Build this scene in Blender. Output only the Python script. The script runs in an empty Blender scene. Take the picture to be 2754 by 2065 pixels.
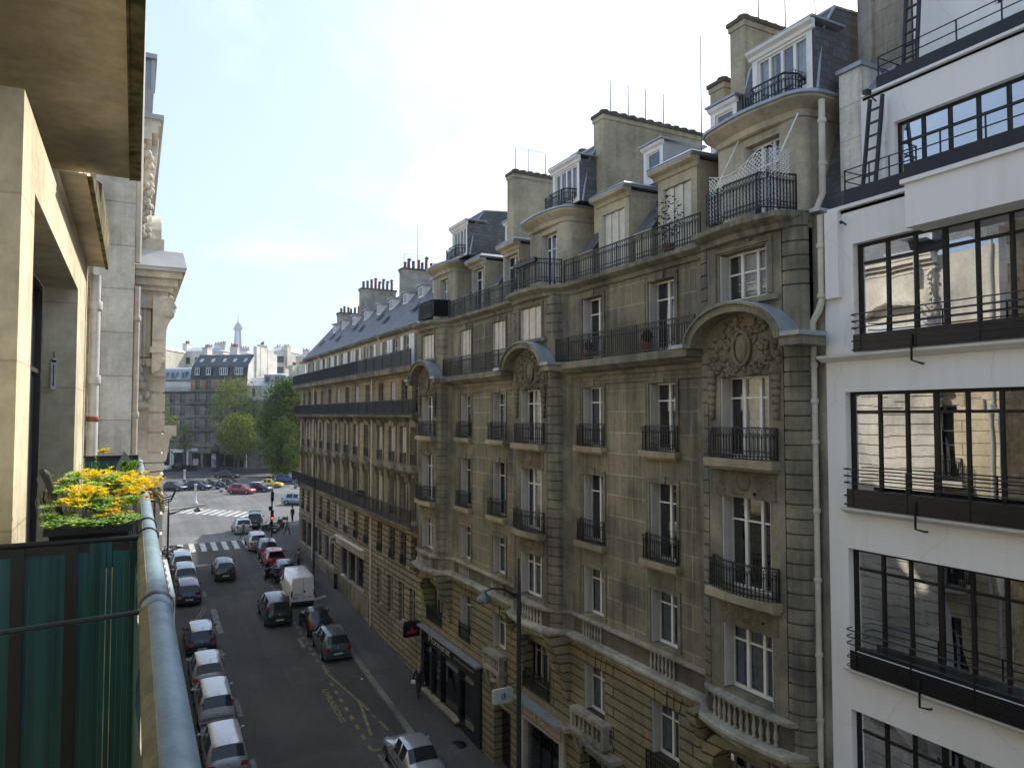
import bpy, bmesh, math, random
from mathutils import Vector, Matrix
random.seed(7)
S = bpy.context.scene
COL = S.collection
R = math.radians
PI = math.pi

# ------------------------------------------------------------------ mesh builder
class MB:
    def __init__(s):
        s.v = []; s.f = []; s.m = []; s.sm = []
    def add(s, vs, fs, mi=0, sm=False):
        o = len(s.v); s.v.extend(vs)
        for f in fs:
            s.f.append(tuple(i + o for i in f)); s.m.append(mi); s.sm.append(sm)
    def quad(s, a, b, c, d, mi=0):
        s.add([a, b, c, d], [(0, 1, 2, 3)], mi)
    def hexa(s, p, mi=0):      # 8 points: bottom 4 (ccw), top 4
        s.add(p, [(3, 2, 1, 0), (4, 5, 6, 7), (0, 1, 5, 4), (1, 2, 6, 5), (2, 3, 7, 6), (3, 0, 4, 7)], mi)
    def box(s, x0, x1, y0, y1, z0, z1, mi=0):
        s.hexa([(x0, y0, z0), (x1, y0, z0), (x1, y1, z0), (x0, y1, z0), (x0, y0, z1), (x1, y0, z1), (x1, y1, z1), (x0, y1, z1)], mi)
    def tb(s, T, u0, u1, v0, v1, d0, d1, mi=0):
        s.hexa([T(u0, v0, d0), T(u1, v0, d0), T(u1, v0, d1), T(u0, v0, d1), T(u0, v1, d0), T(u1, v1, d0), T(u1, v1, d1), T(u0, v1, d1)], mi)
    def tq(s, T, u0, u1, v0, v1, d, mi=0):
        s.quad(T(u0, v0, d), T(u1, v0, d), T(u1, v1, d), T(u0, v1, d), mi)
    def prism(s, poly, fn, a, b, mi=0, sm=False, caps=True):   # fn(p, q, t) -> xyz
        n = len(poly)
        vs = [fn(p, q, a) for p, q in poly] + [fn(p, q, b) for p, q in poly]
        s.add(vs, [(i, (i + 1) % n, n + (i + 1) % n, n + i) for i in range(n)], mi, sm)
        if caps:
            s.add(vs, [tuple(range(n - 1, -1, -1)), tuple(range(n, 2 * n))], mi)
    def strip(s, path, prof, mi=0, sm=False):
        # path: list of 3-d frames (origin, outward unit xy) ; prof: list of (out, z)
        n = len(prof); vs = []
        for (x, y), (nx, ny) in path:
            for o, z in prof:
                vs.append((x + nx * o, y + ny * o, z))
        fs = []
        for i in range(len(path) - 1):
            for j in range(n - 1):
                a = i * n + j
                fs.append((a, a + 1, a + n + 1, a + n))
        s.add(vs, fs, mi, sm)
    def tube(s, pts, r, n=6, mi=0, r2=None, cap=True, sm=True, closed=False):
        pts = [Vector(p) for p in pts]; k = len(pts)
        if r2 is None: r2 = r
        vs = []; prev = None
        for i, p in enumerate(pts):
            if closed: t = pts[(i + 1) % k] - pts[i - 1]
            else: t = pts[min(i + 1, k - 1)] - pts[max(i - 1, 0)]
            if t.length < 1e-9: t = Vector((0, 0, 1))
            t.normalize()
            if prev is None:
                a = Vector((0, 0, 1)) if abs(t.z) < .9 else Vector((1, 0, 0))
                nx = t.cross(a).normalized()
            else:
                nx = (prev - t * prev.dot(t))
                nx = nx.normalized() if nx.length > 1e-6 else t.orthogonal().normalized()
            prev = nx; ny = t.cross(nx)
            rr = r[i] if isinstance(r, (list, tuple)) else r + (r2 - r) * i / max(1, k - 1)
            for j in range(n):
                a = 2 * PI * (j + .5) / n
                vs.append(tuple(p + nx * (rr * math.cos(a)) + ny * (rr * math.sin(a))))
        fs = []
        for i in range(k if closed else k - 1):
            i2 = (i + 1) % k
            for j in range(n):
                fs.append((i * n + j, i * n + (j + 1) % n, i2 * n + (j + 1) % n, i2 * n + j))
        s.add(vs, fs, mi, sm)
        if cap and not closed:
            s.add(vs, [tuple(range(n - 1, -1, -1)), tuple(range((k - 1) * n, k * n))], mi)
    def lathe(s, prof, c=(0, 0, 0), n=12, mi=0, sm=True, axis='z', a0=0, a1=2 * PI):
        full = abs(a1 - a0 - 2 * PI) < 1e-6
        m = n if full else n + 1
        vs = []
        for r, z in prof:
            for j in range(m):
                a = a0 + (a1 - a0) * j / n
                x, y = r * math.cos(a), r * math.sin(a)
                p = (x, y, z) if axis == 'z' else ((z, x, y) if axis == 'x' else (x, z, y))
                vs.append((c[0] + p[0], c[1] + p[1], c[2] + p[2]))
        fs = []
        for i in range(len(prof) - 1):
            for j in range(n if full else n):
                j2 = (j + 1) % m if full else j + 1
                fs.append((i * m + j, i * m + j2, (i + 1) * m + j2, (i + 1) * m + j))
        s.add(vs, fs, mi, sm)
    def ball(s, c, r, nu=10, nv=6, mi=0, sm=True):
        if not isinstance(r, (tuple, list)): r = (r, r, r)
        vs = []
        for i in range(nv + 1):
            t = PI * i / nv
            for j in range(nu):
                a = 2 * PI * j / nu
                vs.append((c[0] + r[0] * math.sin(t) * math.cos(a), c[1] + r[1] * math.sin(t) * math.sin(a), c[2] + r[2] * math.cos(t)))
        fs = [(i * nu + j, i * nu + (j + 1) % nu, (i + 1) * nu + (j + 1) % nu, (i + 1) * nu + j) for i in range(nv) for j in range(nu)]
        s.add(vs, fs, mi, sm)
    def ring(s, c, Rr, r, ax=(1, 0, 0), n=10, k=4, mi=0, sy=1.0):
        ax = Vector(ax).normalized(); e1 = ax.orthogonal().normalized()
        if abs(ax.z) < .9: e1 = ax.cross(Vector((0, 0, 1))).normalized()
        e2 = ax.cross(e1)
        pts = [Vector(c) + e1 * (Rr * math.cos(2 * PI * i / n)) + e2 * (Rr * sy * math.sin(2 * PI * i / n)) for i in range(n)]
        s.tube(pts, r, k, mi, closed=True)
    def wall(s, T, u0, u1, v0, v1, ops, depth, mi=0, rmi=None):
        """flat wall in frame T with rectangular openings (a,b,c,d) and their reveals"""
        if rmi is None: rmi = mi
        us = sorted({u0, u1, *[min(max(o[0], u0), u1) for o in ops], *[min(max(o[1], u0), u1) for o in ops]})
        vs = sorted({v0, v1, *[min(max(o[2], v0), v1) for o in ops], *[min(max(o[3], v0), v1) for o in ops]})
        for i in range(len(us) - 1):
            for j in range(len(vs) - 1):
                a, b, c, d = us[i], us[i + 1], vs[j], vs[j + 1]
                mu, mv = (a + b) / 2, (c + d) / 2
                if any(o[0] < mu < o[1] and o[2] < mv < o[3] for o in ops): continue
                s.tq(T, a, b, c, d, 0, mi)
        for a, b, c, d in ops:
            s.quad(T(a, c, 0), T(a, d, 0), T(a, d, depth), T(a, c, depth), rmi)
            s.quad(T(b, c, 0), T(b, d, 0), T(b, d, depth), T(b, c, depth), rmi)
            s.quad(T(a, d, 0), T(b, d, 0), T(b, d, depth), T(a, d, depth), rmi)
            s.quad(T(a, c, 0), T(b, c, 0), T(b, c, depth), T(a, c, depth), rmi)
    def build(s, name, mats, parent=None, label=None):
        if not isinstance(mats, (list, tuple)): mats = [mats]
        me = bpy.data.meshes.new(name)
        off = Vector((0, 0, 0))
        p = parent
        while p is not None:
            off += Vector(p.location); p = p.parent
        me.from_pydata([(x - off.x, y - off.y, z - off.z) for x, y, z in s.v], [], s.f)
        for m in mats: me.materials.append(m)
        me.polygons.foreach_set('material_index', s.m)
        me.polygons.foreach_set('use_smooth', s.sm)
        me.update()
        ob = bpy.data.objects.new(name, me); COL.objects.link(ob)
        if parent is not None: ob.parent = parent
        if label: ob['label'] = label
        return ob

def thing(name, label, cat, loc=(0, 0, 0), group=None, rz=0):
    o = bpy.data.objects.new(name, None); COL.objects.link(o)
    o.empty_display_size = .3
    o.location = loc; o.rotation_euler = (0, 0, rz)
    return tag(o, label, cat, group)
def tag(o, label, cat, group=None):
    o['label'] = label; o['category'] = cat; o['kind'] = 'thing'
    if group: o['group'] = group
    return o
def struct(o, kind='structure'):
    o['kind'] = kind; return o
def copy_tree(o, parent=None):
    c = o.copy(); COL.objects.link(c)
    if parent is not None: c.parent = parent
    for ch in list(o.children): copy_tree(ch, c)
    return c

# ------------------------------------------------------------------ materials
MATS = {}
def nodes(name):
    m = bpy.data.materials.new(name); m.use_nodes = True
    nt = m.node_tree; b = nt.nodes['Principled BSDF']
    return m, nt, b
def N(nt, t, **kw):
    n = nt.nodes.new(t)
    for k, v in kw.items():
        if k == 'inp':
            for a, x in v.items(): n.inputs[a].default_value = x
        else: setattr(n, k, v)
    return n
def rgba(c, k=1.0): return (c[0] * k, c[1] * k, c[2] * k, 1)
def ramp(nt, fac, stops):
    r = nt.nodes.new('ShaderNodeValToRGB')
    el = r.color_ramp.elements
    while len(el) < len(stops): el.new(.5)
    for e, (p, c) in zip(el, stops):
        e.position = p; e.color = c if len(c) == 4 else (*c, 1)
    nt.links.new(fac, r.inputs[0]); return r.outputs[0]
def mix(nt, fac, a, b, mode='MIX'):
    m = nt.nodes.new('ShaderNodeMix'); m.data_type = 'RGBA'; m.blend_type = mode
    for sock, val in ((m.inputs[0], fac), (m.inputs[6], a), (m.inputs[7], b)):
        if hasattr(val, 'links') or isinstance(val, bpy.types.NodeSocket): nt.links.new(val, sock)
        else: sock.default_value = val
    return m.outputs[2]
def mth(nt, op, a, b=0.0):
    m = nt.nodes.new('ShaderNodeMath'); m.operation = op
    for sock, val in ((m.inputs[0], a), (m.inputs[1], b)):
        if isinstance(val, bpy.types.NodeSocket): nt.links.new(val, sock)
        else: sock.default_value = val
    return m.outputs[0]

def paint(name, c, rough=.6, metal=0, spec=.5, coat=0, var=.12, vs=6, bump=0.0, bs=40, c2=None):
    if name in MATS: return MATS[name]
    m, nt, b = nodes(name)
    tc = N(nt, 'ShaderNodeTexCoord')
    no = N(nt, 'ShaderNodeTexNoise', inp={'Scale': vs, 'Detail': 4.0, 'Roughness': .6})
    nt.links.new(tc.outputs['Object'], no.inputs['Vector'])
    k = c2 if c2 else (c[0] * (1 - var * 2), c[1] * (1 - var * 2), c[2] * (1 - var * 2))
    nt.links.new(ramp(nt, no.outputs[0], [(.35, rgba(k)), (.62, rgba(c))]), b.inputs['Base Color'])
    b.inputs['Roughness'].default_value = rough
    b.inputs['Metallic'].default_value = metal
    b.inputs['Specular IOR Level'].default_value = spec
    b.inputs['Coat Weight'].default_value = coat
    b.inputs['Coat Roughness'].default_value = .08
    if bump:
        n2 = N(nt, 'ShaderNodeTexNoise', inp={'Scale': bs, 'Detail': 3.0})
        nt.links.new(tc.outputs['Object'], n2.inputs['Vector'])
        bp = N(nt, 'ShaderNodeBump', inp={'Strength': bump, 'Distance': .02})
        nt.links.new(n2.outputs[0], bp.inputs['Height']); nt.links.new(bp.outputs[0], b.inputs['Normal'])
    MATS[name] = m; return m

def stone(name, c1, c2, mortar=None, bw=1.3, bh=.65, ms=.02, stain=.5, stainc=(.05, .05, .045), rough=.9, bump=.25, big=.35, off=(0, 0), moss=0):
    """masonry in world metres: blocks of two tones, joints, blotches and vertical run-off streaks"""
    if name in MATS: return MATS[name]
    m, nt, b = nodes(name)
    g = N(nt, 'ShaderNodeNewGeometry'); sp = N(nt, 'ShaderNodeSeparateXYZ'); nt.links.new(g.outputs['Position'], sp.inputs[0])
    h = mth(nt, 'ADD', mth(nt, 'ADD', sp.outputs[0], sp.outputs[1]), off[0])
    z = mth(nt, 'ADD', sp.outputs[2], off[1])
    cb = N(nt, 'ShaderNodeCombineXYZ'); nt.links.new(h, cb.inputs[0]); nt.links.new(z, cb.inputs[1])
    n1 = N(nt, 'ShaderNodeTexNoise', inp={'Scale': big, 'Detail': 6.0, 'Roughness': .65}); nt.links.new(g.outputs['Position'], n1.inputs['Vector'])
    if mortar is not None:
        br = N(nt, 'ShaderNodeTexBrick', inp={'Scale': 1.0, 'Mortar Size': ms, 'Mortar Smooth': .3, 'Brick Width': bw, 'Row Height': bh, 'Color1': rgba(c1), 'Color2': rgba(c2), 'Mortar': rgba(mortar), 'Bias': -.1})
        nt.links.new(cb.outputs[0], br.inputs['Vector']); base = br.outputs['Color']
    else:
        n0 = N(nt, 'ShaderNodeTexNoise', inp={'Scale': 1.3, 'Detail': 5.0}); nt.links.new(g.outputs['Position'], n0.inputs['Vector'])
        base = ramp(nt, n0.outputs[0], [(.38, rgba(c2)), (.6, rgba(c1))])
    blot = ramp(nt, n1.outputs[0], [(.32, (.48, .48, .45, 1)), (.64, (1.14, 1.1, 1.03, 1))])
    col = mix(nt, .8, base, blot, 'MULTIPLY')
    # run-off streaks: noise stretched along z, broken up by a second noise
    mp = N(nt, 'ShaderNodeMapping'); mp.inputs['Scale'].default_value = (3.2, 3.2, .16); nt.links.new(g.outputs['Position'], mp.inputs['Vector'])
    n2 = N(nt, 'ShaderNodeTexNoise', inp={'Scale': 1.0, 'Detail': 5.0, 'Roughness': .7}); nt.links.new(mp.outputs[0], n2.inputs['Vector'])
    n3 = N(nt, 'ShaderNodeTexNoise', inp={'Scale': .55, 'Detail': 3.0}); nt.links.new(g.outputs['Position'], n3.inputs['Vector'])
    st = ramp(nt, mth(nt, 'MULTIPLY', n2.outputs[0], mth(nt, 'MULTIPLY', n3.outputs[0], 2.0)), [(.42, (0, 0, 0, 1)), (.75, (stain, stain, stain, 1))])
    col = mix(nt, st, col, rgba(stainc))
    n4 = N(nt, 'ShaderNodeTexNoise', inp={'Scale': 9.0, 'Detail': 8.0, 'Roughness': .7}); nt.links.new(g.outputs['Position'], n4.inputs['Vector'])
    col = mix(nt, .55, col, ramp(nt, n4.outputs[0], [(.3, (.62, .62, .62, 1)), (.65, (1.1, 1.1, 1.1, 1))]), 'MULTIPLY')
    if moss:
        n5 = N(nt, 'ShaderNodeTexNoise', inp={'Scale': 6.0, 'Detail': 6.0}); nt.links.new(g.outputs['Position'], n5.inputs['Vector'])
        col = mix(nt, ramp(nt, n5.outputs[0], [(.42, (0, 0, 0, 1)), (.6, (moss, moss, moss, 1))]), col, (.035, .04, .012, 1))
    nt.links.new(col, b.inputs['Base Color'])
    b.inputs['Roughness'].default_value = rough; b.inputs['Specular IOR Level'].default_value = .2
    hh = n4.outputs[0]
    if mortar is not None:
        hh = mth(nt, 'SUBTRACT', mth(nt, 'MULTIPLY', n4.outputs[0], .5), mth(nt, 'MULTIPLY', br.outputs['Fac'], .9))
    bp = N(nt, 'ShaderNodeBump', inp={'Strength': bump, 'Distance': .03})
    nt.links.new(hh, bp.inputs['Height']); nt.links.new(bp.outputs[0], b.inputs['Normal'])
    MATS[name] = m; return m

def glass(name, refl=.12, tint=(.75, .8, .8), rough=.01, wav=.0, fk=.8):
    """thin pane: part mirror (rising towards grazing), part see-through"""
    if name in MATS: return MATS[name]
    m, nt, b = nodes(name); nt.nodes.remove(b)
    out = nt.nodes['Material Output']
    tr = N(nt, 'ShaderNodeBsdfTransparent', inp={'Color': rgba(tint)})
    gl = N(nt, 'ShaderNodeBsdfGlossy', inp={'Color': (.95, .97, 1, 1), 'Roughness': rough})
    lw = N(nt, 'ShaderNodeLayerWeight', inp={'Blend': .35})
    fac = mth(nt, 'ADD', mth(nt, 'MULTIPLY', lw.outputs['Fresnel'], fk), refl)
    if wav:
        g = N(nt, 'ShaderNodeNewGeometry')
        no = N(nt, 'ShaderNodeTexNoise', inp={'Scale': .9, 'Detail': 1.0}); nt.links.new(g.outputs['Position'], no.inputs['Vector'])
        bp = N(nt, 'ShaderNodeBump', inp={'Strength': wav, 'Distance': .05})
        nt.links.new(no.outputs[0], bp.inputs['Height']); nt.links.new(bp.outputs[0], gl.inputs['Normal'])
    mx = N(nt, 'ShaderNodeMixShader'); nt.links.new(fac, mx.inputs[0]); nt.links.new(tr.outputs[0], mx.inputs[1]); nt.links.new(gl.outputs[0], mx.inputs[2])
    nt.links.new(mx.outputs[0], out.inputs['Surface'])
    MATS[name] = m; return m

def asphalt(name, c, patch=.3, crack=.25, line=None):
    m, nt, b = nodes(name)
    g = N(nt, 'ShaderNodeNewGeometry')
    n1 = N(nt, 'ShaderNodeTexNoise', inp={'Scale': .25, 'Detail': 5.0, 'Roughness': .6}); nt.links.new(g.outputs['Position'], n1.inputs['Vector'])
    n2 = N(nt, 'ShaderNodeTexNoise', inp={'Scale': 22.0, 'Detail': 4.0, 'Roughness': .8}); nt.links.new(g.outputs['Position'], n2.inputs['Vector'])
    mp = N(nt, 'ShaderNodeMapping'); mp.inputs['Scale'].default_value = (1.4, .05, 1); nt.links.new(g.outputs['Position'], mp.inputs['Vector'])
    n3 = N(nt, 'ShaderNodeTexNoise', inp={'Scale': 1.0, 'Detail': 3.0}); nt.links.new(mp.outputs[0], n3.inputs['Vector'])
    col = ramp(nt, n1.outputs[0], [(.3, rgba(c, 1 - patch)), (.7, rgba(c, 1 + patch))])
    col = mix(nt, .7, col, ramp(nt, n2.outputs[0], [(.25, (.55, .55, .55, 1)), (.75, (1.45, 1.45, 1.45, 1))]), 'MULTIPLY')
    col = mix(nt, .5, col, ramp(nt, n3.outputs[0], [(.35, (.7, .7, .7, 1)), (.6, (1.15, 1.15, 1.15, 1))]), 'MULTIPLY')
    v2 = N(nt, 'ShaderNodeTexVoronoi', inp={'Scale': .19, 'Randomness': .9}); v2.distance = 'CHEBYCHEV'; nt.links.new(g.outputs['Position'], v2.inputs['Vector'])
    col = mix(nt, .55, col, ramp(nt, v2.outputs['Color'], [(.25, (.72, .72, .74, 1)), (.5, (1, 1, 1, 1)), (.8, (1.18, 1.16, 1.12, 1))]), 'MULTIPLY')
    n6 = N(nt, 'ShaderNodeTexNoise', inp={'Scale': 1.7, 'Detail': 5.0, 'Roughness': .7}); nt.links.new(g.outputs['Position'], n6.inputs['Vector'])
    col = mix(nt, ramp(nt, n6.outputs[0], [(.60, (0, 0, 0, 1)), (.72, (.55, .55, .55, 1))]), col, (.022, .021, .02, 1))
    vo = N(nt, 'ShaderNodeTexVoronoi', feature='DISTANCE_TO_EDGE', inp={'Scale': .22}); 
    wn = N(nt, 'ShaderNodeTexNoise', inp={'Scale': .8, 'Detail': 4.0}); nt.links.new(g.outputs['Position'], wn.inputs['Vector'])
    nt.links.new(mix(nt, .25, g.outputs['Position'], wn.outputs['Color'], 'ADD'), vo.inputs['Vector'])
    cr = ramp(nt, vo.outputs['Distance'], [(.0, (crack, crack, crack, 1)), (.012, (0, 0, 0, 1))])
    col = mix(nt, cr, col, (.015, .015, .015, 1))
    nt.links.new(col, b.inputs['Base Color'])
    b.inputs['Roughness'].default_value = .85; b.inputs['Specular IOR Level'].default_value = .3
    bp = N(nt, 'ShaderNodeBump', inp={'Strength': .3, 'Distance': .01})
    nt.links.new(n2.outputs[0], bp.inputs['Height']); nt.links.new(bp.outputs[0], b.inputs['Normal'])
    MATS[name] = m; return m

def worn(name, c, keep=.55):
    """road paint, worn through to the asphalt in places"""
    m, nt, b = nodes(name)
    g = N(nt, 'ShaderNodeNewGeometry')
    n1 = N(nt, 'ShaderNodeTexNoise', inp={'Scale': 3.0, 'Detail': 8.0, 'Roughness': .75}); nt.links.new(g.outputs['Position'], n1.inputs['Vector'])
    nt.links.new(ramp(nt, n1.outputs[0], [(keep - .2, rgba(c)), (keep + .12, (.07, .07, .07, 1))]), b.inputs['Base Color'])
    b.inputs['Roughness'].default_value = .8
    MATS[name] = m; return m

def slate(name, c, sc=(.22, .16)):
    m, nt, b = nodes(name)
    g = N(nt, 'ShaderNodeNewGeometry'); sp = N(nt, 'ShaderNodeSeparateXYZ'); nt.links.new(g.outputs['Position'], sp.inputs[0])
    cb = N(nt, 'ShaderNodeCombineXYZ'); nt.links.new(mth(nt, 'ADD', sp.outputs[0], sp.outputs[1]), cb.inputs[0]); nt.links.new(sp.outputs[2], cb.inputs[1])
    br = N(nt, 'ShaderNodeTexBrick', inp={'Scale': 1.0, 'Mortar Size': .008, 'Brick Width': sc[0], 'Row Height': sc[1], 'Color1': rgba(c, 1.25), 'Color2': rgba(c, .75), 'Mortar': rgba(c, .4)})
    nt.links.new(cb.outputs[0], br.inputs['Vector'])
    n1 = N(nt, 'ShaderNodeTexNoise', inp={'Scale': .7, 'Detail': 6.0, 'Roughness': .7}); nt.links.new(g.outputs['Position'], n1.inputs['Vector'])
    col = mix(nt, .8, br.outputs['Color'], ramp(nt, n1.outputs[0], [(.3, (.6, .6, .6, 1)), (.7, (1.5, 1.45, 1.35, 1))]), 'MULTIPLY')
    nt.links.new(col, b.inputs['Base Color']); b.inputs['Roughness'].default_value = .55
    bp = N(nt, 'ShaderNodeBump', inp={'Strength': .4, 'Distance': .02}); nt.links.new(br.outputs['Fac'], bp.inputs['Height']); bp.invert = True
    nt.links.new(bp.outputs[0], b.inputs['Normal'])
    MATS[name] = m; return m

def leafy(name, c1, c2, tr=.45):
    m, nt, b = nodes(name); nt.nodes.remove(b)
    oi = N(nt, 'ShaderNodeNewGeometry')
    col = ramp(nt, oi.outputs['Random Per Island'], [(.1, rgba(c1)), (.9, rgba(c2))])
    d = N(nt, 'ShaderNodeBsdfDiffuse'); t = N(nt, 'ShaderNodeBsdfTranslucent')
    nt.links.new(col, d.inputs[0]); nt.links.new(col, t.inputs[0])
    mx = N(nt, 'ShaderNodeMixShader', inp={0: tr}); nt.links.new(d.outputs[0], mx.inputs[1]); nt.links.new(t.outputs[0], mx.inputs[2])
    nt.links.new(mx.outputs[0], nt.nodes['Material Output'].inputs['Surface'])
    MATS[name] = m; return m

def render_(name, c):
    m, nt, b = nodes(name)
    g = N(nt, 'ShaderNodeNewGeometry')
    mp = N(nt, 'ShaderNodeMapping'); mp.inputs['Scale'].default_value = (2.5, 2.5, .10); nt.links.new(g.outputs['Position'], mp.inputs['Vector'])
    n1 = N(nt, 'ShaderNodeTexNoise', inp={'Scale': 1.0, 'Detail': 6.0, 'Roughness': .65}); nt.links.new(mp.outputs[0], n1.inputs['Vector'])
    n2 = N(nt, 'ShaderNodeTexNoise', inp={'Scale': .35, 'Detail': 3.0}); nt.links.new(g.outputs['Position'], n2.inputs['Vector'])
    n3 = N(nt, 'ShaderNodeTexNoise', inp={'Scale': 60.0, 'Detail': 2.0}); nt.links.new(g.outputs['Position'], n3.inputs['Vector'])
    s = ramp(nt, mth(nt, 'MULTIPLY', n1.outputs[0], mth(nt, 'ADD', n2.outputs[0], .5)), [(.46, (0, 0, 0, 1)), (.8, (.3, .3, .3, 1))])
    col = mix(nt, s, rgba(c), (.45, .44, .40, 1))
    vo = N(nt, 'ShaderNodeTexVoronoi', feature='DISTANCE_TO_EDGE', inp={'Scale': .32}); wn = N(nt, 'ShaderNodeTexNoise', inp={'Scale': 1.3, 'Detail': 5.0}); nt.links.new(g.outputs['Position'], wn.inputs['Vector'])
    nt.links.new(mix(nt, .5, g.outputs['Position'], wn.outputs['Color'], 'ADD'), vo.inputs['Vector'])
    col = mix(nt, ramp(nt, vo.outputs['Distance'], [(0, (.22, .22, .22, 1)), (.006, (0, 0, 0, 1))]), col, (.3, .29, .27, 1))
    nt.links.new(col, b.inputs['Base Color']); b.inputs['Roughness'].default_value = .85; b.inputs['Specular IOR Level'].default_value = .2
    bp = N(nt, 'ShaderNodeBump', inp={'Strength': .12, 'Distance': .01}); nt.links.new(n3.outputs[0], bp.inputs['Height']); nt.links.new(bp.outputs[0], b.inputs['Normal'])
    MATS[name] = m; return m
LIME = stone('limestone_ashlar', (.275, .245, .172), (.19, .186, .142), (.40, .38, .30), 1.32, .655, .018, stain=.75, off=(.2, -.18))
LIMEP = stone('limestone_plain', (.275, .255, .19), (.19, .182, .14), None, stain=.7)
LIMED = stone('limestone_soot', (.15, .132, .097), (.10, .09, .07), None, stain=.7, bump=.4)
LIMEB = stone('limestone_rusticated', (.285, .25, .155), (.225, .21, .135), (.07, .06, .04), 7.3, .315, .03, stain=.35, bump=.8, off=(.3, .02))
SILL = stone('limestone_sill', (.40, .35, .25), (.33, .29, .215), None, stain=.3)
LEDGE = stone('limestone_ledge', (.42, .405, .34), (.30, .285, .24), None, stain=.5, bump=.3)
ATTIC = stone('limestone_attic', (.50, .455, .345), (.42, .385, .295), (.52, .48, .37), 1.1, .5, .012, stain=.4)
HAUS = stone('limestone_far', (.36, .315, .22), (.285, .255, .18), (.21, .19, .135), .9, .45, .02, stain=.5)
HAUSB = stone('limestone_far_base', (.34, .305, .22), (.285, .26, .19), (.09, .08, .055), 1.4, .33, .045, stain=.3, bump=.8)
CHIM = stone('chimney_brick', (.50, .45, .33), (.455, .41, .30), (.40, .36, .265), .24, .075, .008, stain=.35, bump=.15, big=.5)
CHIMG = stone('chimney_render', (.38, .37, .33), (.31, .30, .27), None, stain=.6, big=.6)
RUB = stone('party_wall_rubble', (.55, .47, .34), (.33, .26, .17), (.46, .40, .29), .42, .22, .035, stain=.4, bump=.9, big=.7)
PWALL = stone('party_wall_ashlar', (.82, .81, .76), (.72, .71, .67), (.52, .51, .47), 5.0, .80, .012, stain=.45, bump=.5, big=.6)
ORN = stone('ornate_stone', (.84, .79, .70), (.78, .73, .64), None, stain=.25, bump=.12)
ORNB = stone('ornate_stone_blocks', (.82, .70, .50), (.76, .64, .45), (.33, .28, .2), 3.2, .42, .02, stain=.2, bump=.4)
OWN = stone('own_stone', (.84, .74, .54), (.78, .68, .48), (.64, .55, .39), 1.6, .82, .008, stain=.18, bump=.25, big=1.1)
OWNS = stone('own_slab', (.84, .74, .56), (.74, .65, .49), None, stain=.15, bump=.35, big=.9)
OWNM = stone('own_slab_mossy', (.34, .29, .16), (.24, .21, .11), None, stain=.3, bump=.7, moss=.8)
WHITE = render_('white_render', (.74, .735, .72))
GABLE = stone('white_gable', (.80, .77, .70), (.74, .71, .65), None, stain=.12, stainc=(.4, .38, .34), bump=.05, big=.2)
GABLE2 = stone('cream_gable', (.70, .66, .55), (.62, .58, .48), None, stain=.2, stainc=(.35, .33, .28), bump=.05, big=.2)
FARW = stone('plaza_facade', (.32, .285, .23), (.26, .235, .195), (.19, .175, .145), 1.2, .5, .03, stain=.3)
BRICKS = stone('brick_bands', (.40, .20, .12), (.40, .35, .27), (.4, .35, .27), 6.0, .62, .02, stain=.2)
ZINC = paint('zinc', (.34, .37, .41), .42, .35, var=.12, vs=1.5)
ZINCP = paint('zinc_pale', (.52, .53, .54), .5, .2, var=.1, vs=1.5)
SLATE = slate('slate', (.085, .09, .10))
SLATED = slate('slate_dark', (.05, .055, .065))
IRON = paint('wrought_iron', (.012, .013, .014), .45, 0, .5, var=.2)
IRONG = paint('green_iron', (.02, .035, .033), .45)
WOODW = paint('white_paint', (.74, .73, .69), .5, var=.06, vs=3)
SHUT = paint('shutter_grey', (.48, .465, .43), .6, var=.08, vs=2)
SHUTW = paint('shutter_cream', (.62, .58, .48), .6, var=.1, vs=4)
PIPEW = paint('drainpipe_cream', (.55, .51, .42), .5, var=.12, vs=2)
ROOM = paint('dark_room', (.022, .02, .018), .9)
CURT = paint('curtain', (.50, .50, .49), .9, var=.15, vs=5)
CURTD = paint('grey_curtain', (.17, .18, .21), .9, var=.2, vs=6)
GLASS = glass('window_glass', .012, (.7, .74, .74), .01, fk=.13)
GLASSM = glass('office_glass', .40, (.35, .38, .38), .002, wav=.03)
GLASSF = paint('far_window_glass', (.03, .035, .04), .08, 0, .8)
TERRA = paint('chimney_pot', (.36, .11, .05), .8, var=.2, vs=9)
POTD = paint('chimney_pot_grey', (.16, .13, .12), .8, var=.2, vs=9)
BLACKM = paint('black_metal', (.012, .012, .014), .38, .2, .5, var=.2, vs=3)
RUST = paint('window_steel', (.012, .011, .011), .5, 0, .3, var=.2, c2=(.016, .010, .008))
CORB = stone('carved_stone', (.235, .205, .145), (.155, .14, .10), None, stain=.5, bump=.6)
# ------------------------------------------------------------------ setting
YP = 71.6; ZP = 2.9
def zr(y): return .067 * y - 1.9 if y < YP else ZP          # road height (street climbs to the square)
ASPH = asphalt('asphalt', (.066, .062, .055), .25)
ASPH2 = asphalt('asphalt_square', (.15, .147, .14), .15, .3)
PAVE = asphalt('pavement_asphalt', (.078, .074, .068), .22)
KERBM = stone('kerb_granite', (.24, .23, .21), (.17, .165, .15), (.05, .05, .05), 1.0, 3.0, .012, stain=.3)
GROUND = paint('ground_earth', (.09, .085, .075), .95)
PWHITE = worn('road_paint_white', (.55, .54, .50), .62)
PWHITE2 = worn('road_paint_white_old', (.26, .25, .23), .5)
PYEL = worn('road_paint_yellow', (.30, .245, .05), .53)
PYEL2 = worn('road_paint_yellow_old', (.21, .18, .07), .5)

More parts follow.
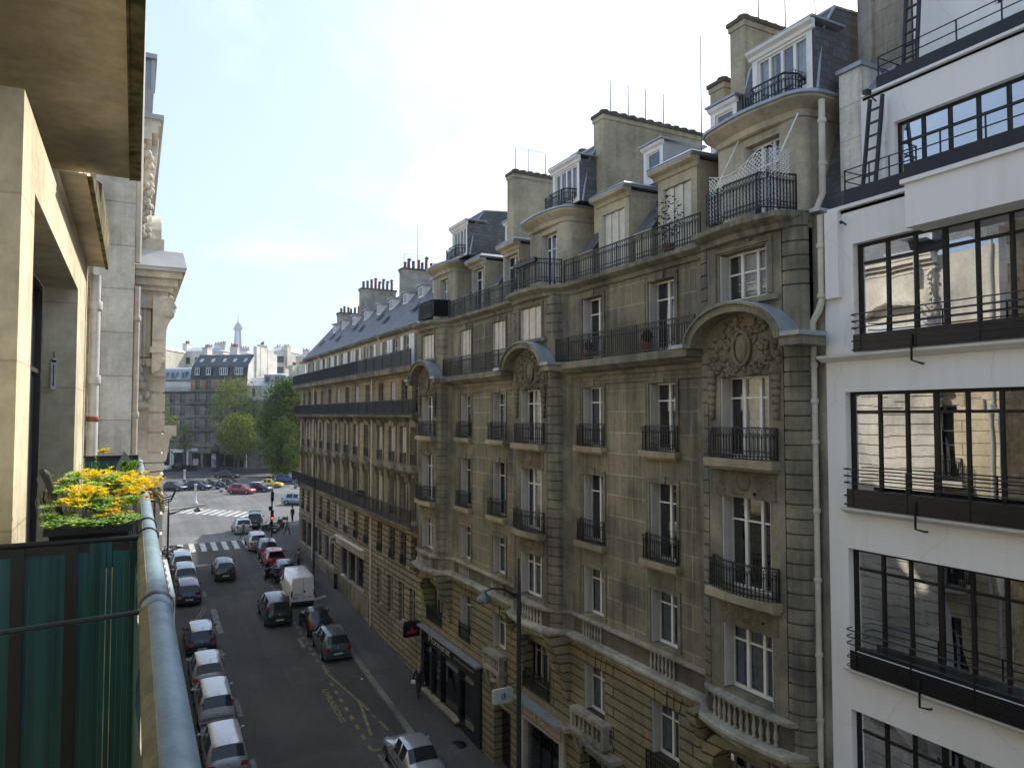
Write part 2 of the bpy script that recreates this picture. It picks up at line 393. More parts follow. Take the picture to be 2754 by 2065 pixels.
mb = MB(); X0, X1 = -1500, 1500
ys = [(-60, -6.2), (YP, ZP - .25), (2400, ZP - .25)]
for (a, za), (b, zb) in zip(ys, ys[1:]): mb.quad((X0, a, za), (X1, a, za), (X1, b, zb), (X0, b, zb))
struct(mb.build('ground', GROUND))
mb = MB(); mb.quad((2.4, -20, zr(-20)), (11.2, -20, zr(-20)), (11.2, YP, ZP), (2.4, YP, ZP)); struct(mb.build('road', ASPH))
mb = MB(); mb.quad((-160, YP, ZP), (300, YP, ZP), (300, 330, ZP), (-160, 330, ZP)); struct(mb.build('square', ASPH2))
def pavement(name, x0, x1, y0, y1, h=.14, kx=None):
    mb = MB(); za, zb = zr(y0) + h, zr(y1) + h
    mb.hexa([(x0, y0, za - .5), (x1, y0, za - .5), (x1, y1, zb - .5), (x0, y1, zb - .5), (x0, y0, za), (x1, y0, za), (x1, y1, zb), (x0, y1, zb)])
    return struct(mb.build(name, PAVE))
pavement('pavement', 11.4, 14.2, -20, YP)
pavement('pavement', -8, 2.2, -20, YP)
for a, b in ((11.1, 11.4), (2.2, 2.5)):
    mb = MB(); h = .146
    mb.hexa([(a, -20, zr(-20) - .4), (b, -20, zr(-20) - .4), (b, YP, ZP - .4), (a, YP, ZP - .4), (a, -20, zr(-20) + h), (b, -20, zr(-20) + h), (b, YP, ZP + h), (a, YP, ZP + h)])
    struct(mb.build('kerb', KERBM))
def slab(name, poly, z0, z1, m):
    mb = MB(); mb.prism(poly, lambda p, q, t: (p, q, t), z0, z1); return struct(mb.build(name, m))
# corner pavement at the end of the street and the far side of the square
slab('pavement', [(11.15, YP), (11.3, 76.2), (12.3, 77.6), (14.5, 78.2), (40, 64), (40, 61), (14.2, 66), (14.2, YP)], 2.5, 3.045, PAVE)
slab('pavement', [(2.45, YP), (2.2, 74.0), (1.2, 75.6), (-3, 77), (-30, 88), (-30, 60), (2.1, 60), (2.1, YP)], 2.5, 3.043, PAVE)
slab('pavement', [(-40, 172), (3.2, 149.2), (18.0, 141.8), (60, 119.5), (140, 130), (140, 300), (-40, 300)], 2.5, 3.05, PAVE)
slab('traffic_island', [(1.4, 96.2), (2.5, 95.6), (8.3, 100.6), (8.2, 101.7), (7.2, 102.2), (1.6, 97.6)], 2.6, 3.03, KERBM)
# road paint 
def mark(name, polys, m, z=.006):
    mb = MB()
    for p in polys: mb.add([(x, y, zr(y) + z) for x, y in p], [tuple(range(len(p)))])
    return struct(mb.build(name, m))
def bar(x0, y0, x1, y1, w):
    d = Vector((x1 - x0, y1 - y0)); n = Vector((-d.y, d.x)).normalized() * w / 2
    return [(x0 - n.x, y0 - n.y), (x1 - n.x, y1 - n.y), (x1 + n.x, y1 + n.y), (x0 + n.x, y0 + n.y)]
mark('crosswalk_marking', [[(2.72 + .9 * k, 68.45), (3.16 + .9 * k, 68.45), (3.16 + .9 * k, YP - .01), (2.72 + .9 * k, YP - .01)] for k in range(9)], PWHITE)
q = []
for k in range(-4, 9):
    bx, by = 4.85 + .745 * k, 94.76 - .88 * k
    q.append([(bx, by), (bx + .42, by - .5), (bx + 2.4, by + 3.4), (bx + 1.98, by + 3.9)])
mark('crosswalk_marking', q, PWHITE)
mark('lane_marking', [[(9.2, y), (9.36, y), (9.36, y + .3), (9.2, y + .3)] for y in [41.1 + .93 * k for k in range(27)]] + [bar(9.42, 39.8, 9.42, 40.5, .16), bar(9.42, 40.0, 9.9, 40.0, .16), bar(9.47, 28.6, 9.47, 30.4, .16)], PWHITE2)
mark('lane_marking', [bar(9.0, 43.4, 9.0, 45.0, .2), bar(4.66, 36.2, 4.66, 38.1, .22), bar(4.6, 31.0, 4.6, 32.2, .2), bar(4.6, 43.6, 4.6, 45.0, .2), bar(4.65, 55.3, 4.65, 56.6, .2), bar(4.9, 47.6, 4.9, 52.4, .34), bar(9.15, 57.0, 9.15, 59, .18)], PWHITE2, .008)
mark('loading_bay_marking', [[(9.2, y), (9.36, y), (9.36, y + .42), (9.2, y + .42)] for y in [30.9 + .97 * k for k in range(8)]] +
     [bar(9.34, 39.65, 10.08, 35.3, .12), bar(10.06, 35.5, 9.64, 32.1, .14), bar(10.1, 35.3, 10.2, 34.4, .12), bar(9.28, 39.4, 9.5, 39.7, .2), bar(10.35, 33.2, 10.48, 32.2, .12), bar(9.28, 30.8, 9.7, 30.78, .14), bar(10.2, 33.9, 10.32, 33.6, .1)], PYEL, .008)
mark('loading_bay_marking', [bar(4.34, 52.8, 3.55, 50.1, .12), bar(4.5, 52.7, 3.75, 50.1, .1), bar(3.42, 51.0, 3.62, 50.1, .1), bar(4.5, 52.9, 3.0, 52.7, .12), bar(4.5, 52.95, 3.0, 52.95, .06)], PYEL2, .008)
def lettering(name, text, w, h, place, m, parent=None, bold=0):
    """text as flat geometry: place(a, b, t) maps text space to the world"""
    cu = bpy.data.curves.new(name, 'FONT'); cu.body = text; cu.resolution_u = 3; cu.offset = bold
    o = bpy.data.objects.new(name, cu); COL.objects.link(o)
    me = bpy.data.meshes.new_from_object(o.evaluated_get(bpy.context.evaluated_depsgraph_get()))
    bpy.data.objects.remove(o)
    vs = [v.co.copy() for v in me.vertices]; fs = [tuple(p.vertices) for p in me.polygons]
    x0 = min(v.x for v in vs); x1 = max(v.x for v in vs); y0 = min(v.y for v in vs); y1 = max(v.y for v in vs)
    mb = MB(); mb.add([tuple(place((v.x - x0) / (x1 - x0) * w, (v.y - y0) / (y1 - y0) * h)) for v in vs], fs)
    bpy.data.meshes.remove(me)
    return mb.build(name, m, parent)
struct(lettering('loading_bay_marking', 'LIVRAISONS', 3.75, .29, lambda a, b: (8.67 + b, 37.5 - a, zr(37.5 - a) + .009), PYEL, None, .025))
mark('litter_paper', [[(10.83, 37.9), (10.93, 37.93), (10.92, 38.03), (10.81, 38.0)]], WOODW, .01)
# ------------------------------------------------------------------ sky, sun, camera
AZ, EL = R(30), R(40)      # sun: from +x, a little towards +y
sd = Vector((math.cos(EL) * math.cos(AZ), math.cos(EL) * math.sin(AZ), math.sin(EL)))
w = bpy.data.worlds.new('World'); S.world = w; w.use_nodes = True; nt = w.node_tree
bg = nt.nodes['Background']
sky = N(nt, 'ShaderNodeTexSky'); sky.sky_type = 'NISHITA'; sky.sun_disc = False
sky.sun_elevation = EL; sky.sun_rotation = math.atan2(sd.x, sd.y); sky.dust_density = 3.2; sky.air_density = 1.0; sky.ozone_density = 1.4
tc = N(nt, 'ShaderNodeTexCoord'); sp = N(nt, 'ShaderNodeSeparateXYZ'); nt.links.new(tc.outputs['Generated'], sp.inputs[0])
zz = mth(nt, 'ADD', mth(nt, 'MAXIMUM', sp.outputs[2], 0.0), .22)
cb = N(nt, 'ShaderNodeCombineXYZ'); nt.links.new(mth(nt, 'DIVIDE', sp.outputs[0], zz), cb.inputs[0]); nt.links.new(mth(nt, 'DIVIDE', sp.outputs[1], zz), cb.inputs[1])
n1 = N(nt, 'ShaderNodeTexNoise', inp={'Scale': 1.25, 'Detail': 7.0, 'Roughness': .56, 'Distortion': .25}); nt.links.new(cb.outputs[0], n1.inputs['Vector'])
dt = N(nt, 'ShaderNodeVectorMath', operation='DOT_PRODUCT'); nt.links.new(tc.outputs['Generated'], dt.inputs[0])
dt.inputs[1].default_value = tuple(Vector((.92, .45, .25)).normalized())
cover = mth(nt, 'ADD', n1.outputs[0], mth(nt, 'MULTIPLY', mth(nt, 'SUBTRACT', dt.outputs['Value'], .76), .66))
cl = ramp(nt, cover, [(.40, (0, 0, 0, 1)), (.56, (.4, .4, .4, 1)), (.80, (1, 1, 1, 1))])
hz = ramp(nt, sp.outputs[2], [(.0, (.6, .6, .6, 1)), (.14, (.25, .25, .25, 1)), (.4, (0, 0, 0, 1))])
skyc = mix(nt, hz, sky.outputs[0], (4.6, 5.5, 6.9, 1))
skyc = mix(nt, .6, skyc, (4.1, 5.45, 7.5, 1))
nt.links.new(mix(nt, cl, skyc, (8.6, 8.8, 9.1, 1)), bg.inputs['Color'])
bg.inputs['Strength'].default_value = .10
L = bpy.data.lights.new('sun', 'SUN'); L.energy = 3.4; L.angle = R(.6); L.color = (1, .95, .86)
lo = bpy.data.objects.new('sun', L); COL.objects.link(lo)
lo.rotation_euler = sd.to_track_quat('Z', 'Y').to_euler(); lo.location = sd * 60
cam = bpy.data.cameras.new('camera'); co = bpy.data.objects.new('camera', cam); COL.objects.link(co); S.camera = co
cam.sensor_width = 36; cam.lens = 1950 / 2754 * 36; cam.clip_start = .05; cam.clip_end = 9000
yw, pt = R(27.5), R(2.42)
fw = Vector((math.sin(yw) * math.cos(pt), math.cos(yw) * math.cos(pt), math.sin(pt)))
co.location = (0, 0, 14.5); co.rotation_euler = fw.to_track_quat('-Z', 'Y').to_euler()
S.view_settings.view_transform = 'Standard'; S.view_settings.look = 'None'; S.view_settings.gamma = 1
S.view_settings.exposure = .95
S.cycles.use_denoising = True; S.cycles.max_bounces = 8; S.cycles.transparent_max_bounces = 16; S.cycles.diffuse_bounces = 4; S.cycles.glossy_bounces = 4
# ------------------------------------------------------------------ shared building pieces
def side_frame(X, sgn=1):      # facade plane x = X, u along y, depth into +x (sgn=1) or -x (sgn=-1)
    return lambda u, v, d: (X + sgn * d, u, v)
def rail_geo(mb, P, L, z0, H, step=.105, rings=True, bar=.011, r=.010, mi=0):
    """railing along P(s) (s in 0..L), upright z; returns into mb"""
    def seg(a, b, za, zb, t):
        (x0, y0), (x1, y1) = P(a), P(b)
        d = Vector((x1 - x0, y1 - y0))
        if d.length < 1e-6: d = Vector((0, 1))
        n = Vector((-d.y, d.x)).normalized() * t
        mb.hexa([(x0 - n.x, y0 - n.y, za), (x1 - n.x, y1 - n.y, za), (x1 + n.x, y1 + n.y, za), (x0 + n.x, y0 + n.y, za), (x0 - n.x, y0 - n.y, zb), (x1 - n.x, y1 - n.y, zb), (x1 + n.x, y1 + n.y, zb), (x0 + n.x, y0 + n.y, zb)], mi)
    k = max(1, int(math.ceil(L / 1.2)))
    for i in range(k):
        a, b = L * i / k, L * (i + 1) / k
        seg(a, b, z0 + H - .03, z0 + H, .022); seg(a, b, z0 + .05, z0 + .075, .012)
        if rings:
            seg(a, b, z0 + H - .17, z0 + H - .155, .01); seg(a, b, z0 + .19, z0 + .205, .01)
    n = max(2, int(round(L / step))); st = L / n
    for i in range(n + 1):
        big = i % 12 == 0 or i in (0, n)
        w = bar * (1.7 if big else 1)
        s0 = min(max(i * st, w), L - w)
        seg(s0 - w, s0 + w, z0, z0 + H - .02 if (big or not rings) else z0 + H - .155, w)
        if rings and i < n:
            m = (i + .5) * st; (xa, ya), (xb, yb) = P(m - .02), P(m + .02)
            ax = Vector((-(yb - ya), xb - xa, 0)) 
            (cx_, cy_) = P(m)
            mb.ring((cx_, cy_, z0 + H - .092), .052, .008, ax, 8, 3, mi)
            mb.ring((cx_, cy_, z0 + .133), .05, .008, ax, 8, 3, mi)
            # arch between neighbouring bars
            pts = [P(i * st + st * t) + (z0 + H - .30 + .12 * math.sin(PI * t),) for t in (0, .3, .5, .7, 1)]
            mb.tube(pts, .007, 3, mi, cap=False)
def railing(parent, P, L, z0, H=.8, step=.105, rings=True, mat=None, name='railing'):
    mb = MB(); rail_geo(mb, P, L, z0, H, step, rings)
    return mb.build(name, mat or IRON, parent)
def straight(p0, p1):
    L = math.hypot(p1[0] - p0[0], p1[1] - p0[1])
    return (lambda s: (p0[0] + (p1[0] - p0[0]) * s / L, p0[1] + (p1[1] - p0[1]) * s / L)), L
def poly(pts):
    seg = [math.hypot(b[0] - a[0], b[1] - a[1]) for a, b in zip(pts, pts[1:])]; tot = sum(seg)
    def P(s):
        s = min(max(s, 0), tot)
        for (a, b), l in zip(zip(pts, pts[1:]), seg):
            if s <= l + 1e-9: return (a[0] + (b[0] - a[0]) * s / l, a[1] + (b[1] - a[1]) * s / l)
            s -= l
        return pts[-1]
    return P, tot
def window(parent, T, a, b, c, d, dep, leaves=2, transom=.74, fr=.05, curtain=None, mat=None, gl=None, room=True, shutters=None, closed=None, sill=None, ang=None, grid=0):
    """frame, panes, dark room behind, curtains, folded shutters in the reveals, outside sill"""
    mat = mat or WOODW
    w = MB(); d0, d1 = dep, dep + .07
    w.tb(T, a, a + fr, c, d, d0, d1); w.tb(T, b - fr, b, c, d, d0, d1)
    w.tb(T, a + fr, b - fr, d - fr, d, d0, d1); w.tb(T, a + fr, b - fr, c, c + fr * 1.6, d0, d1)
    for k in range(1, leaves):
        m = a + (b - a) * k / leaves
        w.tb(T, m - fr * .8, m + fr * .8, c + fr * 1.6, d - fr, d0 - .012, d1)
    if transom:
        z = c + (d - c) * transom
        for k in range(leaves):
            ua = a + (b - a) * k / leaves + fr * .8 + .002; ub = a + (b - a) * (k + 1) / leaves - fr * .8 - .002
            w.tb(T, ua, ub, z - .02, z + .02, d0 + .004, d1)
    for g in range(grid):
        z = c + (d - c) * (g + 1) / (grid + 1)
        w.tb(T, a + fr, b - fr, z - .015, z + .015, d0 + .004, d1)
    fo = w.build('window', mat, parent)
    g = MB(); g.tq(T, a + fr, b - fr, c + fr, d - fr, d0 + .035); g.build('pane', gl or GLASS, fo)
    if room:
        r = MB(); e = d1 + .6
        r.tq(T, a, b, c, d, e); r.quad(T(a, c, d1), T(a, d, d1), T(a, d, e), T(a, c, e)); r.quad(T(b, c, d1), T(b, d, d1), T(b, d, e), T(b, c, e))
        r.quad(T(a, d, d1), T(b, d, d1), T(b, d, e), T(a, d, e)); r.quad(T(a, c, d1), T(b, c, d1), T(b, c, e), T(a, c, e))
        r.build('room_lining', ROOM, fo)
    if curtain:
        spans, cm, lo = curtain
        q = MB()
        for s0, s1 in spans:
            n = max(4, int((s1 - s0) * (b - a) / .05)); vs = []
            for i in range(n + 1):
                u = a + (b - a) * (s0 + (s1 - s0) * i / n); dd = d1 + .06 + .025 * math.sin(i * 1.9 + c)
                vs += [T(u, c + (d - c) * lo, dd), T(u, d, dd)]
            q.add(vs, [(2 * i, 2 * i + 2, 2 * i + 3, 2 * i + 1) for i in range(n)], 0, True)
        q.build('curtain', cm, fo)
    if shutters:      # folded leaves standing in the reveals
        for u, s in ((a, 1), (b, -1)):
            q = MB(); t0 = .004
            for k in range(3): q.tb(T, *sorted((u + s * t0, u + s * (t0 + .032 + .006 * k))), c + .02, d - .02, .02 + k * (dep - .03) / 3, .02 + (k + .9) * (dep - .03) / 3)
            q.build('shutter', shutters, fo)
    if closed:
        q = MB(); n = 6
        for k in range(n):
            ua = a + .01 + (b - a - .02) * k / n; ub = a + .01 + (b - a - .02) * (k + 1) / n - .012
            q.tb(T, ua, ub, c + .01, d - .02, .06 + .03 * (k % 2), .09 + .03 * (k % 2))
        q.build('shutter', closed, fo)
    if sill:
        h, o, m2, ov = sill
        q = MB(); q.tb(T, a - ov, b + ov, c - h, c - .004, -o, .02); q.tb(T, a - ov + .05, b + ov - .05, c - h - .07, c - h - .002, -o * .6, .02); q.build('sill', m2, fo)
    return fo
def moulding(T, u0, u1, prof, mb, mi=0):
    """profile [(v, out)...] swept along u, closed at both ends"""
    n = len(prof)
    vs = [T(u0, v, -o) for v, o in prof] + [T(u1, v, -o) for v, o in prof]
    mb.add(vs, [(i, i + 1, n + i + 1, n + i) for i in range(n - 1)] + [tuple(range(n)), tuple(range(2 * n - 1, n - 1, -1))], mi)
def baluster(mb, T, u, v0, v1, d, r=.05):
    c = T(u, v0, d); h = v1 - v0
    mb.lathe([(r * .9, 0), (r * .9, h * .08), (r * .5, h * .14), (r, h * .38), (r * .75, h * .55), (r * .42, h * .75), (r * .45, h * .86), (r * .85, h * .93), (r * .85, h)], c, 8)
def blob_relief(mb, T, u0, u1, v0, v1, d, n, r0, r1, rnd, mi=0):
    for i in range(n):
        u, v = rnd.uniform(u0, u1), rnd.uniform(v0, v1); r = rnd.uniform(r0, r1)
        mb.ball(T(u, v, d - r * .2), (r * .55, r, r * rnd.uniform(.7, 1.4)), 7, 5, mi)
# ------------------------------------------------------------------ the stone building with three bows
rnd = random.Random(3)
XW, XB = 13.5, 12.9
TW, TB = side_frame(XW), side_frame(XB)
MY0, MY1 = 10.86, 36.2
bld = thing('apartment_building', 'sooty stone apartment house with three rounded bows, wrought iron balconies and mansard roof', 'building', (13.5, 23.5, 0))
BOW = [12.8, 23.3, 33.8]
WINS = [16.55, 20.12, 27.1, 30.52]
HB = 1.2                                                            # half width of a bow's flat face
def bow_plan(c, side, k=0.0):                                       # plan points from the flat face back to the wall, outward normals
    out = []
    for t in range(7):
        a = t / 6 * PI / 2
        out.append(((XB + .34 - .34 * math.cos(a) - k * math.cos(a)), c + side * (HB + .02 + (.45 + k) * math.sin(a))))
    return out
def bow_tail(c, side, n=5):                                          # concave cove from the rusticated quarter to the wall
    out = []
    for t in range(n + 1):
        a = t / n * PI / 2
        out.append((XB + .34 + .26 * math.sin(a) + .001, c + side * (HB + .45 + .62 * (1 - math.cos(a)) + .02)))
    return out
ROWS = {'E': (13.45, 15.42), 'D': (10.3, 12.52), 'C': (7.88, 9.45), 'B': (4.72, 6.25), 'F': (16.38, 18.42)}
HW = .6
# walls between the bows
bays = [(14.6, 21.2), (25.1, 31.7)]
for a, b in bays:
    ops = []; wl = MB()
    for y in WINS:
        if a < y < b: ops += [(y - HW, y + HW, ROWS[k][0], ROWS[k][1]) for k in 'EDCF']
    wl.wall(TW, a, b, 7.0, 19.0, ops, .36); wl.build('wall', LIME, bld)
gl = MB()
GX = {16.55: (4.72, 6.25), 20.12: (4.72, 6.25), 27.1: (4.8, 6.25), 30.52: (4.3, 6.35)}
ops = [(y - HW, y + HW, v[0], v[1]) for y, v in GX.items()]
ops += [(c - 1.02, c + 1.02, 4.15, 6.0) for c in (23.93, 34.28, 13.4)]
ops += [(21.9, 24.97, .05, 2.98), (26.05, 27.55, -.1, 2.6), (28.72, 35.85, .62, 2.95), (18.9, 21.0, -.9, 3.35), (12.0, 17.6, -.9, 3.0)]
gl.wall(TW, MY0, MY1, -1.6, 7.0, ops, .42)
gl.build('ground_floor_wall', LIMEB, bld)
# voussoirs and keystones over the first-floor windows
for y, v in GX.items():
    vz = MB()
    for k in range(-2, 3):
        q = [(y + k * .26 - .11, v[1] + .03), (y + k * .26 + .11, v[1] + .03), (y + k * .34 + .15, v[1] + .72), (y + k * .34 - .15, v[1] + .72)]
        vz.prism(q, lambda p, r, t: TW(p, r, -t), 0.001, .03 + (.03 if k == 0 else 0))
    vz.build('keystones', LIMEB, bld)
# bows: flat faces with openings, rusticated quarter rounds course by course, coved flanks
for bi, c in enumerate(BOW):
    f = MB()
    ops = [(c - .78, c + .78, ROWS[k][0], ROWS[k][1]) for k in 'EDC'] + [(c - .76, c + .76, 17.27, 18.46)]
    f.wall(TB, c - HB, c + HB, 7.0, 19.0, ops, .36)
    f.build('bow_wall', LIMEP, bld)
    for side in (-1, 1):
        ru = MB(); co_ = MB()
        if bi == 0 and side == -1: z_ = MY0
        z = 7.0; 
        while z < 19.0 - .02:
            h = .325
            top = min(z + h, 19.0)
            if not (16.1 < z < 16.9) :
                p0 = bow_plan(c, side)
                vs = []
                for (x, y) in p0: vs += [(x, y, z + .018), (x, y, top - .018)]
                ru.add(vs, [(2 * i, 2 * i + 2, 2 * i + 3, 2 * i + 1) for i in range(6)], 0, True)
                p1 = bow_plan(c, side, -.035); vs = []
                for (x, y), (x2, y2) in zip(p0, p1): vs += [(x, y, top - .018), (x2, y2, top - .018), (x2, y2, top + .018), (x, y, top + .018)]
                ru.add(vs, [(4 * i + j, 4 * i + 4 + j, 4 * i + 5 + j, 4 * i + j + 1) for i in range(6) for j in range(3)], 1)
            z += h
        p0 = bow_plan(c, side); vs = []
        for (x, y) in p0: vs += [(x + .001, y, 16.09), (x + .001, y, 17.095)]
        ru.add(vs, [(2 * i, 2 * i + 2, 2 * i + 3, 2 * i + 1) for i in range(6)], 0, True)
        # dark groove between flat face and quarter round
        if bi == 0 and side == -1: ru.build('rusticated_pier', [LIMEP, LIMED], bld); continue
        tl = bow_tail(c, side); vs = []
        for (x, y) in tl: vs += [(x, y, 7.0), (x, y, 19.0)]
        co_.add(vs, [(2 * i, 2 * i + 2, 2 * i + 3, 2 * i + 1) for i in range(len(tl) - 1)], 0, True)
        ru.build('rusticated_pier', [LIMEP, LIMED], bld); co_.build('coved_flank', LIMEP, bld)
# party strip at the near end
pp = MB(); pp.box(13.44, 14.2, 10.87, 11.2, -1.2, 19.0); pp.build('party_pilaster', CHIMG, bld)
pp = MB(); pp.box(13.9, 14.4, MY1 - .3, MY1, 0, 19.0); pp.box(XW, 13.7, 35.5, MY1, 7, 19); pp.build('end_wall', LIMEP, bld)
# windows
def kind(i): return rnd.random()
for y in WINS:
    for k in 'EDCF':
        c_, d_ = ROWS[k]
        cur = rnd.choice([([(.0, .95)], CURT, 0), ([(.02, .5)], CURT, 0), ([(.3, .95)], CURTD, 0), ([(.02, .98)], CURT, .55), ([(.02, .2), (.8, .98)], CURT, 0), None]) if k != 'D' else rnd.choice([None, None, ([(.03, .25)], CURTD, 0)])
        if k == 'C': cur = ([(.02, .98)], CURTD, 0)
        clo = SHUTW if (k == 'F' and y > 25) else None
        window(bld, TW, y - HW, y + HW, c_, d_, .30, 2, .74, curtain=cur, shutters=SHUT, closed=clo, sill=(.17, .26, SILL, .22) if k in 'ED' else None)
for y, v in GX.items(): window(bld, TW, y - HW, y + HW, v[0], v[1], .30, 2, .72, curtain=([(.02, .98)], CURTD, 0), shutters=SHUT)
for bi, c in enumerate(BOW):
    for k in 'EDC':
        c_, d_ = ROWS[k]
        cur = {'E': ([(.2, .8)], CURT, 0), 'D': None, 'C': ([(.05, .95)], CURTD, 0)}[k]
        if bi: cur = rnd.choice([cur, ([(.05, .95)], CURTD, 0)])
        window(bld, TB, c - .78, c + .78, c_, d_, .30, 3, .74, curtain=cur, shutters=SHUT, sill=None if k == 'C' else (.2, .3, SILL, .3))
    window(bld, TB, c - .76, c + .76, 17.27, 18.46, .28, 3, .58, curtain=([(.25, .75)], CURT, 0) if bi == 0 else None, closed=SHUTW if bi else None, shutters=SHUT)
for c in (23.93, 34.28, 13.4): window(bld, TW, c - 1.0, c + 1.0, 4.15, 6.0, .5, 4, .7, curtain=([(.1, .9)], CURTD, 0), mat=SHUT)
# architraves round the openings of the flat bays
for y in WINS:
    for k in 'EDCF':
        c_, d_ = ROWS[k]; q = MB(); o = .14
        for s in (-1, 1): q.tb(TW, *sorted((y + s * (HW + .002), y + s * (HW + o))), c_ + (.02 if k != 'F' else 0), d_, -.03, .02); q.tb(TW, *sorted((y + s * (HW + o - .04), y + s * (HW + o))), c_ + .02, d_, -.05, -.031)
        q.tb(TW, y - HW - o, y + HW + o, d_ + .002, d_ + o, -.03, .02); q.tb(TW, y - HW - o, y + HW + o, d_ + o - .04, d_ + o, -.05, -.031)
        if k != 'C': q.tb(TW, y - .16, y + .16, d_ + .004, d_ + o + .08, -.08, -.051)
        q.build('architrave', LIMEP, bld)
for bi, c in enumerate(BOW):
    q = MB(); q.tb(TB, c - .95, c + .95, 18.5, 18.6, -.05, .0); q.tb(TB, c - .3, c + .3, 18.6, 18.7, -.07, .0); q.tb(TB, c - .95, c - .85, 17.3, 18.5, -.04, .0); q.tb(TB, c + .85, c + .95, 17.3, 18.5, -.04, .0); q.tb(TB, c - 1.15, c + 1.15, 17.12, 17.24, -.12, .0); q.build('architrave', LIMEP, bld)
# window railings
for y in WINS:
    for k in 'ED':
        P, Ln = poly([(XW - .04, y - HW - .12), (XW - .2, y - HW - .12), (XW - .2, y + HW + .12), (XW - .04, y + HW + .12)])
        railing(bld, P, Ln, ROWS[k][0] + .01, .74)
for bi, c in enumerate(BOW):
    for k in 'ED':
        g = .24 if k == 'E' else .36
        pts = [(XB - .03, c - 1.03)] + [(XB - .1 - g * math.sin(PI * (.12 + .76 * t / 8)) * .75, c - 1.03 + 2.06 * t / 8) for t in range(9)] + [(XB - .03, c + 1.03)]
        P, Ln = poly(pts); railing(bld, P, Ln, ROWS[k][0] + .01, .74)
        s = MB(); ps = [(x - .05, y) for x, y in pts[1:-1]]
        pl = [(x, y) for x, y in ps] + [(XB + .02, c + 1.06), (XB + .02, c - 1.06)]
        s.prism(pl, lambda p, q, t: (p, q, t), ROWS[k][0] - .19, ROWS[k][0] - .002); s.build('balcony_slab', SILL, bld)
    # carved panels above D, C windows
    for z0, z1 in ((12.62, 13.2), (9.6, 10.05)):
        cv = MB(); cv.box(XB - .03, XB - .001, c - .95, c + .95, z0 - .1, z1 + .12)
        for t in range(26):
            u = c + rnd.uniform(-.85, .85); v = rnd.uniform(z0, z1); r = rnd.uniform(.06, .13)
            cv.ball(TB(u, v, .0), (.055, r, r * rnd.uniform(.6, 1.2)), 7, 5)
        cv.ball(TB(c, (z0 + z1) / 2, -.02), (.09, .22, .24), 10, 6)
        cv.build('carved_panel', CORB, bld)
for c, hw in ((23.93, 1.0), (34.28, 1.0), (13.4, 1.0), (30.52, .6)):
    z = 4.16 if hw == 1 else 4.3
    P, Ln = straight((XW - .06, c - hw), (XW - .06, c + hw)); railing(bld, P, Ln, z, .72)
P, Ln = straight((XW - .1, 16.55 - .75), (XW - .1, 16.55 + .75)); railing(bld, P, Ln, 4.1, .72)
# arched recess + big consoles under each bow, carrying the balustrade ledge
for c in BOW:
    a = MB()
    for t in range(12):
        t0, t1 = t / 12 * PI, (t + 1) / 12 * PI
        y0, z0, y1, z1 = c + .1 + 1.25 * math.cos(t0), 5.75 + .7 * math.sin(t0), c + .1 + 1.25 * math.cos(t1), 5.75 + .7 * math.sin(t1)
        y2, z2, y3, z3 = c + .1 + 1.6 * math.cos(t0), 5.75 + 1.1 * math.sin(t0), c + .1 + 1.6 * math.cos(t1), 5.75 + 1.1 * math.sin(t1)
        a.hexa([(XW + .02, y0, z0), (XB + .12, y0, z0), (XB + .12, y1, z1), (XW + .02, y1, z1), (XW + .02, y2, z2), (XB + .05, y2, z2), (XB + .05, y3, z3), (XW + .02, y3, z3)])
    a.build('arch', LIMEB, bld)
    for s in (-1, 1):
        k = MB(); y = c + .1 + s * 1.62
        prof = [(XW, 4.6), (XW - .12, 4.75), (XW - .2, 5.4), (XW - .5, 6.2), (XB - .22, 6.75), (XB - .25, 7.0), (XW, 7.0)]
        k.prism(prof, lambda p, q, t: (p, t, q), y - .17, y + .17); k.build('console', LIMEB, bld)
# ledge (Z 7.05) and balustrade running round the bows
def run_plan(o):                                                     # plan line of a ledge that follows wall and bows, o = projection
    pts = []
    for i, c in enumerate(BOW):
        lo = [(XW - o, c - 1.95), (XW - o - .1, c - 1.75), (XB - o + .22, c - 1.5)] if i else [(XW - o, 11.15), (XB - o + .3, 11.3)]
        pts += lo
        for t in range(9): pts.append((XB - o - .16 * math.sin(PI * t / 8), c - 1.32 + 2.64 * t / 8))
        hi = [(XB - o + .22, c + 1.5), (XW - o - .1, c + 1.75), (XW - o, c + 1.95)]
        pts += hi
    pts[-1] = (XW - o, MY1 - .1); return pts
def sweep(mb, prof, mi=0, plan=run_plan):                            # prof: (projection, z)
    lines = [[(x, y, z) for x, y in plan(o)] for o, z in prof]
    n = len(lines[0]); vs = [p for l in lines for p in l]
    mb.add(vs, [(j * n + i, j * n + i + 1, (j + 1) * n + i + 1, (j + 1) * n + i) for j in range(len(lines) - 1) for i in range(n - 1)], mi)
    for i in (0, n - 1): mb.add([l[i] for l in lines], [tuple(range(len(lines)))], mi)
lg = MB()
sweep(lg, [(-.1, 6.72), (.06, 6.74), (.1, 6.86), (.3, 6.96), (.34, 7.02), (.34, 7.10), (.30, 7.14), (-.1, 7.16)])
lg.build('ledge', LEDGE, bld)
cp = MB(); sweep(cp, [(.04, 7.66), (.12, 7.68), (.14, 7.72), (.14, 7.78), (-.14, 7.8), (-.14, 7.66), (.04, 7.66)]); cp.build('balustrade_coping', LEDGE, bld)
dado = MB(); sweep(dado, [(-.06, 7.12), (.025, 7.12), (.025, 7.68), (-.06, 7.68)])
dado.build('balustrade_wall', LIMED, bld)
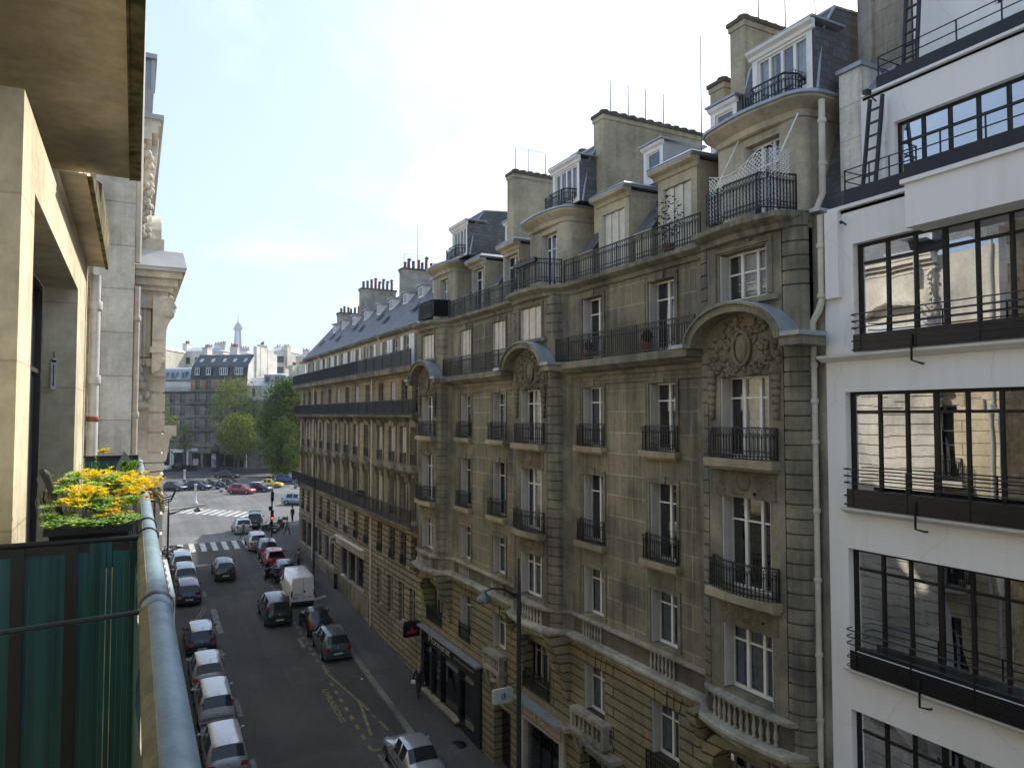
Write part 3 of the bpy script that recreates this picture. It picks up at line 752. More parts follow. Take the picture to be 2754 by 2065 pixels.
for c in BOW:
    bl = MB()
    for t in range(11):
        y = c - .95 + 1.9 * t / 10; baluster(bl, lambda u, v, d: (XB - .06 - .16 * math.sin(PI * (y - c + 1.32) / 2.64), u, v), y, 7.16, 7.67, 0, .06)
    bl.build('balusters', LEDGE, bld)
for y in WINS:
    bl = MB()
    for t in range(7): baluster(bl, TW, y - .5 + t / 6, 7.16, 7.67, -.075, .05)
    bl.build('balusters', LEDGE, bld)
# window balustrades (balconettes) of the first floor over the doors
for y0, w_ in ((20.12, .98), (27.2, .8)):
    b2 = MB(); b2.box(XW - .36, XW, y0 - w_, y0 + w_, 4.62, 4.76); b2.box(XW - .34, XW, y0 - w_, y0 + w_, 4.0, 4.14)
    for t in range(7): baluster(b2, TW, y0 - w_ + .2 + (2 * w_ - .4) * t / 6, 4.14, 4.62, -.24, .06)
    b2.box(XW - .33, XW - .1, y0 - w_ + .001, y0 - w_ + .14, 4.14, 4.62); b2.box(XW - .33, XW - .1, y0 + w_ - .14, y0 + w_ - .001, 4.14, 4.62)
    for s in (-1, 1): b2.prism([(XW, 3.2), (XW - .14, 3.25), (XW - .3, 3.8), (XW - .34, 4.0), (XW, 4.0)], lambda p, q, t: (p, t, q), y0 + s * (w_ - .2) - .12, y0 + s * (w_ - .2) + .12)
    for t in range(18): b2.ball((XW - .12, y0 + rnd.uniform(-.75, .75), rnd.uniform(3.5, 3.95)), (.1, .13, .11), 7, 5)
    b2.build('balconette', LEDGE, bld)
# cornice slabs with dentil band: E level (16.05..16.3) and F level (18.9..19.1)
def cornice(z, o, name, between=True):
    cm = MB()
    if between:
        for a, b in ((14.2, 21.7), (24.85, 32.2)):
            cm = MB()
            moulding(TW, a, b, [(z - .34, -.02), (z - .34, .08), (z - .22, .1), (z - .16, .3), (z - .06, o - .06), (z - .04, o), (z + .16, o), (z + .19, o - .05), (z + .2, -.02)], cm); cm.build(name, LIMEP, bld)
        return
    else:
        def pl(o_):
            return run_plan(o_)
        sweep(cm, [(-.1, z - .26), (.08, z - .24), (.12, z - .12), (o - .1, z - .06), (o, z), (o, z + .12), (-.2, z + .15)])
    return cm.build(name, LIMEP, bld)
cornice(16.1, .52, 'cornice'); cornice(18.93, .36, 'cornice', False)
for a, b in bays: bd = MB(); moulding(TW, a, b, [(15.48, -.01), (15.5, .05), (15.6, .06), (15.62, -.01)], bd); bd.build('string_course', LIMEP, bld)
# arched pediment over each bow with cartouche, zinc-clad on top
for c in BOW:
    a = MB(); zc_, n = 16.18, 16; ry, rz = 1.52, .92
    pr = [(.30, -.30), (.30, -.34), (.02, -.30), (0.0, -.24), (-.04, -.12), (-.04, .05)]
    for i in range(n):
        t0, t1 = PI * i / n, PI * (i + 1) / n
        def at(t, k): return (c + (ry + k) * math.cos(t), zc_ + (rz + k) * math.sin(t))
        for (x0, x1, k0, k1, mi) in ((XB - .46, XB + .3, 0, -.17, 0), (XB - .54, XB + .3, .05, .001, 0), (XB - .5, XB + .55, .075, .052, 1)):
            (ya, za), (yb, zb), (yc, z_c), (yd, zd) = at(t0, k0), at(t1, k0), at(t1, k1), at(t0, k1)
            a.hexa([(x0, yd, zd), (x1, yd, zd), (x1, yc, z_c), (x0, yc, z_c), (x0, ya, za), (x1, ya, za), (x1, yb, zb), (x0, yb, zb)], mi)
    for s in (-1, 1):                                   # horizontal stubs either side
        y = c + s * 1.5
        a.box(XB - .46, XB + .35, min(y, y + s * .55), max(y, y + s * .55), 16.0, 16.2)
        a.box(XB - .52, XB + .35, min(y, y + s * .6), max(y, y + s * .6), 16.2, 16.3, 1)
    a.build('arched_pediment', [LIMEP, ZINC], bld)
    t_ = MB()
    t_.add([(XB - .02, c + 1.45 * math.cos(PI * i / n), 16.15 + .84 * math.sin(PI * i / n)) for i in range(n + 1)], [tuple(range(n + 1))])
    t_.quad((XB - .02, c - 1.2, 15.45), (XB - .02, c + 1.2, 15.45), (XB - .02, c + 1.2, 16.16), (XB - .02, c - 1.2, 16.16))
    t_.ring((XB - .07, c, 16.08), .27, .05, (1, 0, 0), 18, 6, 0, 1.5); t_.ball((XB - .02, c, 16.08), (.10, .22, .36), 12, 8)
    for i in range(150):
        an = rnd.uniform(0, 2 * PI); rr = rnd.uniform(.5, 1.15)
        y, z = c + rr * math.cos(an), 15.95 + rr * .75 * math.sin(an)
        if z < 15.5: z = rnd.uniform(15.45, 15.7)
        r = rnd.uniform(.04, .10); t_.ball((XB - .02, y, z), (.09, r, r * rnd.uniform(.6, 1.3)), 7, 5)
    for s in (-1, 1):                                   # scroll drops beside the window
        for i in range(7): t_.ball((XB - .06, c + s * 1.02, 15.5 - i * .17), (.13 - i * .01, .15 - i * .012, .12), 8, 5)
    t_.build('cartouche', CORB, bld)
# big balcony rails E and F between / around the bows
for a, b in ((14.62, 21.75), (25.0, 32.2)):
    P, Ln = straight((XW - .46, a), (XW - .46, b)); railing(bld, P, Ln, 16.3, .84)
for a, b in ((14.55, 21.45), (24.95, 31.9)):
    P, Ln = straight((XW - .30, a), (XW - .30, b)); railing(bld, P, Ln, 19.08, .78)
for i, c in enumerate(BOW):
    pts = [(XB + .75, c - 1.0), (XB - .14, c - 1.0), (XB - .14, c + 1.05), (XB + .4, c + 1.1)]
    P, Ln = poly(pts); railing(bld, P, Ln, 19.25, .88)
    if i == 2:
        q = MB()
        for (x0, y0), (x1, y1) in zip(pts, pts[1:]): q.hexa([(x0 + .05, y0, 19.3), (x1 + .05, y1, 19.3), (x1 + .06, y1, 19.3), (x0 + .06, y0, 19.3), (x0 + .05, y0, 20.08), (x1 + .05, y1, 20.08), (x1 + .06, y1, 20.08), (x0 + .06, y0, 20.08)])
        q.build('balcony_cloth', IRON, bld)
# white trellis of the near balcony
tr = MB(); c = BOW[0]
def lat(p0, p1, z0, z1f):
    L_ = math.hypot(p1[0] - p0[0], p1[1] - p0[1]); n = int(L_ / .11)
    def pt(s, z): t = s / L_; return (p0[0] + (p1[0] - p0[0]) * t, p0[1] + (p1[1] - p0[1]) * t, z)
    for i in range(-19, n + 1):
        for sg in (1, -1):
            pts = []
            for k in range(20):
                s = i * .11 + k * .11; z = z0 + k * .11 if sg == 1 else z0 + (19 - k) * .11
                if 0 <= s <= L_ and z <= z1f(s / L_): pts.append(pt(s, z))
            if len(pts) > 1: tr.tube([pts[0], pts[-1]], .0125, 4, cap=False, sm=False)
    tr.tube([pt(L_ * k / 12, z1f(k / 12)) for k in range(13)], .014, 4)
lat((XB - .07, c + 1.0), (XB - .07, c - .95), 19.32, lambda t: 20.50 - .22 * math.sin(PI * min(1, t * 1.25)) + .22 * t)
lat((XB - .07, c - .95), (XB + .7, c - .95), 19.32, lambda t: 20.72 - .08 * t)
tr.build('trellis', WOODW, bld)
ba = MB()
for y_ in (c - .9, c + .98): ba.tube([(XB + .85, y_ - .1, 21.6), (XB - .05, y_, 19.9)], .02, 5)
ba.build('awning_arm', WOODW, bld)
# ------------------------------------------------------------------ attic storey and roofs of the bow building
zf = 19.08
# terrace slab (closes the body), roof deck
rf = MB()
rf.box(XW - .2, 15.0, MY0 + .02, MY1 - .02, 19.0, 19.06)
rf.build('terrace_slab', ZINCP, bld)
ms = MB()
prof = [(14.25, 19.06), (14.62, 20.2), (15.05, 21.4), (15.6, 22.3)]
for (x0, z0), (x1, z1) in zip(prof, prof[1:]): ms.quad((x0, MY0, z0), (x0, MY1, z0), (x1, MY1, z1), (x1, MY0, z1))
ms.quad((15.6, MY0, 22.3), (15.6, MY1, 22.3), (19.5, MY1, 23.0), (19.5, MY0, 23.0), 1)
ms.quad((19.5, MY0, 23.0), (19.5, MY1, 23.0), (24, MY1, 20), (24, MY0, 20), 1)
for y in (MY0, MY1): ms.add([(14.25, y, 19), (14.62, y, 20.2), (15.05, y, 21.4), (15.6, y, 22.3), (19.5, y, 23), (24, y, 20), (24, y, 0), (13.9, y, 0), (13.9, y, 19)], [tuple(range(9))], 2)
ms.quad((24, MY0, 0), (24, MY1, 0), (24, MY1, 20), (24, MY0, 20), 2)
ms.build('mansard_roof', [SLATE, ZINC, CHIMG], bld)
XD = 14.0
TD = side_frame(XD)
# stone dormers of the attic
for i, (y, hw_, zt) in enumerate(((16.42, .86, 21.75), (19.6, .86, 21.75), (27.0, .72, 21.6), (30.3, .72, 21.55))):
    sub = MB()
    sub.wall(TD, y - hw_, y + hw_, zf, zt, [(y - .62, y + .62, 19.3, 21.25)], .3)
    for s in (-1, 1):
        u = y + s * hw_
        sub.add([TD(u, zf, 0), TD(u, zt, 0), TD(u, zt, 1.5), TD(u, 21.0, .9), TD(u, zf, .3)], [(0, 1, 2, 3, 4)])
    d = sub.build('dormer', ATTIC, bld)
    r = MB()
    moulding(TD, y - hw_ - .1, y + hw_ + .1, [(zt - .22, -.02), (zt - .2, .06), (zt - .1, .12), (zt - .04, .3), (zt + .06, .34), (zt + .08, -.02)], r)
    r.box(XD - .3, XD + 1.9, y - hw_ - .14, y + hw_ + .14, zt + .08, zt + .14, 1)
    r.hexa([(XD - .33, y - hw_ - .18, zt + .14), (XD + 1.9, y - hw_ - .18, zt + .14), (XD + 1.9, y + hw_ + .18, zt + .14), (XD - .33, y + hw_ + .18, zt + .14), (XD - .1, y - hw_ + .1, zt + .3), (XD + 1.9, y - hw_ + .1, zt + .3), (XD + 1.9, y + hw_ - .1, zt + .3), (XD - .1, y + hw_ - .1, zt + .3)], 1)
    r.build('dormer_roof', [ATTIC, ZINC], d)
    window(d, TD, y - .62, y + .62, 19.3, 21.25, .22, 2, .76, closed=SHUTW if i < 2 else None, shutters=SHUT)
# little slate-roofed hoods with stone sills between the dormers
for y in (18.05, 21.3, 28.65, 31.7):
    h = MB()
    h.box(XD - .02, XD + .5, y - .45, y + .45, 20.1, 20.22, 1); h.box(XD + .03, XD + .5, y - .4, y + .4, zf, 20.1, 1)
    h.quad((XD + .02, y - .42, 20.23), (XD + .02, y + .42, 20.23), (XD + 1.0, y + .42, 21.5), (XD + 1.0, y - .42, 21.5))
    for s in (-1, 1): h.add([(XD + .03, y + s * .4, 20.2), (XD + .98, y + s * .4, 21.46), (XD + .9, y + s * .4, 20.2)], [(0, 1, 2)])
    h.build('roof_hood', [SLATE, ATTIC], bld)
# bow towers with rounded near flank, cornice, balcony, white lucarne and slate pavilion roof
for bi, c0 in enumerate(BOW):
    c = c0 + .25; TX = 13.8; TT = side_frame(TX)
    t_ = MB()
    y0, y1 = c - .95, c + 1.3
    t_.wall(TT, y0, y1, zf, 21.95, [(c - .66, c + .5, 19.35, 21.35)], .28)
    for s, yy in ((-1, y0), (1, y1)):
        n = 8; p = [(TX + .32 - .32 * math.cos(PI / 2 * i / n), yy + s * .34 * math.sin(PI / 2 * i / n)) for i in range(n + 1)] + [(15.6, yy + s * .34)]
        vs = []
        for x, y in p: vs += [(x, y, zf), (x, y, 21.95)]
        t_.add(vs, [(2 * i, 2 * i + 2, 2 * i + 3, 2 * i + 1) for i in range(len(p) - 1)], 0, True)
    tw = t_.build('bow_tower', ATTIC, bld)
    window(tw, TT, c - .66, c + .5, 19.35, 21.35, .24, 3, .72, shutters=SHUT)
    k = MB()
    def pl(o):
        pts = [(15.4, y0 - .34 - o)]
        for i in range(7):
            a = PI / 2 * i / 6; pts.append((TX + .32 - (.32 + o) * math.sin(a) , y0 - .34 * 0 - (.34 + o) * math.cos(a)))
        bulge = [(TX - o - .12 * math.sin(PI * j / 6), y0 + (y1 - y0) * j / 6) for j in range(1, 6)]
        pts += bulge
        for i in range(7):
            a = PI / 2 * i / 6; pts.append((TX + .32 - (.32 + o) * math.cos(a), y1 + (.34 + o) * math.sin(a)))
        pts.append((15.4, y1 + .34 + o)); return pts
    sweep(k, [(-.02, 21.55), (.05, 21.58), (.08, 21.72), (.28, 21.86), (.36, 21.92), (.36, 22.0), (-.4, 22.05)], 0, pl)
    sweep(k, [(.38, 21.98), (.41, 22.0), (.41, 22.07), (.1, 22.12), (-.4, 22.14)], 1, pl)
    k.build('tower_cornice', [ATTIC, ZINC], tw)
    k = MB(); k.box(TX + .1, 16.4, y0 - .3, y1 + .3, 21.9, 22.1); k.build('tower_deck', ZINCP, tw)
    cu = (12.4, 22.4, 32.2)[bi]
    P, Ln = poly([(TX + .6, cu - .58), (TX - .16, cu - .58), (TX - .22, cu + .25), (TX - .16, cu + 1.08), (TX + .5, cu + 1.08)]); railing(tw, P, Ln, 22.08, .6, .1); c = cu
    # pavilion roof: slate flanks, zinc crown, lucarne in front
    lx = 14.3; ya, yb = c - .95, c + 1.5
    s = MB()
    pr = [(13.98, 22.1), (14.1, 22.9), (14.3, 23.6), (14.82, 24.32)]
    for yy in (ya, yb):
        sg = -1 if yy == ya else 1
        pts = [(x, yy - sg * (.14 * (z - 22.1) / 2.1) ** 1.0 * 1.0, z) for x, z in pr] + [(16.1, yy - sg * .14, 24.4), (16.25, yy - sg * .1, 23.2), (16.3, yy, 22.1)]
        s.add(pts, [tuple(range(7))])
    q0 = [(x, ya + .14 * (z - 22.1) / 2.1, z) for x, z in pr]; q1 = [(x, yb - .14 * (z - 22.1) / 2.1, z) for x, z in pr]
    s.add(q0 + q1, [(i, i + 1, 5 + i, 4 + i) for i in range(3)])
    s.quad((14.82, ya + .14, 24.32), (14.82, yb - .14, 24.32), (16.1, yb - .14, 24.42), (16.1, ya + .14, 24.42), 1)
    s.quad((16.1, ya + .14, 24.42), (16.1, yb - .14, 24.42), (16.3, yb, 22.1), (16.3, ya, 22.1), 0)
    for e in (ya + .14, yb - .14): s.tube([(14.0, e + (-.14 if e < c else .14), 22.1), (14.3, e + (-.04 if e < c else .04), 23.6), (14.82, e, 24.34), (16.1, e, 24.44)], .045, 5, 1)
    s.tube([(14.82, ya + .14, 24.34), (14.82, yb - .14, 24.34)], .05, 5, 1)
    s.build('pavilion_roof', [SLATE, ZINC], tw)
    TL = side_frame(lx - .42)
    l = MB(); hw_ = .92
    l.wall(TL, c - hw_, c + hw_, 22.1, 23.62, [(c - .76, c + .76, 22.22, 23.45)], .1)
    for e in (c - hw_, c + hw_): l.add([TL(e, 22.1, 0), TL(e, 23.62, 0), TL(e, 23.62, .9), TL(e, 22.1, .4)], [(0, 1, 2, 3)], 2)
    moulding(TL, c - hw_ - .08, c + hw_ + .08, [(23.5, -.01), (23.52, .05), (23.6, .07), (23.66, .16), (23.72, .18), (23.74, -.01)], l)
    l.box(lx - .56, lx + .6, c - hw_ - .12, c + hw_ + .12, 23.74, 23.79, 1)
    lu = l.build('lucarne', [WOODW, ZINC, SLATE], tw)
    window(lu, TL, c - .76, c + .76, 22.22, 23.45, .05, 4, 0, fr=.05, curtain=([(.0, .35), (.7, 1)], CURT, 0))
# blue-cheeked lucarnes on the upper slope
for y, z in ((18.75, 22.1), (15.05, 21.95), (29.0, 22.0)):
    X_ = 15.0 if y > 16 else 14.55
    TU = side_frame(X_); l = MB(); hw_ = .5
    l.wall(TU, y - hw_, y + hw_, z, z + 1.25, [(y - .34, y + .34, z + .2, z + 1.05)], .12)
    for e in (y - hw_, y + hw_): l.add([TU(e, z, 0), TU(e, z + 1.25, 0), TU(e, z + 1.25, 1.6), TU(e, z + .3, .9)], [(0, 1, 2, 3)], 2)
    moulding(TU, y - hw_ - .06, y + hw_ + .06, [(z + 1.15, -.01), (z + 1.2, .08), (z + 1.28, .12), (z + 1.3, -.01)], l)
    l.box(X_ - .16, X_ + 1.8, y - hw_ - .1, y + hw_ + .1, z + 1.3, z + 1.36, 1)
    lu = l.build('lucarne', [WOODW, ZINC, ZINC], bld)
    window(lu, TU, y - .34, y + .34, z + .2, z + 1.05, .05, 1, 0)
# party-wall chimney stacks (long axis across the street)
def stack(parent, x0, x1, y, th, z0, z1, m=CHIM, pots=8, pot='flat', slope=0.0, name='chimney'):
    k = MB()
    k.box(x0, x1, y - th / 2, y + th / 2, z0, z1)
    k.box(x0 - .08, x1 + .08, y - th / 2 - .08, y + th / 2 + .08, z1, z1 + .12, 1)
    k.box(x0 - .04, x1 + .04, y - th / 2 - .04, y + th / 2 + .04, z1 - .16, z1 - .001, 0)
    ch = k.build(name, [m, LIMED], parent)
    r2 = random.Random(int(y * 10 + x0))
    for i in range(pots):
        x = x0 + .25 + (x1 - x0 - .5) * i / max(1, pots - 1); q = MB()
        if pot == 'flat':
            q.lathe([(.13, 0), (.14, .06), (.14, .1), (.18, .12), (.18, .16), (0, .19)], (x, y, z1 + .12), 8); mm = LIMED
        else:
            h = r2.uniform(.35, .75); q.lathe([(.13, 0), (.12, .05), (.1, h), (.125, h + .02), (.125, h + .08), (.08, h + .08)], (x + r2.uniform(-.05, .05), y, z1 + .12), 8); mm = TERRA if r2.random() < .62 else POTD
            if r2.random() < .2: q.lathe([(.04, h + .1), (.17, h + .2), (.17, h + .24), (0, h + .36)], (x, y, z1 + .12), 8)
        q.build('chimney_pot', mm, ch)
    return ch
cA = stack(bld, 15.0, 18.5, 14.95, .55, 21.5, 25.6, pots=9)
cB = stack(bld, 14.62, 19.2, 21.35, .6, 20.5, 25.2, pots=11)
cC = stack(bld, 14.6, 18.0, 28.2, .6, 20.5, 25.1, pots=9)
stack(bld, 15.55, 16.9, 16.35, .6, 22.0, 24.5, pots=3); stack(bld, 16.2, 17.6, 25.2, .7, 22.5, 25.3, pots=3); stack(bld, 15.4, 16.4, 34.6, .6, 22.5, 24.55, pots=2); stack(bld, 15.3, 16.2, 29.3, .5, 22.2, 24.0, pots=2)
# aerials
def aerial(parent, x, y, z, h, arms=(), wires=()):
    a = MB(); a.tube([(x, y, z), (x, y, z + h)], .022, 5, r2=.014)
    for dz, L_, ax in arms:
        d = Vector((1, .2, 0)) if ax == 0 else Vector((.25, 1, .05))
        d.normalize(); p = Vector((x, y, z + h - dz)); a.tube([p - d * L_ / 2, p + d * L_ / 2], .01, 4)
        for i in range(5):
            c = p + d * L_ * (i / 4 - .5); e = Vector((-d.y, d.x, 0)) * (.18 - .02 * i); a.tube([c - e, c + e], .006, 3)
    for e in wires: a.tube([(x, y, z + h), e], .008, 3)
    a.build('aerial', BLACKM, parent)
for x, y, z, h, ar in ((15.9, 15, 25.7, 1.5, ()), (17.0, 15, 25.7, 1.9, ((.5, .6, 0),)), (18.3, 15, 25.6, 1.9, ())): aerial(cA, x, y, z, h, ar)
for i, x in enumerate((15.15, 15.95, 16.75, 17.6)): aerial(cB, x, 21.35, 25.3, 1.35, (), ((x + .8, 21.35, 26.55 - .0),) if i < 3 else ())
for i, x in enumerate((14.85, 15.5, 16.4)): aerial(cC, x, 28.2, 25.2, 1.2, (), ((x + .8, 28.2, 26.35),) if i < 2 else ((x - 2.2, 28.2, 26.5),))
aerial(bld, 16.6, 18.2, 22.6, 4.6)
q = MB(); q.box(14.45, 16.2, 10.62, 11.22, 18.9, 22.4); q.box(14.38, 16.3, 10.58, 11.26, 22.4, 22.5, 1); q.build('party_wall', [PWALL, ZINC], bld)
# drainpipes
def pipe(parent, pts, r=.075, m=PIPEW, collars=()):
    q = MB(); q.tube(pts, r, 10)
    for (x, y, z) in collars: q.lathe([(r * 1.25, -.05), (r * 1.35, -.03), (r * 1.35, .03), (r * 1.25, .05)], (x, y, z), 10)
    return q.build('drainpipe', m, parent)
PX = 13.32; PY = 11.13
pipe(bld, [(PX, PY, -.9), (PX, PY, 16.0), (PX - .0, PY, 16.3)], collars=[(PX, PY, z) for z in (1.2, 3.6, 5.6, 7.9, 9.3, 10.9, 12.4, 13.9, 14.8, 15.6)])
pipe(bld, [(PX - .01, PY, 16.3), (PX - .02, PY - .02, 16.55), (PX - .3 + .25, PY - .22, 16.8), (PX, PY - .25, 17.0), (PX, PY - .25, 18.88)], collars=[(PX, PY - .25, z) for z in (17.1, 18.2)])
pipe(bld, [(PX + .25, PY + .25, 19.1), (13.95, 11.5, 19.25), (14.0, 11.36, 19.6), (14.02, 11.36, 21.8)], collars=[(14.02, 11.36, z) for z in (20.3, 21.3)])
# pot plants on the terraces
LEAFD = leafy('dark_leaves', (.02, .04, .015), (.06, .09, .03))
def bush(c, r, n, m, name='foliage', parent=None, sz=.1):
    q = MB()
    for i in range(n):
        d = Vector((rnd.gauss(0, 1), rnd.gauss(0, 1), rnd.gauss(0, 1))); d.normalize()
        p = Vector(c) + Vector((d.x * r[0], d.y * r[1], d.z * r[2])) * rnd.random() ** .4
        a = Vector((rnd.gauss(0, 1), rnd.gauss(0, 1), rnd.gauss(0, 1))).normalized() * sz; b = a.orthogonal().normalized() * sz * .5
        q.add([tuple(p - a), tuple(p + b), tuple(p + a), tuple(p - b)], [(0, 1, 2, 3)])
    return q.build(name, m, parent)
def potplant(x, y, z, r, h, label, pot=TERRA):
    t = thing('potted_plant', label, 'plant', (x, y, z), 'plants on the opposite balconies')
    q = MB(); q.lathe([(.0, 0), (.13, 0), (.18, .28), (.2, .3), (.17, .3), (.15, .25), (0, .25)], (x, y, z), 10); q.build('pot', pot, t)
    q = MB(); q.tube([(x, y, z + .2), (x + .02, y, z + h * .5)], .02, 5); q.build('stem', LIMED, t)
    bush((x, y, z + .3 + h * .5), (r, r, h * .5), 220, LEAFD, 'foliage', t, .07)
potplant(13.5, 16.2, 19.08, .45, 1.5, 'bushy dark green plant climbing over the upper terrace railing')
potplant(13.25, 16.9, 16.3, .16, .4, 'small potted plant on the lower balcony beside the open white window')
potplant(13.2, 19.9, 16.3, .14, .3, 'low potted plant at the far end of the lower balcony railing')
t = thing('window_box', 'dark window box of red flowers on the middle upper balcony', 'planter', (12.72, 23.3, 19.8))
q = MB(); q.box(12.62, 12.75, 22.5, 24.2, 20.0, 20.15); q.build('box', BLACKM, t)
bush((12.69, 23.35, 20.2), (.1, .85, .09), 120, paint('red_flowers', (.22, .03, .03), .7), 'flowers', t, .04)
# ------------------------------------------------------------------ shops at street level
BLK = paint('shop_black', (.012, .012, .013), .25, 0, .5, coat=.3)
SHOPG = glass('shop_glass', .03, (.5, .53, .55), .01, fk=.2)
REDP = paint('sign_red', (.30, .015, .03), .5)
PINKST = stone('pale_shop_stone', (.42, .39, .36), (.38, .355, .33), None, stain=.2, bump=.05)
sh = MB()                                                         # black shopfront
T_ = side_frame(XW - .12)
sh.tb(T_, 28.72, 35.85, 2.95, 3.62, 0, .3); sh.tb(T_, 35.5, 35.85, .62, 2.95, .0, .3); sh.tb(T_, 28.72, 29.3, .2, 2.95, 0, .3)
for y in (30.9, 31.05, 33.2, 34.4): sh.tb(T_, y, y + .1, .62, 2.95, .03, .3)
sh.tb(T_, 29.3, 35.5, 2.55, 2.62, .04, .2); sh.tb(T_, 29.3, 30.9, .2, .68, .0, .3)
sf = sh.build('shopfront', BLK, bld)
q = MB(); q.tq(T_, 29.3, 35.5, .62, 2.95, .16); q.build('pane', SHOPG, sf)
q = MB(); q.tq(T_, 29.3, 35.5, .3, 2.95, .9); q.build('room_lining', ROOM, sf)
q = MB(); q.tb(T_, 30.9, 35.6, .5, .62, -.2, .2); q.build('sill', SILL, sf)
q = MB(); q.tb(side_frame(XW - .3), 28.6, 35.95, 3.64, 3.74, -.05, .4); q.build('canopy', ZINC, sf)
q = MB()
for i in range(14): q.ball((XW + .35, rnd.uniform(33.6, 35.3), rnd.uniform(.9, 2.3)), (.08, .1, .12), 6, 5)
q.box(XW + .3, XW + .33, 33.3, 34.1, 1.5, 2.2); q.build('display', WOODW, sf)
tx = lettering('lettering', 'Monneret', 2.75, .34, lambda a, b: (XW - .135, 34.75 - a, 3.14 + b), paint('letter_white', (.6, .6, .62), .5), sf)
lettering('lettering', 'BOULANGERIE', 2.2, .12, lambda a, b: (XW - .135, 31.5 - a, 3.2 + b), paint('letter_grey', (.3, .3, .3), .5), sf)
# door of the house between the shops, pale shop, carved doorway
d = MB(); d.tb(side_frame(XW + .38), 26.05, 27.55, -.1, 2.6, 0, .06); dr = d.build('door', BLK, bld)
q = MB(); q.ball((XW + .36, 26.3, 1.1), .05); q.build('handle', SILL, dr)
q = MB(); q.box(XW - .45, XW, 26.0, 27.6, -.3, .02); q.box(XW - .05, XW + .4, 26.06, 27.54, -.3, -.09); q.build('doorstep', LEDGE, bld)
s = MB(); T2 = side_frame(XW - .1)
s.tb(T2, 21.85, 25.02, 2.98, 3.62, 0, .3, 0); s.tb(T2, 21.85, 22.2, -.4, 2.98, 0, .3); s.tb(T2, 24.75, 25.02, -.2, 2.98, 0, .3)
s.tb(T2, 22.2, 24.75, -.3, .1, .02, .3)
for (u0, u1, v0, v1) in ((22.05, 24.9, 3.10, 3.125), (22.05, 24.9, 3.49, 3.515), (22.05, 22.075, 3.125, 3.49), (24.875, 24.9, 3.125, 3.49)): s.tb(T2, u0, u1, v0, v1, -.006, .002, 1)
for y in (22.95, 23.75): s.tb(T2, y, y + .05, .1, 2.98, .12, .2, 2)
ps = s.build('shopfront', [PINKST, paint('sign_line', (.12, .05, .03), .6), RUST], bld)
q = MB(); q.tq(T2, 22.2, 24.75, .1, 2.98, .17); q.build('pane', SHOPG, ps)
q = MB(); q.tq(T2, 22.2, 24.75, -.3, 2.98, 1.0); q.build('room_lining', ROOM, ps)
q = MB(); q.tb(side_frame(XW - .4), 21.6, 25.1, 3.66, 3.78, 0, .5); q.build('canopy', ZINC, ps)
lettering('lettering', '( G', .7, .16, lambda a, b: (XW - .107, 24.0 - a, 3.23 + b), WOODW, ps)
k = MB()
for i in range(14):
    y0, y1 = 21.7 - i * .22, 21.7 - (i + 1) * .22
    z0, z1 = 3.75 + .22 * math.sin(PI * min(1, max(0, (i - 2) / 6))), 3.75 + .22 * math.sin(PI * min(1, max(0, (i - 1) / 6)))
    k.hexa([(XW - .42, y1, z1), (XW, y1, z1), (XW, y0, z0), (XW - .42, y0, z0), (XW - .46, y1, z1 + .16), (XW, y1, z1 + .16), (XW, y0, z0 + .16), (XW - .46, y0, z0 + .16)])
k.build('door_hood', LEDGE, bld)
q = MB(); q.tb(side_frame(XW + .38), 18.9, 21.0, -.9, 3.35, 0, .05); q.build('door', BLK, bld)
q = MB(); q.tb(side_frame(XW + .38), 12.0, 17.6, -.9, 3.0, 0, .05); q.build('shopfront', RUST, bld)
# projecting shop signs
def board(name, label, x0, x1, y, z0, z1, mats, deco=None, arm=True, th=.06):
    t = thing(name, label, 'shop sign', ((x0 + x1) / 2, y, z0))
    q = MB(); r = .08; n = 4; p = []
    for cx_, cz, a0 in ((x1 - r, z1 - r, 0), (x0 + r, z1 - r, 1), (x0 + r, z0 + r, 2), (x1 - r, z0 + r, 3)):
        for i in range(n + 1): a = (a0 + i / n) * PI / 2; p.append((cx_ + r * math.cos(a), cz + r * math.sin(a)))
    q.prism(p, lambda a, b, t_: (a, t_, b), y - th, y + th); q.build('panel', mats, t)
    if arm: q = MB(); q.tube([(x1 - .3, y, z1), (x1 - .3, y, z1 + .12), (XW, y, z1 + .12)], .02, 5); q.build('bracket', IRON, t)
    if deco: deco(t, y - th - .012)
    return t
def deco1(t, y):
    q = MB(); q.prism([(12.62, 3.25), (13.12, 3.28), (13.16, 3.4), (12.98, 3.42), (12.92, 3.68), (12.84, 3.42), (12.64, 3.4)], lambda a, b, s: (a, s, b), y, y + .01); q.build('emblem', REDP, t)
board('shop_sign', 'black square projecting sign with a dark red emblem above the black shopfront', 12.46, 13.34, 36.0, 3.08, 3.88, BLK, deco1)
def deco2(t, y):
    q = MB(); q.ring((12.98, y + .008, 3.56), .1, .035, (0, 1, 0), 14, 4); q.build('emblem', paint('emblem_pale_blue', (.25, .33, .42), .5), t)
    q = MB(); q.box(12.99, 13.03, y - .02, y + .01, 3.46, 3.68); q.build('emblem', paint('emblem_blue', (.03, .06, .16), .5), t)
board('shop_sign', 'rounded white projecting sign with a blue round emblem over the house door', 12.53, 13.4, 25.7, 3.28, 3.84, paint('sign_white', (.55, .57, .58), .5), deco2)
def deco3(t, y):
    q = MB()
    q.prism([(13.14, 5.05), (13.22, 5.05), (13.27, 5.25), (13.33, 5.08), (13.39, 5.25), (13.45, 5.05), (13.52, 5.05), (13.43, 5.36), (13.36, 5.36), (13.32, 5.22), (13.29, 5.36), (13.22, 5.36)], lambda a, b, s: (a, s, b), y, y + .01); q.build('emblem', REDP, t)
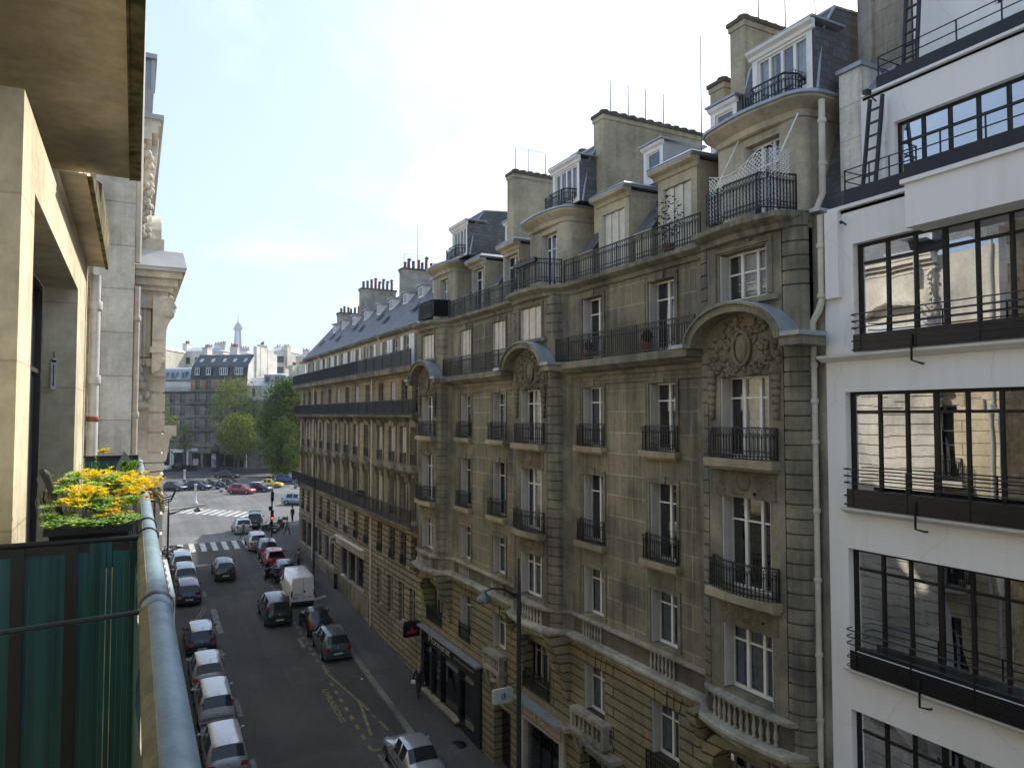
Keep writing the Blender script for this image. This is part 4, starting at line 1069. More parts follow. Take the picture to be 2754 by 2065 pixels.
board('shop_sign', 'small white square sign with a red zigzag emblem on the far facade', 13.08, 13.56, 54.5, 4.95, 5.46, paint('sign_white', (.55, .57, .58), .5), deco3, False, .04)
# ------------------------------------------------------------------ white modernist building at the right
wb = thing('white_building', 'white rendered modernist building with black ribbon windows and balconies', 'building', (13.5, 6.5, 0))
XM = 13.4; TM = side_frame(XM)
Y0, Y1 = -16.0, 10.86
w_ = MB()
lv = [(16.05, 18.1), (12.85, 14.98), (9.55, 11.7), (6.2, 8.37), (2.9, 5.1)]
w_.wall(TM, Y0, Y1, -1.8, 18.88, [(Y0, 10.40 if i else 10.15, a, b) for i, (a, b) in enumerate(lv)], .22)
w_.quad((XM, Y1, -1.8), (24, Y1, -1.8), (24, Y1, 18.88), (XM, Y1, 18.88)); w_.quad((XM, Y0, -1.8), (24, Y0, -1.8), (24, Y0, 22), (XM, Y0, 22))
w_.box(XM - .06, XM + 1.0, 8.7, 10.72, 18.885, 18.96)
w_.box(13.28, XM - .001, 10.42, 10.75, 17.0, 18.88)
w_.build('wall', WHITE, wb)
q = MB(); q.box(12.98, XM + .3, Y0, 8.68, 18.06, 18.9); q.box(12.92, XM + .3, Y0, 8.74, 18.9, 18.985); q.build('projecting_parapet', WHITE, wb)
for i, (a, b) in enumerate(lv):
    ye = 10.40 if i else 10.15
    TG = side_frame(XM + .16)
    f = MB(); ztr = b - .42
    sp_ = .59
    ym = [ye - .16 - .0]
    f.tb(TG, Y0, ye, b - .07, b, 0, .05); f.tb(TG, Y0, ye, a, a + .08, 0, .05); f.tb(TG, ye - .09, ye, a + .08, b - .07, 0, .05)
    y = ye - .09 - sp_; ms_ = []
    while y > Y0:
        wd = .027 if len(ms_) % 3 != 2 else .042
        ms_.append(y); f.tb(TG, y - wd, y + wd, a + .08, b - .07, -.012, .05); y -= sp_
    ys_ = [ye - .09] + ms_ + [Y0]
    for u1, u0 in zip(ys_, ys_[1:]):
        if u1 - u0 > .1: f.tb(TG, u0 + .051, u1 - .051, ztr - .03, ztr + .03, .002, .05)
    fo = f.build('window', RUST, wb)
    g = MB(); rr = random.Random(i)
    for u1, u0 in zip(ys_, ys_[1:]):
        for v0, v1 in ((a, ztr), (ztr, b)):       # every light sits at a very slightly different angle
            e = [rr.uniform(-.004, .004) for _ in range(4)]
            g.add([TG(u0, v0, .03 + e[0]), TG(u1, v0, .03 + e[1]), TG(u1, v1, .03 + e[2]), TG(u0, v1, .03 + e[3])], [(0, 1, 2, 3)])
    g.build('pane', GLASSM, fo)
    q = MB(); q.tq(TG, Y0, ye, a, b, .9); q.build('room_lining', ROOM, fo)
    # ledge, black balcony plate, rails
    q = MB(); zl = a - .33
    moulding(TM, Y0, 10.95 if i == 0 else 10.42, [(zl - .09, -.01), (zl - .08, .05), (zl, .2), (zl + .05, .22), (zl + .06, -.01)], q); q.build('ledge', WHITE, wb)
    xb = 13.16
    q = MB(); q.box(xb, xb + .02, Y0, 10.0 if i == 0 else 10.22, zl + .07, a + .12 if i else a + .1)
    for k in range(3): q.box(xb - .012, xb - .001, Y0, 9.98 if i == 0 else 10.2, zl + .12 + .12 * k, zl + .14 + .12 * k)
    bp_ = q.build('balcony_plate', BLACKM, wb)
    q = MB(); zt = a + .52
    for z in (zt, zt - .14, zt - .28):
        yy = 10.05 if i == 0 else 10.3
        q.tube([(XM + .0, yy + .05, z - .0), (xb + .06, yy + .03, z), (xb, yy - .03, z), (xb, Y0, z)], .013, 6)
    for z in (zl + .12, zl + .3): q.tube([(XM, yy + .05, z), (xb + .06, yy + .03, z), (xb, yy - .03, z), (xb, yy - .2, z)], .013, 6)
    y = yy - .22
    while y > Y0:
        q.box(xb - .012, xb + .012, y - .012, y + .012, zl + .07, zt); y -= 1.18
    y = 9.0 - .2 * 0
    for y in (8.72, 5.4): q.tube([(xb - .02, y, a), (xb - .03, y, zl - .18), (XM - .06, y - .06, zl - .24), (XM, y - .06, zl - .24)], .022, 6)
    q.build('railing', BLACKM, bp_)
# set-back upper floors
for X_, a, b, ye, top, z0 in ((14.3, 19.5, 20.75, 9.78, 21.55, 18.96), (15.25, 22.75, 24.1, 8.2, 25.2, 21.55)):
    TU = side_frame(X_); q = MB()
    q.wall(TU, Y0, 10.55 if X_ < 15 else 9.9, z0, top, [(Y0, ye, a, b)], .2); q.quad((X_, 10.55 if X_ < 15 else 9.9, z0), (24, 10.55, z0), (24, 10.55, top), (X_, 10.55 if X_ < 15 else 9.9, top))
    q.box(X_ - .07, X_ + 1.2, Y0, 10.5 if X_ < 15 else 9.9, top, top + .06); q.build('upper_wall', WHITE, wb)
    TG = side_frame(X_ + .14); f = MB()
    f.tb(TG, Y0, ye, b - .06, b, 0, .05); f.tb(TG, Y0, ye, a, a + .06, 0, .05); f.tb(TG, ye - .06, ye, a + .06, b - .06, 0, .05); f.tb(TG, Y0, ye - .06, b - .47, b - .42, .003, .05)
    y = ye - .56
    while y > Y0: f.tb(TG, y - .03, y + .03, a + .06, b - .06, -.01, .05); y -= .555
    fo = f.build('window', RUST, wb); q = MB(); q.tq(TG, Y0, ye, a, b, .03); q.build('pane', GLASSM, fo); q = MB(); q.tq(TG, Y0, ye, a, b, .8); q.build('room_lining', ROOM, fo)
    q = MB(); xb = X_ - .9 if X_ < 15 else X_ - .95
    ze = z0 + .03; zt = ze + .31
    if X_ < 15:
        q.box(13.42, 13.44, 8.72, 10.35, ze, zt); q.box(13.02, 13.04, Y0, 8.72, ze, zt); q.box(13.04, 13.42, 8.70, 8.72, ze, zt)
    else: q.box(14.28, 14.3, Y0, 10.15, ze, zt)
    pl_ = q.build('balcony_plate', BLACKM, wb); q = MB()
    for z in (zt + .2, zt + .42):
        if X_ < 15: q.tube([(14.2, 10.35, z), (13.43, 10.35, z), (13.43, 8.71, z), (13.03, 8.71, z), (13.03, Y0, z)], .014, 6)
        else: q.tube([(15.2, 10.12, z), (14.29, 10.12, z), (14.29, Y0, z)], .014, 6)
    pts = [(13.43, 10.33), (13.43, 9.75), (13.43, 9.3), (13.43, 8.73), (13.03, 8.0), (13.03, 7.2), (13.03, 6.4)] if X_ < 15 else [(14.29, 10.1 - .85 * k) for k in range(6)]
    for x, y in pts: q.box(x - .012, x + .012, y - .012, y + .012, ze, zt + .42)
    q.build('railing', BLACKM, pl_)
q = MB(); q.box(XM, 24, Y0, Y1 - .002, 18.80, 18.87); q.box(14.3, 24, Y0, 10.5, 21.48, 21.54); q.build('terrace_deck', ZINCP, wb)
# black ship's ladders
for x, y, z0, z1, ln in ((13.75, 10.02, 19.0, 21.35, .12), (14.6, 9.6, 21.6, 25.0, .12)):
    q = MB()
    for s in (-.15, .15):
        q.hexa([(x - .05, y + s - .025, z0), (x + .03, y + s - .025, z0), (x + .03, y + s + .025, z0), (x - .05, y + s + .025, z0), (x + .3, y + s - .025, z1), (x + .38, y + s - .025, z1), (x + .38, y + s + .025, z1), (x + .3, y + s + .025, z1)])
    n = int((z1 - z0) / .27)
    for k in range(1, n): t_ = k / n; q.box(x + .33 * t_ - .03, x + .33 * t_ + .02, y - .13, y + .13, z0 + (z1 - z0) * t_, z0 + (z1 - z0) * t_ + .035)
    q.build('ladder', BLACKM, wb)
# lantern brackets, pipes, little spout
q = MB()
for z in (21.35, 24.55):
    X_ = 14.26 if z < 22 else 15.2; yb_ = 10.15 if z < 22 else 9.4
    q.tube([(X_, yb_, z), (X_ - .12, yb_, z + .05), (X_ - .3, yb_ - .04, z + .1)], .02, 5); q.box(X_ - .42, X_ - .28, yb_ - .1, yb_ + .02, z + .06, z + .15)
q.build('floodlight', BLACKM, wb)
pipe(wb, [(14.2, 9.98, 19.0), (14.2, 9.98, 20.55), (14.16, 9.88, 20.8), (14.16, 9.88, 21.3)], .06, WHITE, [(14.2, 9.98, 20.4)])
q = MB(); q.tube([(XM, 10.3, 18.55), (XM - .14, 10.3, 18.6)], .02, 5); q.ball((XM - .15, 10.3, 18.58), .04); q.build('camera_bracket', BLACKM, wb)
# stone stack of the neighbour behind the white building
st_ = thing('stone_tower', 'tall blank weathered stone wall rising behind the white building terraces', 'wall', (15.8, 10.2, 19))
q = MB(); q.box(15.3, 24, 9.98, 11.24, 21.6, 36.0); q.build('wall', stone('tower_ashlar', (.34, .31, .26), (.29, .265, .22), (.24, .22, .18), .75, .42, .012, stain=.3, big=.8), st_)
q = MB(); q.box(15.22, 15.5, 10.9, 11.27, 22.5, 35.9); q.build('pilaster', CHIMG, st_)
q = MB(); q.quad((14.5, 10.9, 21.8), (15.4, 10.9, 22.5), (15.4, 10.3, 22.6), (14.5, 10.3, 21.7)); q.build('flashing', ZINC, st_)
# ------------------------------------------------------------------ long facade further up the street (corner of the square)
hb = thing('corner_building', 'long dark stone corner house with three continuous iron balconies and steep slate roof', 'building', (13.6, 52, 0))
HX = 13.5; TH = side_frame(HX); HY0, HY1 = MY1 + .02, 67.9
WY = [37.35, 39.09, 41.1, 43.5, 46.4, 48.95, 51.5, 54.1, 56.7, 59.3, 61.7, 64.0, 66.3]
w_ = MB(); hw_ = .5
R4, R3, R2, R1 = (14.62, 16.45), (11.75, 13.8), (8.7, 11.05), (6.1, 7.88)
ops = [(y - hw_, y + hw_, a, b) for y in WY for a, b in (R4, R3, R2)]
w_.wall(TH, HY0, HY1, 8.2, 17.1, ops, .3); w_.build('wall', HAUS, hb)
w_ = MB()
ops = [(y - hw_, y + hw_, *R1) for y in WY]
shops = [(47.0, 53.2, 2.86, 5.05), (54.9, 58.3, 2.95, 5.2), (58.9, 62.0, 3.0, 5.3), (62.5, 67.3, 3.05, 5.3)]
ops += shops + [(y - .45, y + .45, 2.9, 5.1) for y in (37.6, 39.4, 41.4, 43.6)]
w_.wall(TH, HY0, HY1, .2, 8.2, ops, .35); w_.build('ground_floor_wall', HAUSB, hb)
# pale plinth below the shop windows
q = MB(); q.box(HX - .08, HX - .001, 45.6, HY1, .9, 2.85); q.build('plinth', LIMEP, hb)
w_ = MB()
w_.quad((HX, HY1, .2), (15.2, 69.4, .2), (15.2, 69.4, 17.1), (HX, HY1, 17.1)); w_.quad((15.2, 69.4, .2), (44, 52, .2), (44, 52, 17.1), (15.2, 69.4, 17.1)); w_.quad((44, 52, .2), (26, HY0, .2), (26, HY0, 19), (44, 52, 19))
w_.build('square_front', HAUS, hb)
rnd = random.Random(11); FWOOD = paint('far_window_wood', (.20, .185, .15), .6)
for i, y in enumerate(WY):
    for j, (a, b) in enumerate((R4, R3, R2, R1)):
        cl = SHUT if (j == 1 or rnd.random() < .2) and i % 4 else None
        window(hb, TH, y - hw_, y + hw_, a, b, .2, 2, .72, .045, mat=FWOOD, gl=GLASSF, room=False, closed=cl)
for y in WY:                                                  # pilasters between, hood on consoles over R2 windows
    tw = MB(); moulding(TH, y - .72, y + .72, [(11.2, -.01), (11.22, .1), (11.3, .3), (11.36, .34), (11.4, -.01)], tw)
    tw.prism([(y - .72, 11.4), (y + .72, 11.4), (y + .4, 11.62), (y, 11.72), (y - .4, 11.62)], lambda p, r, t: (HX - t, p, r), -.01, .3)
    for s in (-1, 1): tw.prism([(HX, 10.7), (HX - .1, 10.75), (HX - .22, 11.2), (HX, 11.2)], lambda p, r, t: (p, t, r), y + s * .62 - .07, y + s * .62 + .07)
    for s in (-1, 1):                                          # jamb strips
        tw.box(HX - .07, HX, y + s * .63 - .12, y + s * .63 + .12, 11.75, 14.3); tw.box(HX - .07, HX, y + s * .63 - .12, y + s * .63 + .12, 8.6, 10.7)
    tw.box(HX - .14, HX, y - .6, y + .6, 13.85, 14.15)
    for s in (-1, 1): tw.prism([(HX, 13.9), (HX - .12, 13.95), (HX - .5, 14.3), (HX, 14.3)], lambda p, r, t: (p, t, r), y + s * .75 - .09, y + s * .75 + .09)
    tw.ball((HX - .12, y, 11.52), (.1, .2, .12), 7, 5); tw.build('window_hood', LIMEP, hb)
XL = 12.85
def bslab(z, x, th, y0, y1, m=LIMEP):
    q = MB(); moulding(TH, y0, y1, [(z - th - .16, -.01), (z - th - .15, .1), (z - th, .2), (z - th + .02, HX - x - .06), (z - .06, HX - x), (z, HX - x), (z + .01, -.01)], q); return q.build('balcony_slab', m, hb)
bslab(8.58, XL, .2, HY0, 68.6); bslab(14.47, XL + .1, .14, HY0, HY1); bslab(17.1, XL - .02, .3, HY0, 68.7)
def brail(z, x, y0, y1, H, m=IRON, dense=.14):
    P, Ln = straight((x, y0), (x, y1)); return railing(hb, P, Ln, z, H, dense, False, m)
for a, b in ((HY0 + .05, 44.9), (45.1, 61.8), (62.0, 68.3)):
    brail(8.58, XL + .04, a, b, .93); brail(14.48, XL + .14, a, b if b < 68 else HY1, .86); brail(17.11, XL + .02, a, b, .9)
P, Ln = straight((XL + .04, HY0 + .05), (HX, HY0 + .05)); railing(hb, P, Ln, 8.58, .93, .14, False)
# cloth screens tied to the rails
q = MB(); q.box(XL + .06, XL + .065, 47.2, 68.3, 17.15, 17.98); q.build('balcony_cloth', paint('navy_cloth', (.012, .014, .022), .8), hb)
q = MB(); q.box(XL + .06, XL + .065, HY0 + .1, 47.1, 17.15, 17.95); q.build('balcony_cloth', glass('blue_mesh', .03, (.35, .38, .42), .4), hb)
for a, b in ((37, 44.8), (45.3, 48), (49.5, 52.2), (53.4, 55.5), (57, 61), (62.2, 67)):
    q = MB(); q.box(XL + .17, XL + .175, a, b, 14.55, 15.25); q.build('balcony_cloth', paint('grey_cloth', (.05, .054, .06), .8), hb)
for y in WY:
    P, Ln = straight((HX - .08, y - .5), (HX - .08, y + .5)); railing(hb, P, Ln, 11.76, .62, .12, False)
    P, Ln = straight((HX - .05, y - .48), (HX - .05, y + .48)); railing(hb, P, Ln, 6.12, .55, .12, False)
# attic storey with white shutters, slate roof
AX = 13.95; TA = side_frame(AX)
AY = [38.1, 40.0, 42.05, 44.1, 46.9, 48.5, 50.4, 52.6, 54.7, 56.6, 58.6, 60.6, 62.5, 64.6, 66.4]
w_ = MB(); w_.wall(TA, HY0, HY1, 17.1, 19.5, [(y - .48, y + .48, 17.2, 19.1) for y in AY], .2)
w_.quad((AX, HY1, 17.1), (16, 69.4, 17.1), (16, 69.4, 19.5), (AX, HY1, 19.5)); w_.build('attic_wall', ATTIC, hb)
for i, y in enumerate(AY):
    f = window(hb, TA, y - .48, y + .48, 17.2, 19.1, .14, 2, .7, .045, gl=GLASSF, room=False, mat=WOODW)
    for s in (-1, 1):
        if rnd.random() < .12: continue
        q = MB(); q.tb(TA, *sorted((y + s * .5, y + s * .97)), 17.22, 19.1, -.06, -.02)
        for k in range(12): q.tb(TA, *sorted((y + s * .54, y + s * .93)), 17.3 + k * .147, 17.38 + k * .147, -.075, -.061)
        q.build('shutter', WOODW, f)
r = MB()
e0, e1 = HY0, HY1
moulding(TA, e0, e1, [(19.3, -.01), (19.32, .1), (19.42, .3), (19.52, .34), (19.54, -.01)], r, 1)
r.quad((AX - .3, e0, 19.55), (AX - .3, e1 + .2, 19.55), (16.5, e1 - .6, 22.9), (16.5, e0, 22.9))
r.add([(AX - .3, e1 + .2, 19.55), (16.5, e1 - .6, 22.9), (22, 62, 22.9), (44, 53, 19.5), (16, 70, 19.55)], [(0, 1, 2, 3, 4)])
r.quad((16.5, e0, 22.9), (16.5, e1 - .6, 22.9), (25, 60, 22.9), (25, e0, 22.9), 1); r.quad((25, e0, 22.9), (25, 60, 22.9), (44, 53, 19.5), (40, e0, 17), 1)
r.quad((AX, e0, 19.5), (16.5, e0, 22.9), (26, e0, 22.9), (26, e0, 17), 1)
rf = r.build('roof', [SLATE, LIMEP], hb)
def roofpt(y, t): return (AX - .3 + (16.5 - AX + .3) * t, y, 19.55 + 3.35 * t)
for i, y in enumerate((39.2, 41.6, 44.5, 47.3, 50.2, 53.5, 56.8, 60.2, 63.2)):
    x, _, z = roofpt(y, .62); q = MB()
    q.box(x - .05, x + 1.2, y - .38, y + .38, z, z + .72, 1); q.box(x - .2, x + 1.3, y - .5, y + .5, z + .72, z + .8); q.box(x - .06, x - .051, y - .28, y + .28, z + .1, z + .62, 2)
    q.build('dormer', [ZINC, WOODW, GLASSF], rf)
for y, t in ((40.5, .3), (46, .28), (48.8, .45), (52, .3), (55, .42), (58.3, .25), (62, .4), (64.8, .3)):
    x, _, z = roofpt(y, t); q = MB(); x2, _, z2 = roofpt(y, t + .14)
    q.hexa([(x - .08, y - .3, z + .03), (x2 - .08, y - .3, z2 + .03), (x2 - .08, y + .3, z2 + .03), (x - .08, y + .3, z + .03), (x - .12, y - .26, z + .1), (x2 - .12, y - .26, z2 + .1), (x2 - .12, y + .26, z2 + .1), (x - .12, y + .26, z + .1)])
    q.build('skylight', paint('skylight_glass', (.05, .06, .07), .5), rf)
stack(hb, 16.4, 19.2, 48.3, .8, 21.5, 24.6, CHIMG, 8, 'pot'); stack(hb, 16.4, 19.3, 58.6, .8, 21.5, 24.8, CHIMG, 8, 'pot'); stack(hb, 16.4, 19.2, 66.0, .8, 21.0, 23.7, CHIMG, 8, 'pot')
aerial(hb, 17.6, 48.3, 24.6, 3.4); aerial(hb, 16.6, 48.3, 24.6, 1.2, (), ((19, 48.3, 25.7),))
for y in (44.98, 61.85): pipe(hb, [(HX - .12, y, .9), (HX - .12, y, 16.9)], .06), pipe(hb, [(AX - .1, y, 17.1), (AX - .1, y, 19.2), (AX - .25, y, 19.4)], .05)
# shops
q = MB()
for a, b, c, d in shops:
    q.tb(TH, a, b, d - .06, d, .02, .3); q.tb(TH, a, b, c, c + .08, .02, .3)
    n = max(2, int((b - a) / 1.6))
    for k in range(n + 1): u = a + (b - a) * k / n; q.tb(TH, max(a, u - .05), min(b, u + .05), c + .081, d - .061, .03, .28)
so = q.build('shopfront', PINKST, hb)
q = MB()
for a, b, c, d in shops: q.tq(TH, a, b, c, d, .15)
q.build('pane', SHOPG, so)
q = MB()
for a, b, c, d in shops: q.tq(TH, a, b, c, d, 1.2)
q.build('room_lining', ROOM, so)
q = MB(); q.tb(side_frame(HX - .1), 46.6, 53.9, 5.1, 5.62, 0, .1); q.build('fascia', PINKST, so)
q = MB(); q.tb(side_frame(HX - .18), 46.8, 54.0, 5.6, 5.68, -.02, .18); q.build('awning_case', WOODW, so)
q = MB(); q.tb(TH, 58.4, HY1 - .1, 5.32, 5.6, -.05, 0); q.build('fascia', LIMEP, so)
for y in (37.6, 39.4, 41.4, 43.6): window(hb, TH, y - .45, y + .45, 2.9, 5.1, .2, 2, .7, gl=GLASSF, room=False, mat=SHUT)
bush((XL + .25, 46.4, 9.4), (.15, .8, .2), 160, LEAFD, 'plant', hb, .1)
# ------------------------------------------------------------------ our own house on the left
ob = thing('home_building', 'sunlit cream stone house front with deep window reveal under a projecting balcony slab', 'building', (-3, 3, 0))
XO = -.51; TO = side_frame(XO, -1)
w_ = MB()
lev = [(13.0, 15.72), (9.6, 12.3), (6.2, 8.9), (17.3, 19.9), (21.0, 23.0)]
ops = []
for a, b in lev: ops += [(4.73, 8.2, a, b), (1.0, 4.22, a, b), (-3.4, -.2, a, b), (-7.6, -4.4, a, b)]
w_.wall(TO, -30, 9.7, -1.5, 12.9, [o for o in ops if o[3] < 12.9], .28); w_.wall(TO, 4.22, 9.7, 12.9, 16.1, [o for o in ops if 12.9 < o[3] < 16 and o[0] > 4.3], .28); w_.quad((XO, 4.22, 12.9), (-1.3, 4.22, 12.9), (-1.3, 4.22, 16.1), (XO, 4.22, 16.1)); w_.quad((-1.3, -30, 12.9), (-1.3, 4.22, 12.9), (-1.3, 4.22, 16.75), (-1.3, -30, 16.75)); w_.quad((XO, 4.22, 16.1), (-1.3, 4.22, 16.1), (-1.3, 7.9, 16.1), (XO, 7.9, 16.1)); w_.wall(TO, -30, 9.7, 16.95, 24.0, [o for o in ops if o[3] > 16], .28)
w_.quad((-.95, 4.22, 16.1), (-.95, 7.9, 16.1), (-.95, 7.9, 16.72), (-.95, 4.22, 16.72), 2)
w_.quad((XO, 7.9, 16.1), (XO, 9.7, 16.1), (XO, 9.7, 17), (XO, 7.9, 17)); w_.quad((XO, 7.9, 16.1), (-.95, 7.9, 16.1), (-.95, 7.9, 16.8), (XO, 7.9, 16.8), 2)
w_.quad((XO, 9.7, -1.5), (-10, 9.7, -1.5), (-10, 9.7, 24), (XO, 9.7, 24)); w_.quad((-.3, -30, 24), (-.3, 9.7, 24), (-6, 9.7, 27), (-6, -30, 27), 1); w_.quad((XO, -30, -4), (-10, -30, -4), (-10, -30, 24), (XO, -30, 24))
w_.quad((-10, -9.5, -1.5), (-10, 9.7, -1.5), (-10, 9.7, 24), (-10, -9.5, 24))
w_.build('wall', [OWN, ZINC, OWNS], ob)
FR = paint('dark_window_frame', (.05, .04, .035), .6)
for a, b in lev:
    for u0, u1 in ((4.73, 8.2), (1.0, 4.22), (-3.4, -.2), (-7.6, -4.4)):
        if a == 13.0 and u0 < 4: continue
        window(ob, TO, u0, u1, a, b, .29, 4, .7, .06, mat=FR, gl=GLASSF, room=False)
# balcony slab overhead, mossy outer moulding, narrower band further on
q = MB(); q.box(-1.3, -.075, -4, 7.58, 16.7, 16.95); q.box(-.068, .012, -4, 7.59, 16.69, 17.0, 1); q.box(-.082, -.067, -4, 7.575, 16.68, 16.72, 1)
q.build('balcony_slab', [OWNS, OWNM], ob)
q = MB(); q.hexa([(XO, 5.95, 16.22), (-.335, 5.95, 16.22), (-.335, 9.68, 16.22), (XO, 9.68, 16.22), (XO, 7.6, 16.6), (-.335, 7.6, 16.6), (-.335, 9.68, 16.6), (XO, 9.68, 16.6)]); q.hexa([(-.334, 5.93, 16.2), (-.30, 5.93, 16.2), (-.30, 9.7, 16.2), (-.334, 9.7, 16.2), (-.334, 7.6, 16.62), (-.30, 7.6, 16.62), (-.30, 9.7, 16.62), (-.334, 9.7, 16.62)], 1); q.build('stone_band', [OWNS, OWNM], ob)
q = MB(); q.box(XO, .1, -4, 9.3, 12.75, 12.95); q.build('balcony_floor', OWNS, ob)
pipe(ob, [(-.42, 9.55, -1), (-.42, 9.55, 16.1)], .055, paint('white_pipe', (.72, .70, .66), .4), [(-.42, 9.55, z) for z in (13.9, 14.9, 15.75)])
q = MB(); q.lathe([(.058, 0), (.066, .01), (.066, .05), (.058, .06)], (-.42, 9.55, 14.42), 10); q.build('pipe_band', TERRA, ob)
# ------------------------------------------------------------------ ornate house beyond the gap
og = thing('ornate_building', 'ornate cream stone house on the left with scrolled consoles and zinc covered cornice', 'building', (-1, 20, 0))
GXO = -.05; TG_ = side_frame(GXO, -1); GY0, GY1 = 15.0, 64.0
q = MB(); q.quad((-.05, GY0, -1.5), (-.56, GY0, -1.5), (-.56, GY0, 24), (-.05, GY0, 24), 0); q.quad((-.56, GY0, -1.5), (-14, GY0, -1.5), (-14, GY0, 26), (-.56, GY0, 24), 1)
rr = random.Random(4); z = -1.0
while z < 24:                                                # toothed quoin blocks running into the rubble
    h = .72
    if int(z / .72) % 2: q.box(-.56 - rr.uniform(.12, .26), -.561, GY0 - .004, GY0 + .2, z + .01, z + h - .01, 0)
    z += h
q.build('party_wall', [PWALL, RUB], og)
GW = [17.0 + 3.2 * k for k in range(14)]
rows = [(.6, 3.4), (4.6, 7.0), (8.2, 10.9), (12.0, 14.7), (15.4, 17.2)]
w_ = MB(); w_.wall(TG_, GY0 + .02, GY1, -1.5, 18.0, [(y - .65, y + .65, a, b) for y in GW for a, b in rows], .35)
w_.quad((GXO, GY1, -1.5), (-14, GY1, -1.5), (-14, GY1, 22), (GXO, GY1, 22)); w_.build('wall', ORNB, og)
for y in GW:
    for a, b in rows: window(og, TG_, y - .65, y + .65, a, b, .28, 2, .7, .06, gl=GLASSF, room=False, grid=1 if a > 1 else 0)
for y in GW[:3]:
    P, Ln = poly([(GXO, y - .9), (GXO + .45, y - .9), (GXO + .45, y + .9), (GXO, y + .9)]); 
    for z in (12.0, 8.2): railing(og, P, Ln, z, .9, .12)
    q = MB()
    for z in (12.0, 8.2): q.box(GXO, GXO + .5, y - .95, y + .95, z - .2, z - .002)
    q.build('balcony_slab', ORN, og)
# projecting bay: quoins, consoles, deep cornice with zinc, attic above
BX = .57; BY0, BY1 = 17.0, 23.6
q = MB()
q.quad((-.04, BY0, -1), (.26, BY0, -1), (.26, BY0, 17.3), (-.04, BY0, 17.3)); q.quad((.262, BY0 - .001, -1), (.262, BY0 + .2, -1), (.262, BY0 + .2, 16.2), (.262, BY0 - .001, 16.2))
z = -1.0
while z < 15.6:
    q.box(.26, BX, BY0 - .03, BY1, z + .03, z + .39); q.box(.262, BX - .05, BY0 + .01, BY1 - .02, z + .39, z + .45); z += .42
q.box(.262, BX, BY0, BY1, 15.6, 17.2)
q.build('bay', ORN, og)
q = MB()
for o, z0, z1 in ((.02, 16.95, 17.1), (.12, 17.1, 17.2), (.2, 17.2, 17.36), (.28, 17.36, 17.5)): q.box(-.04, BX + o, BY0 - o, BY1 + o, z0, z1)
q.box(-.04, BX + .34, BY0 - .34, BY1 + .3, 17.5, 17.58, 1)
q.hexa([(-.1, BY0 - .36, 17.58), (BX + .36, BY0 - .36, 17.58), (BX + .36, BY1, 17.58), (-.1, BY1, 17.58), (-.1, BY0 + .05, 18.0), (BX + .3, BY0 + .05, 17.98), (BX + .3, BY1, 17.98), (-.1, BY1, 18.0)], 1)
q.box(.02, .5, BY0 + .1, BY1, 17.99, 18.24, 2)
q.build('cornice', [ORN, ZINCP, ORN], og)
def cbox(mb, x0, x1, z0, z1, y=BY0, d=.1): mb.box(x0, x1, y - d, y + .05, z0, z1)
q = MB()                                                    # consoles seen in profile
q.prism([(.3, 15.35), (.42, 15.4), (.5, 15.55), (.49, 15.8), (.52, 16.1), (.6, 16.4), (.7, 16.6), (.7, 16.95), (.3, 16.95)], lambda a, b, t: (a, t, b), BY0 - .3, BY0 - .04)
q.lathe([(0, -.16), (.1, -.16), (.12, -.12), (.12, .12), (.1, .16), (0, .16)], (.6, BY0 - .17, 16.62), 12, axis='y'); q.lathe([(0, -.14), (.07, -.14), (.07, .14), (0, .14)], (.48, BY0 - .17, 15.62), 12, axis='y')
for i, (x, r) in enumerate(((.07, .045), (.16, .05), (.24, .045))):
    q.tube([(x, BY0 - .06, 15.7), (x, BY0 - .06, 16.7)], r, 8); q.ball((x, BY0 - .07, 15.6), (r * 1.3, r * 1.3, .09), 8, 6)
cbox(q, -.02, .3, 16.72, 16.95, d=.14); cbox(q, .26, .52, 15.78, 15.9, d=.34); cbox(q, .2, .42, 15.5, 15.66, d=.2); cbox(q, .3, .56, 15.3, 15.4, d=.12); cbox(q, .3, .52, 16.05, 16.1, d=.32)
rr = random.Random(8)
for i in range(16): q.ball((rr.uniform(0, .24), BY0 - .05, rr.uniform(14.75, 15.5)), (.07, .08, .09), 7, 5)
for i in range(14): q.ball((rr.uniform(.42, .72), BY0 - .2, rr.uniform(16.6, 16.95)), (.06, .08, .07), 7, 5)
q.prism([(0, 14.7), (.12, 14.62), (.3, 14.66), (.3, 14.7), (.12, 14.78)], lambda a, b, t: (a, t, b), BY0 - .12, BY0)
q.build('console', ORN, og)
q = MB(); cbox(q, .57, .8, 14.05, 14.27, BY0, .05); q.prism([(.57, 13.5), (.62, 13.55), (.68, 14.0), (.72, 14.05), (.57, 14.05)], lambda a, b, t: (a, t, b), BY0 - .04, BY0 + .2); q.build('bracket', ORN, og)
# upper part of the house: attic front, second cornice, garlands, box dormer, roof
UX = .08; q = MB()
q.quad((UX, BY0, 18), (UX, GY1, 18), (UX, GY1, 20.4), (UX, BY0, 20.4)); q.quad((UX, BY0, 18), (-.06, BY0, 18), (-.06, BY0, 20.6), (UX, BY0, 20.6)); q.quad((-.06, BY0, 18), (-.06, GY0, 18), (-.06, GY0, 20.6), (-.06, BY0, 20.6))
for o, z0, z1 in ((.03, 20.1, 20.2), (.14, 20.3, 20.45), (.26, 20.45, 20.62), (.3, 20.62, 20.74)): q.box(-.1, UX + o, BY0 - .1, BY1 + 4, z0, z1)
q.box(-.1, UX + .36, BY0 - .16, BY1 + 4, 20.74, 20.84, 1)
q.prism([(.1, 19.5), (.28, 19.55), (.34, 20.2), (.38, 20.74), (.1, 20.74)], lambda a, b, t: (a, t, b), BY0 + .6, BY0 + .9)
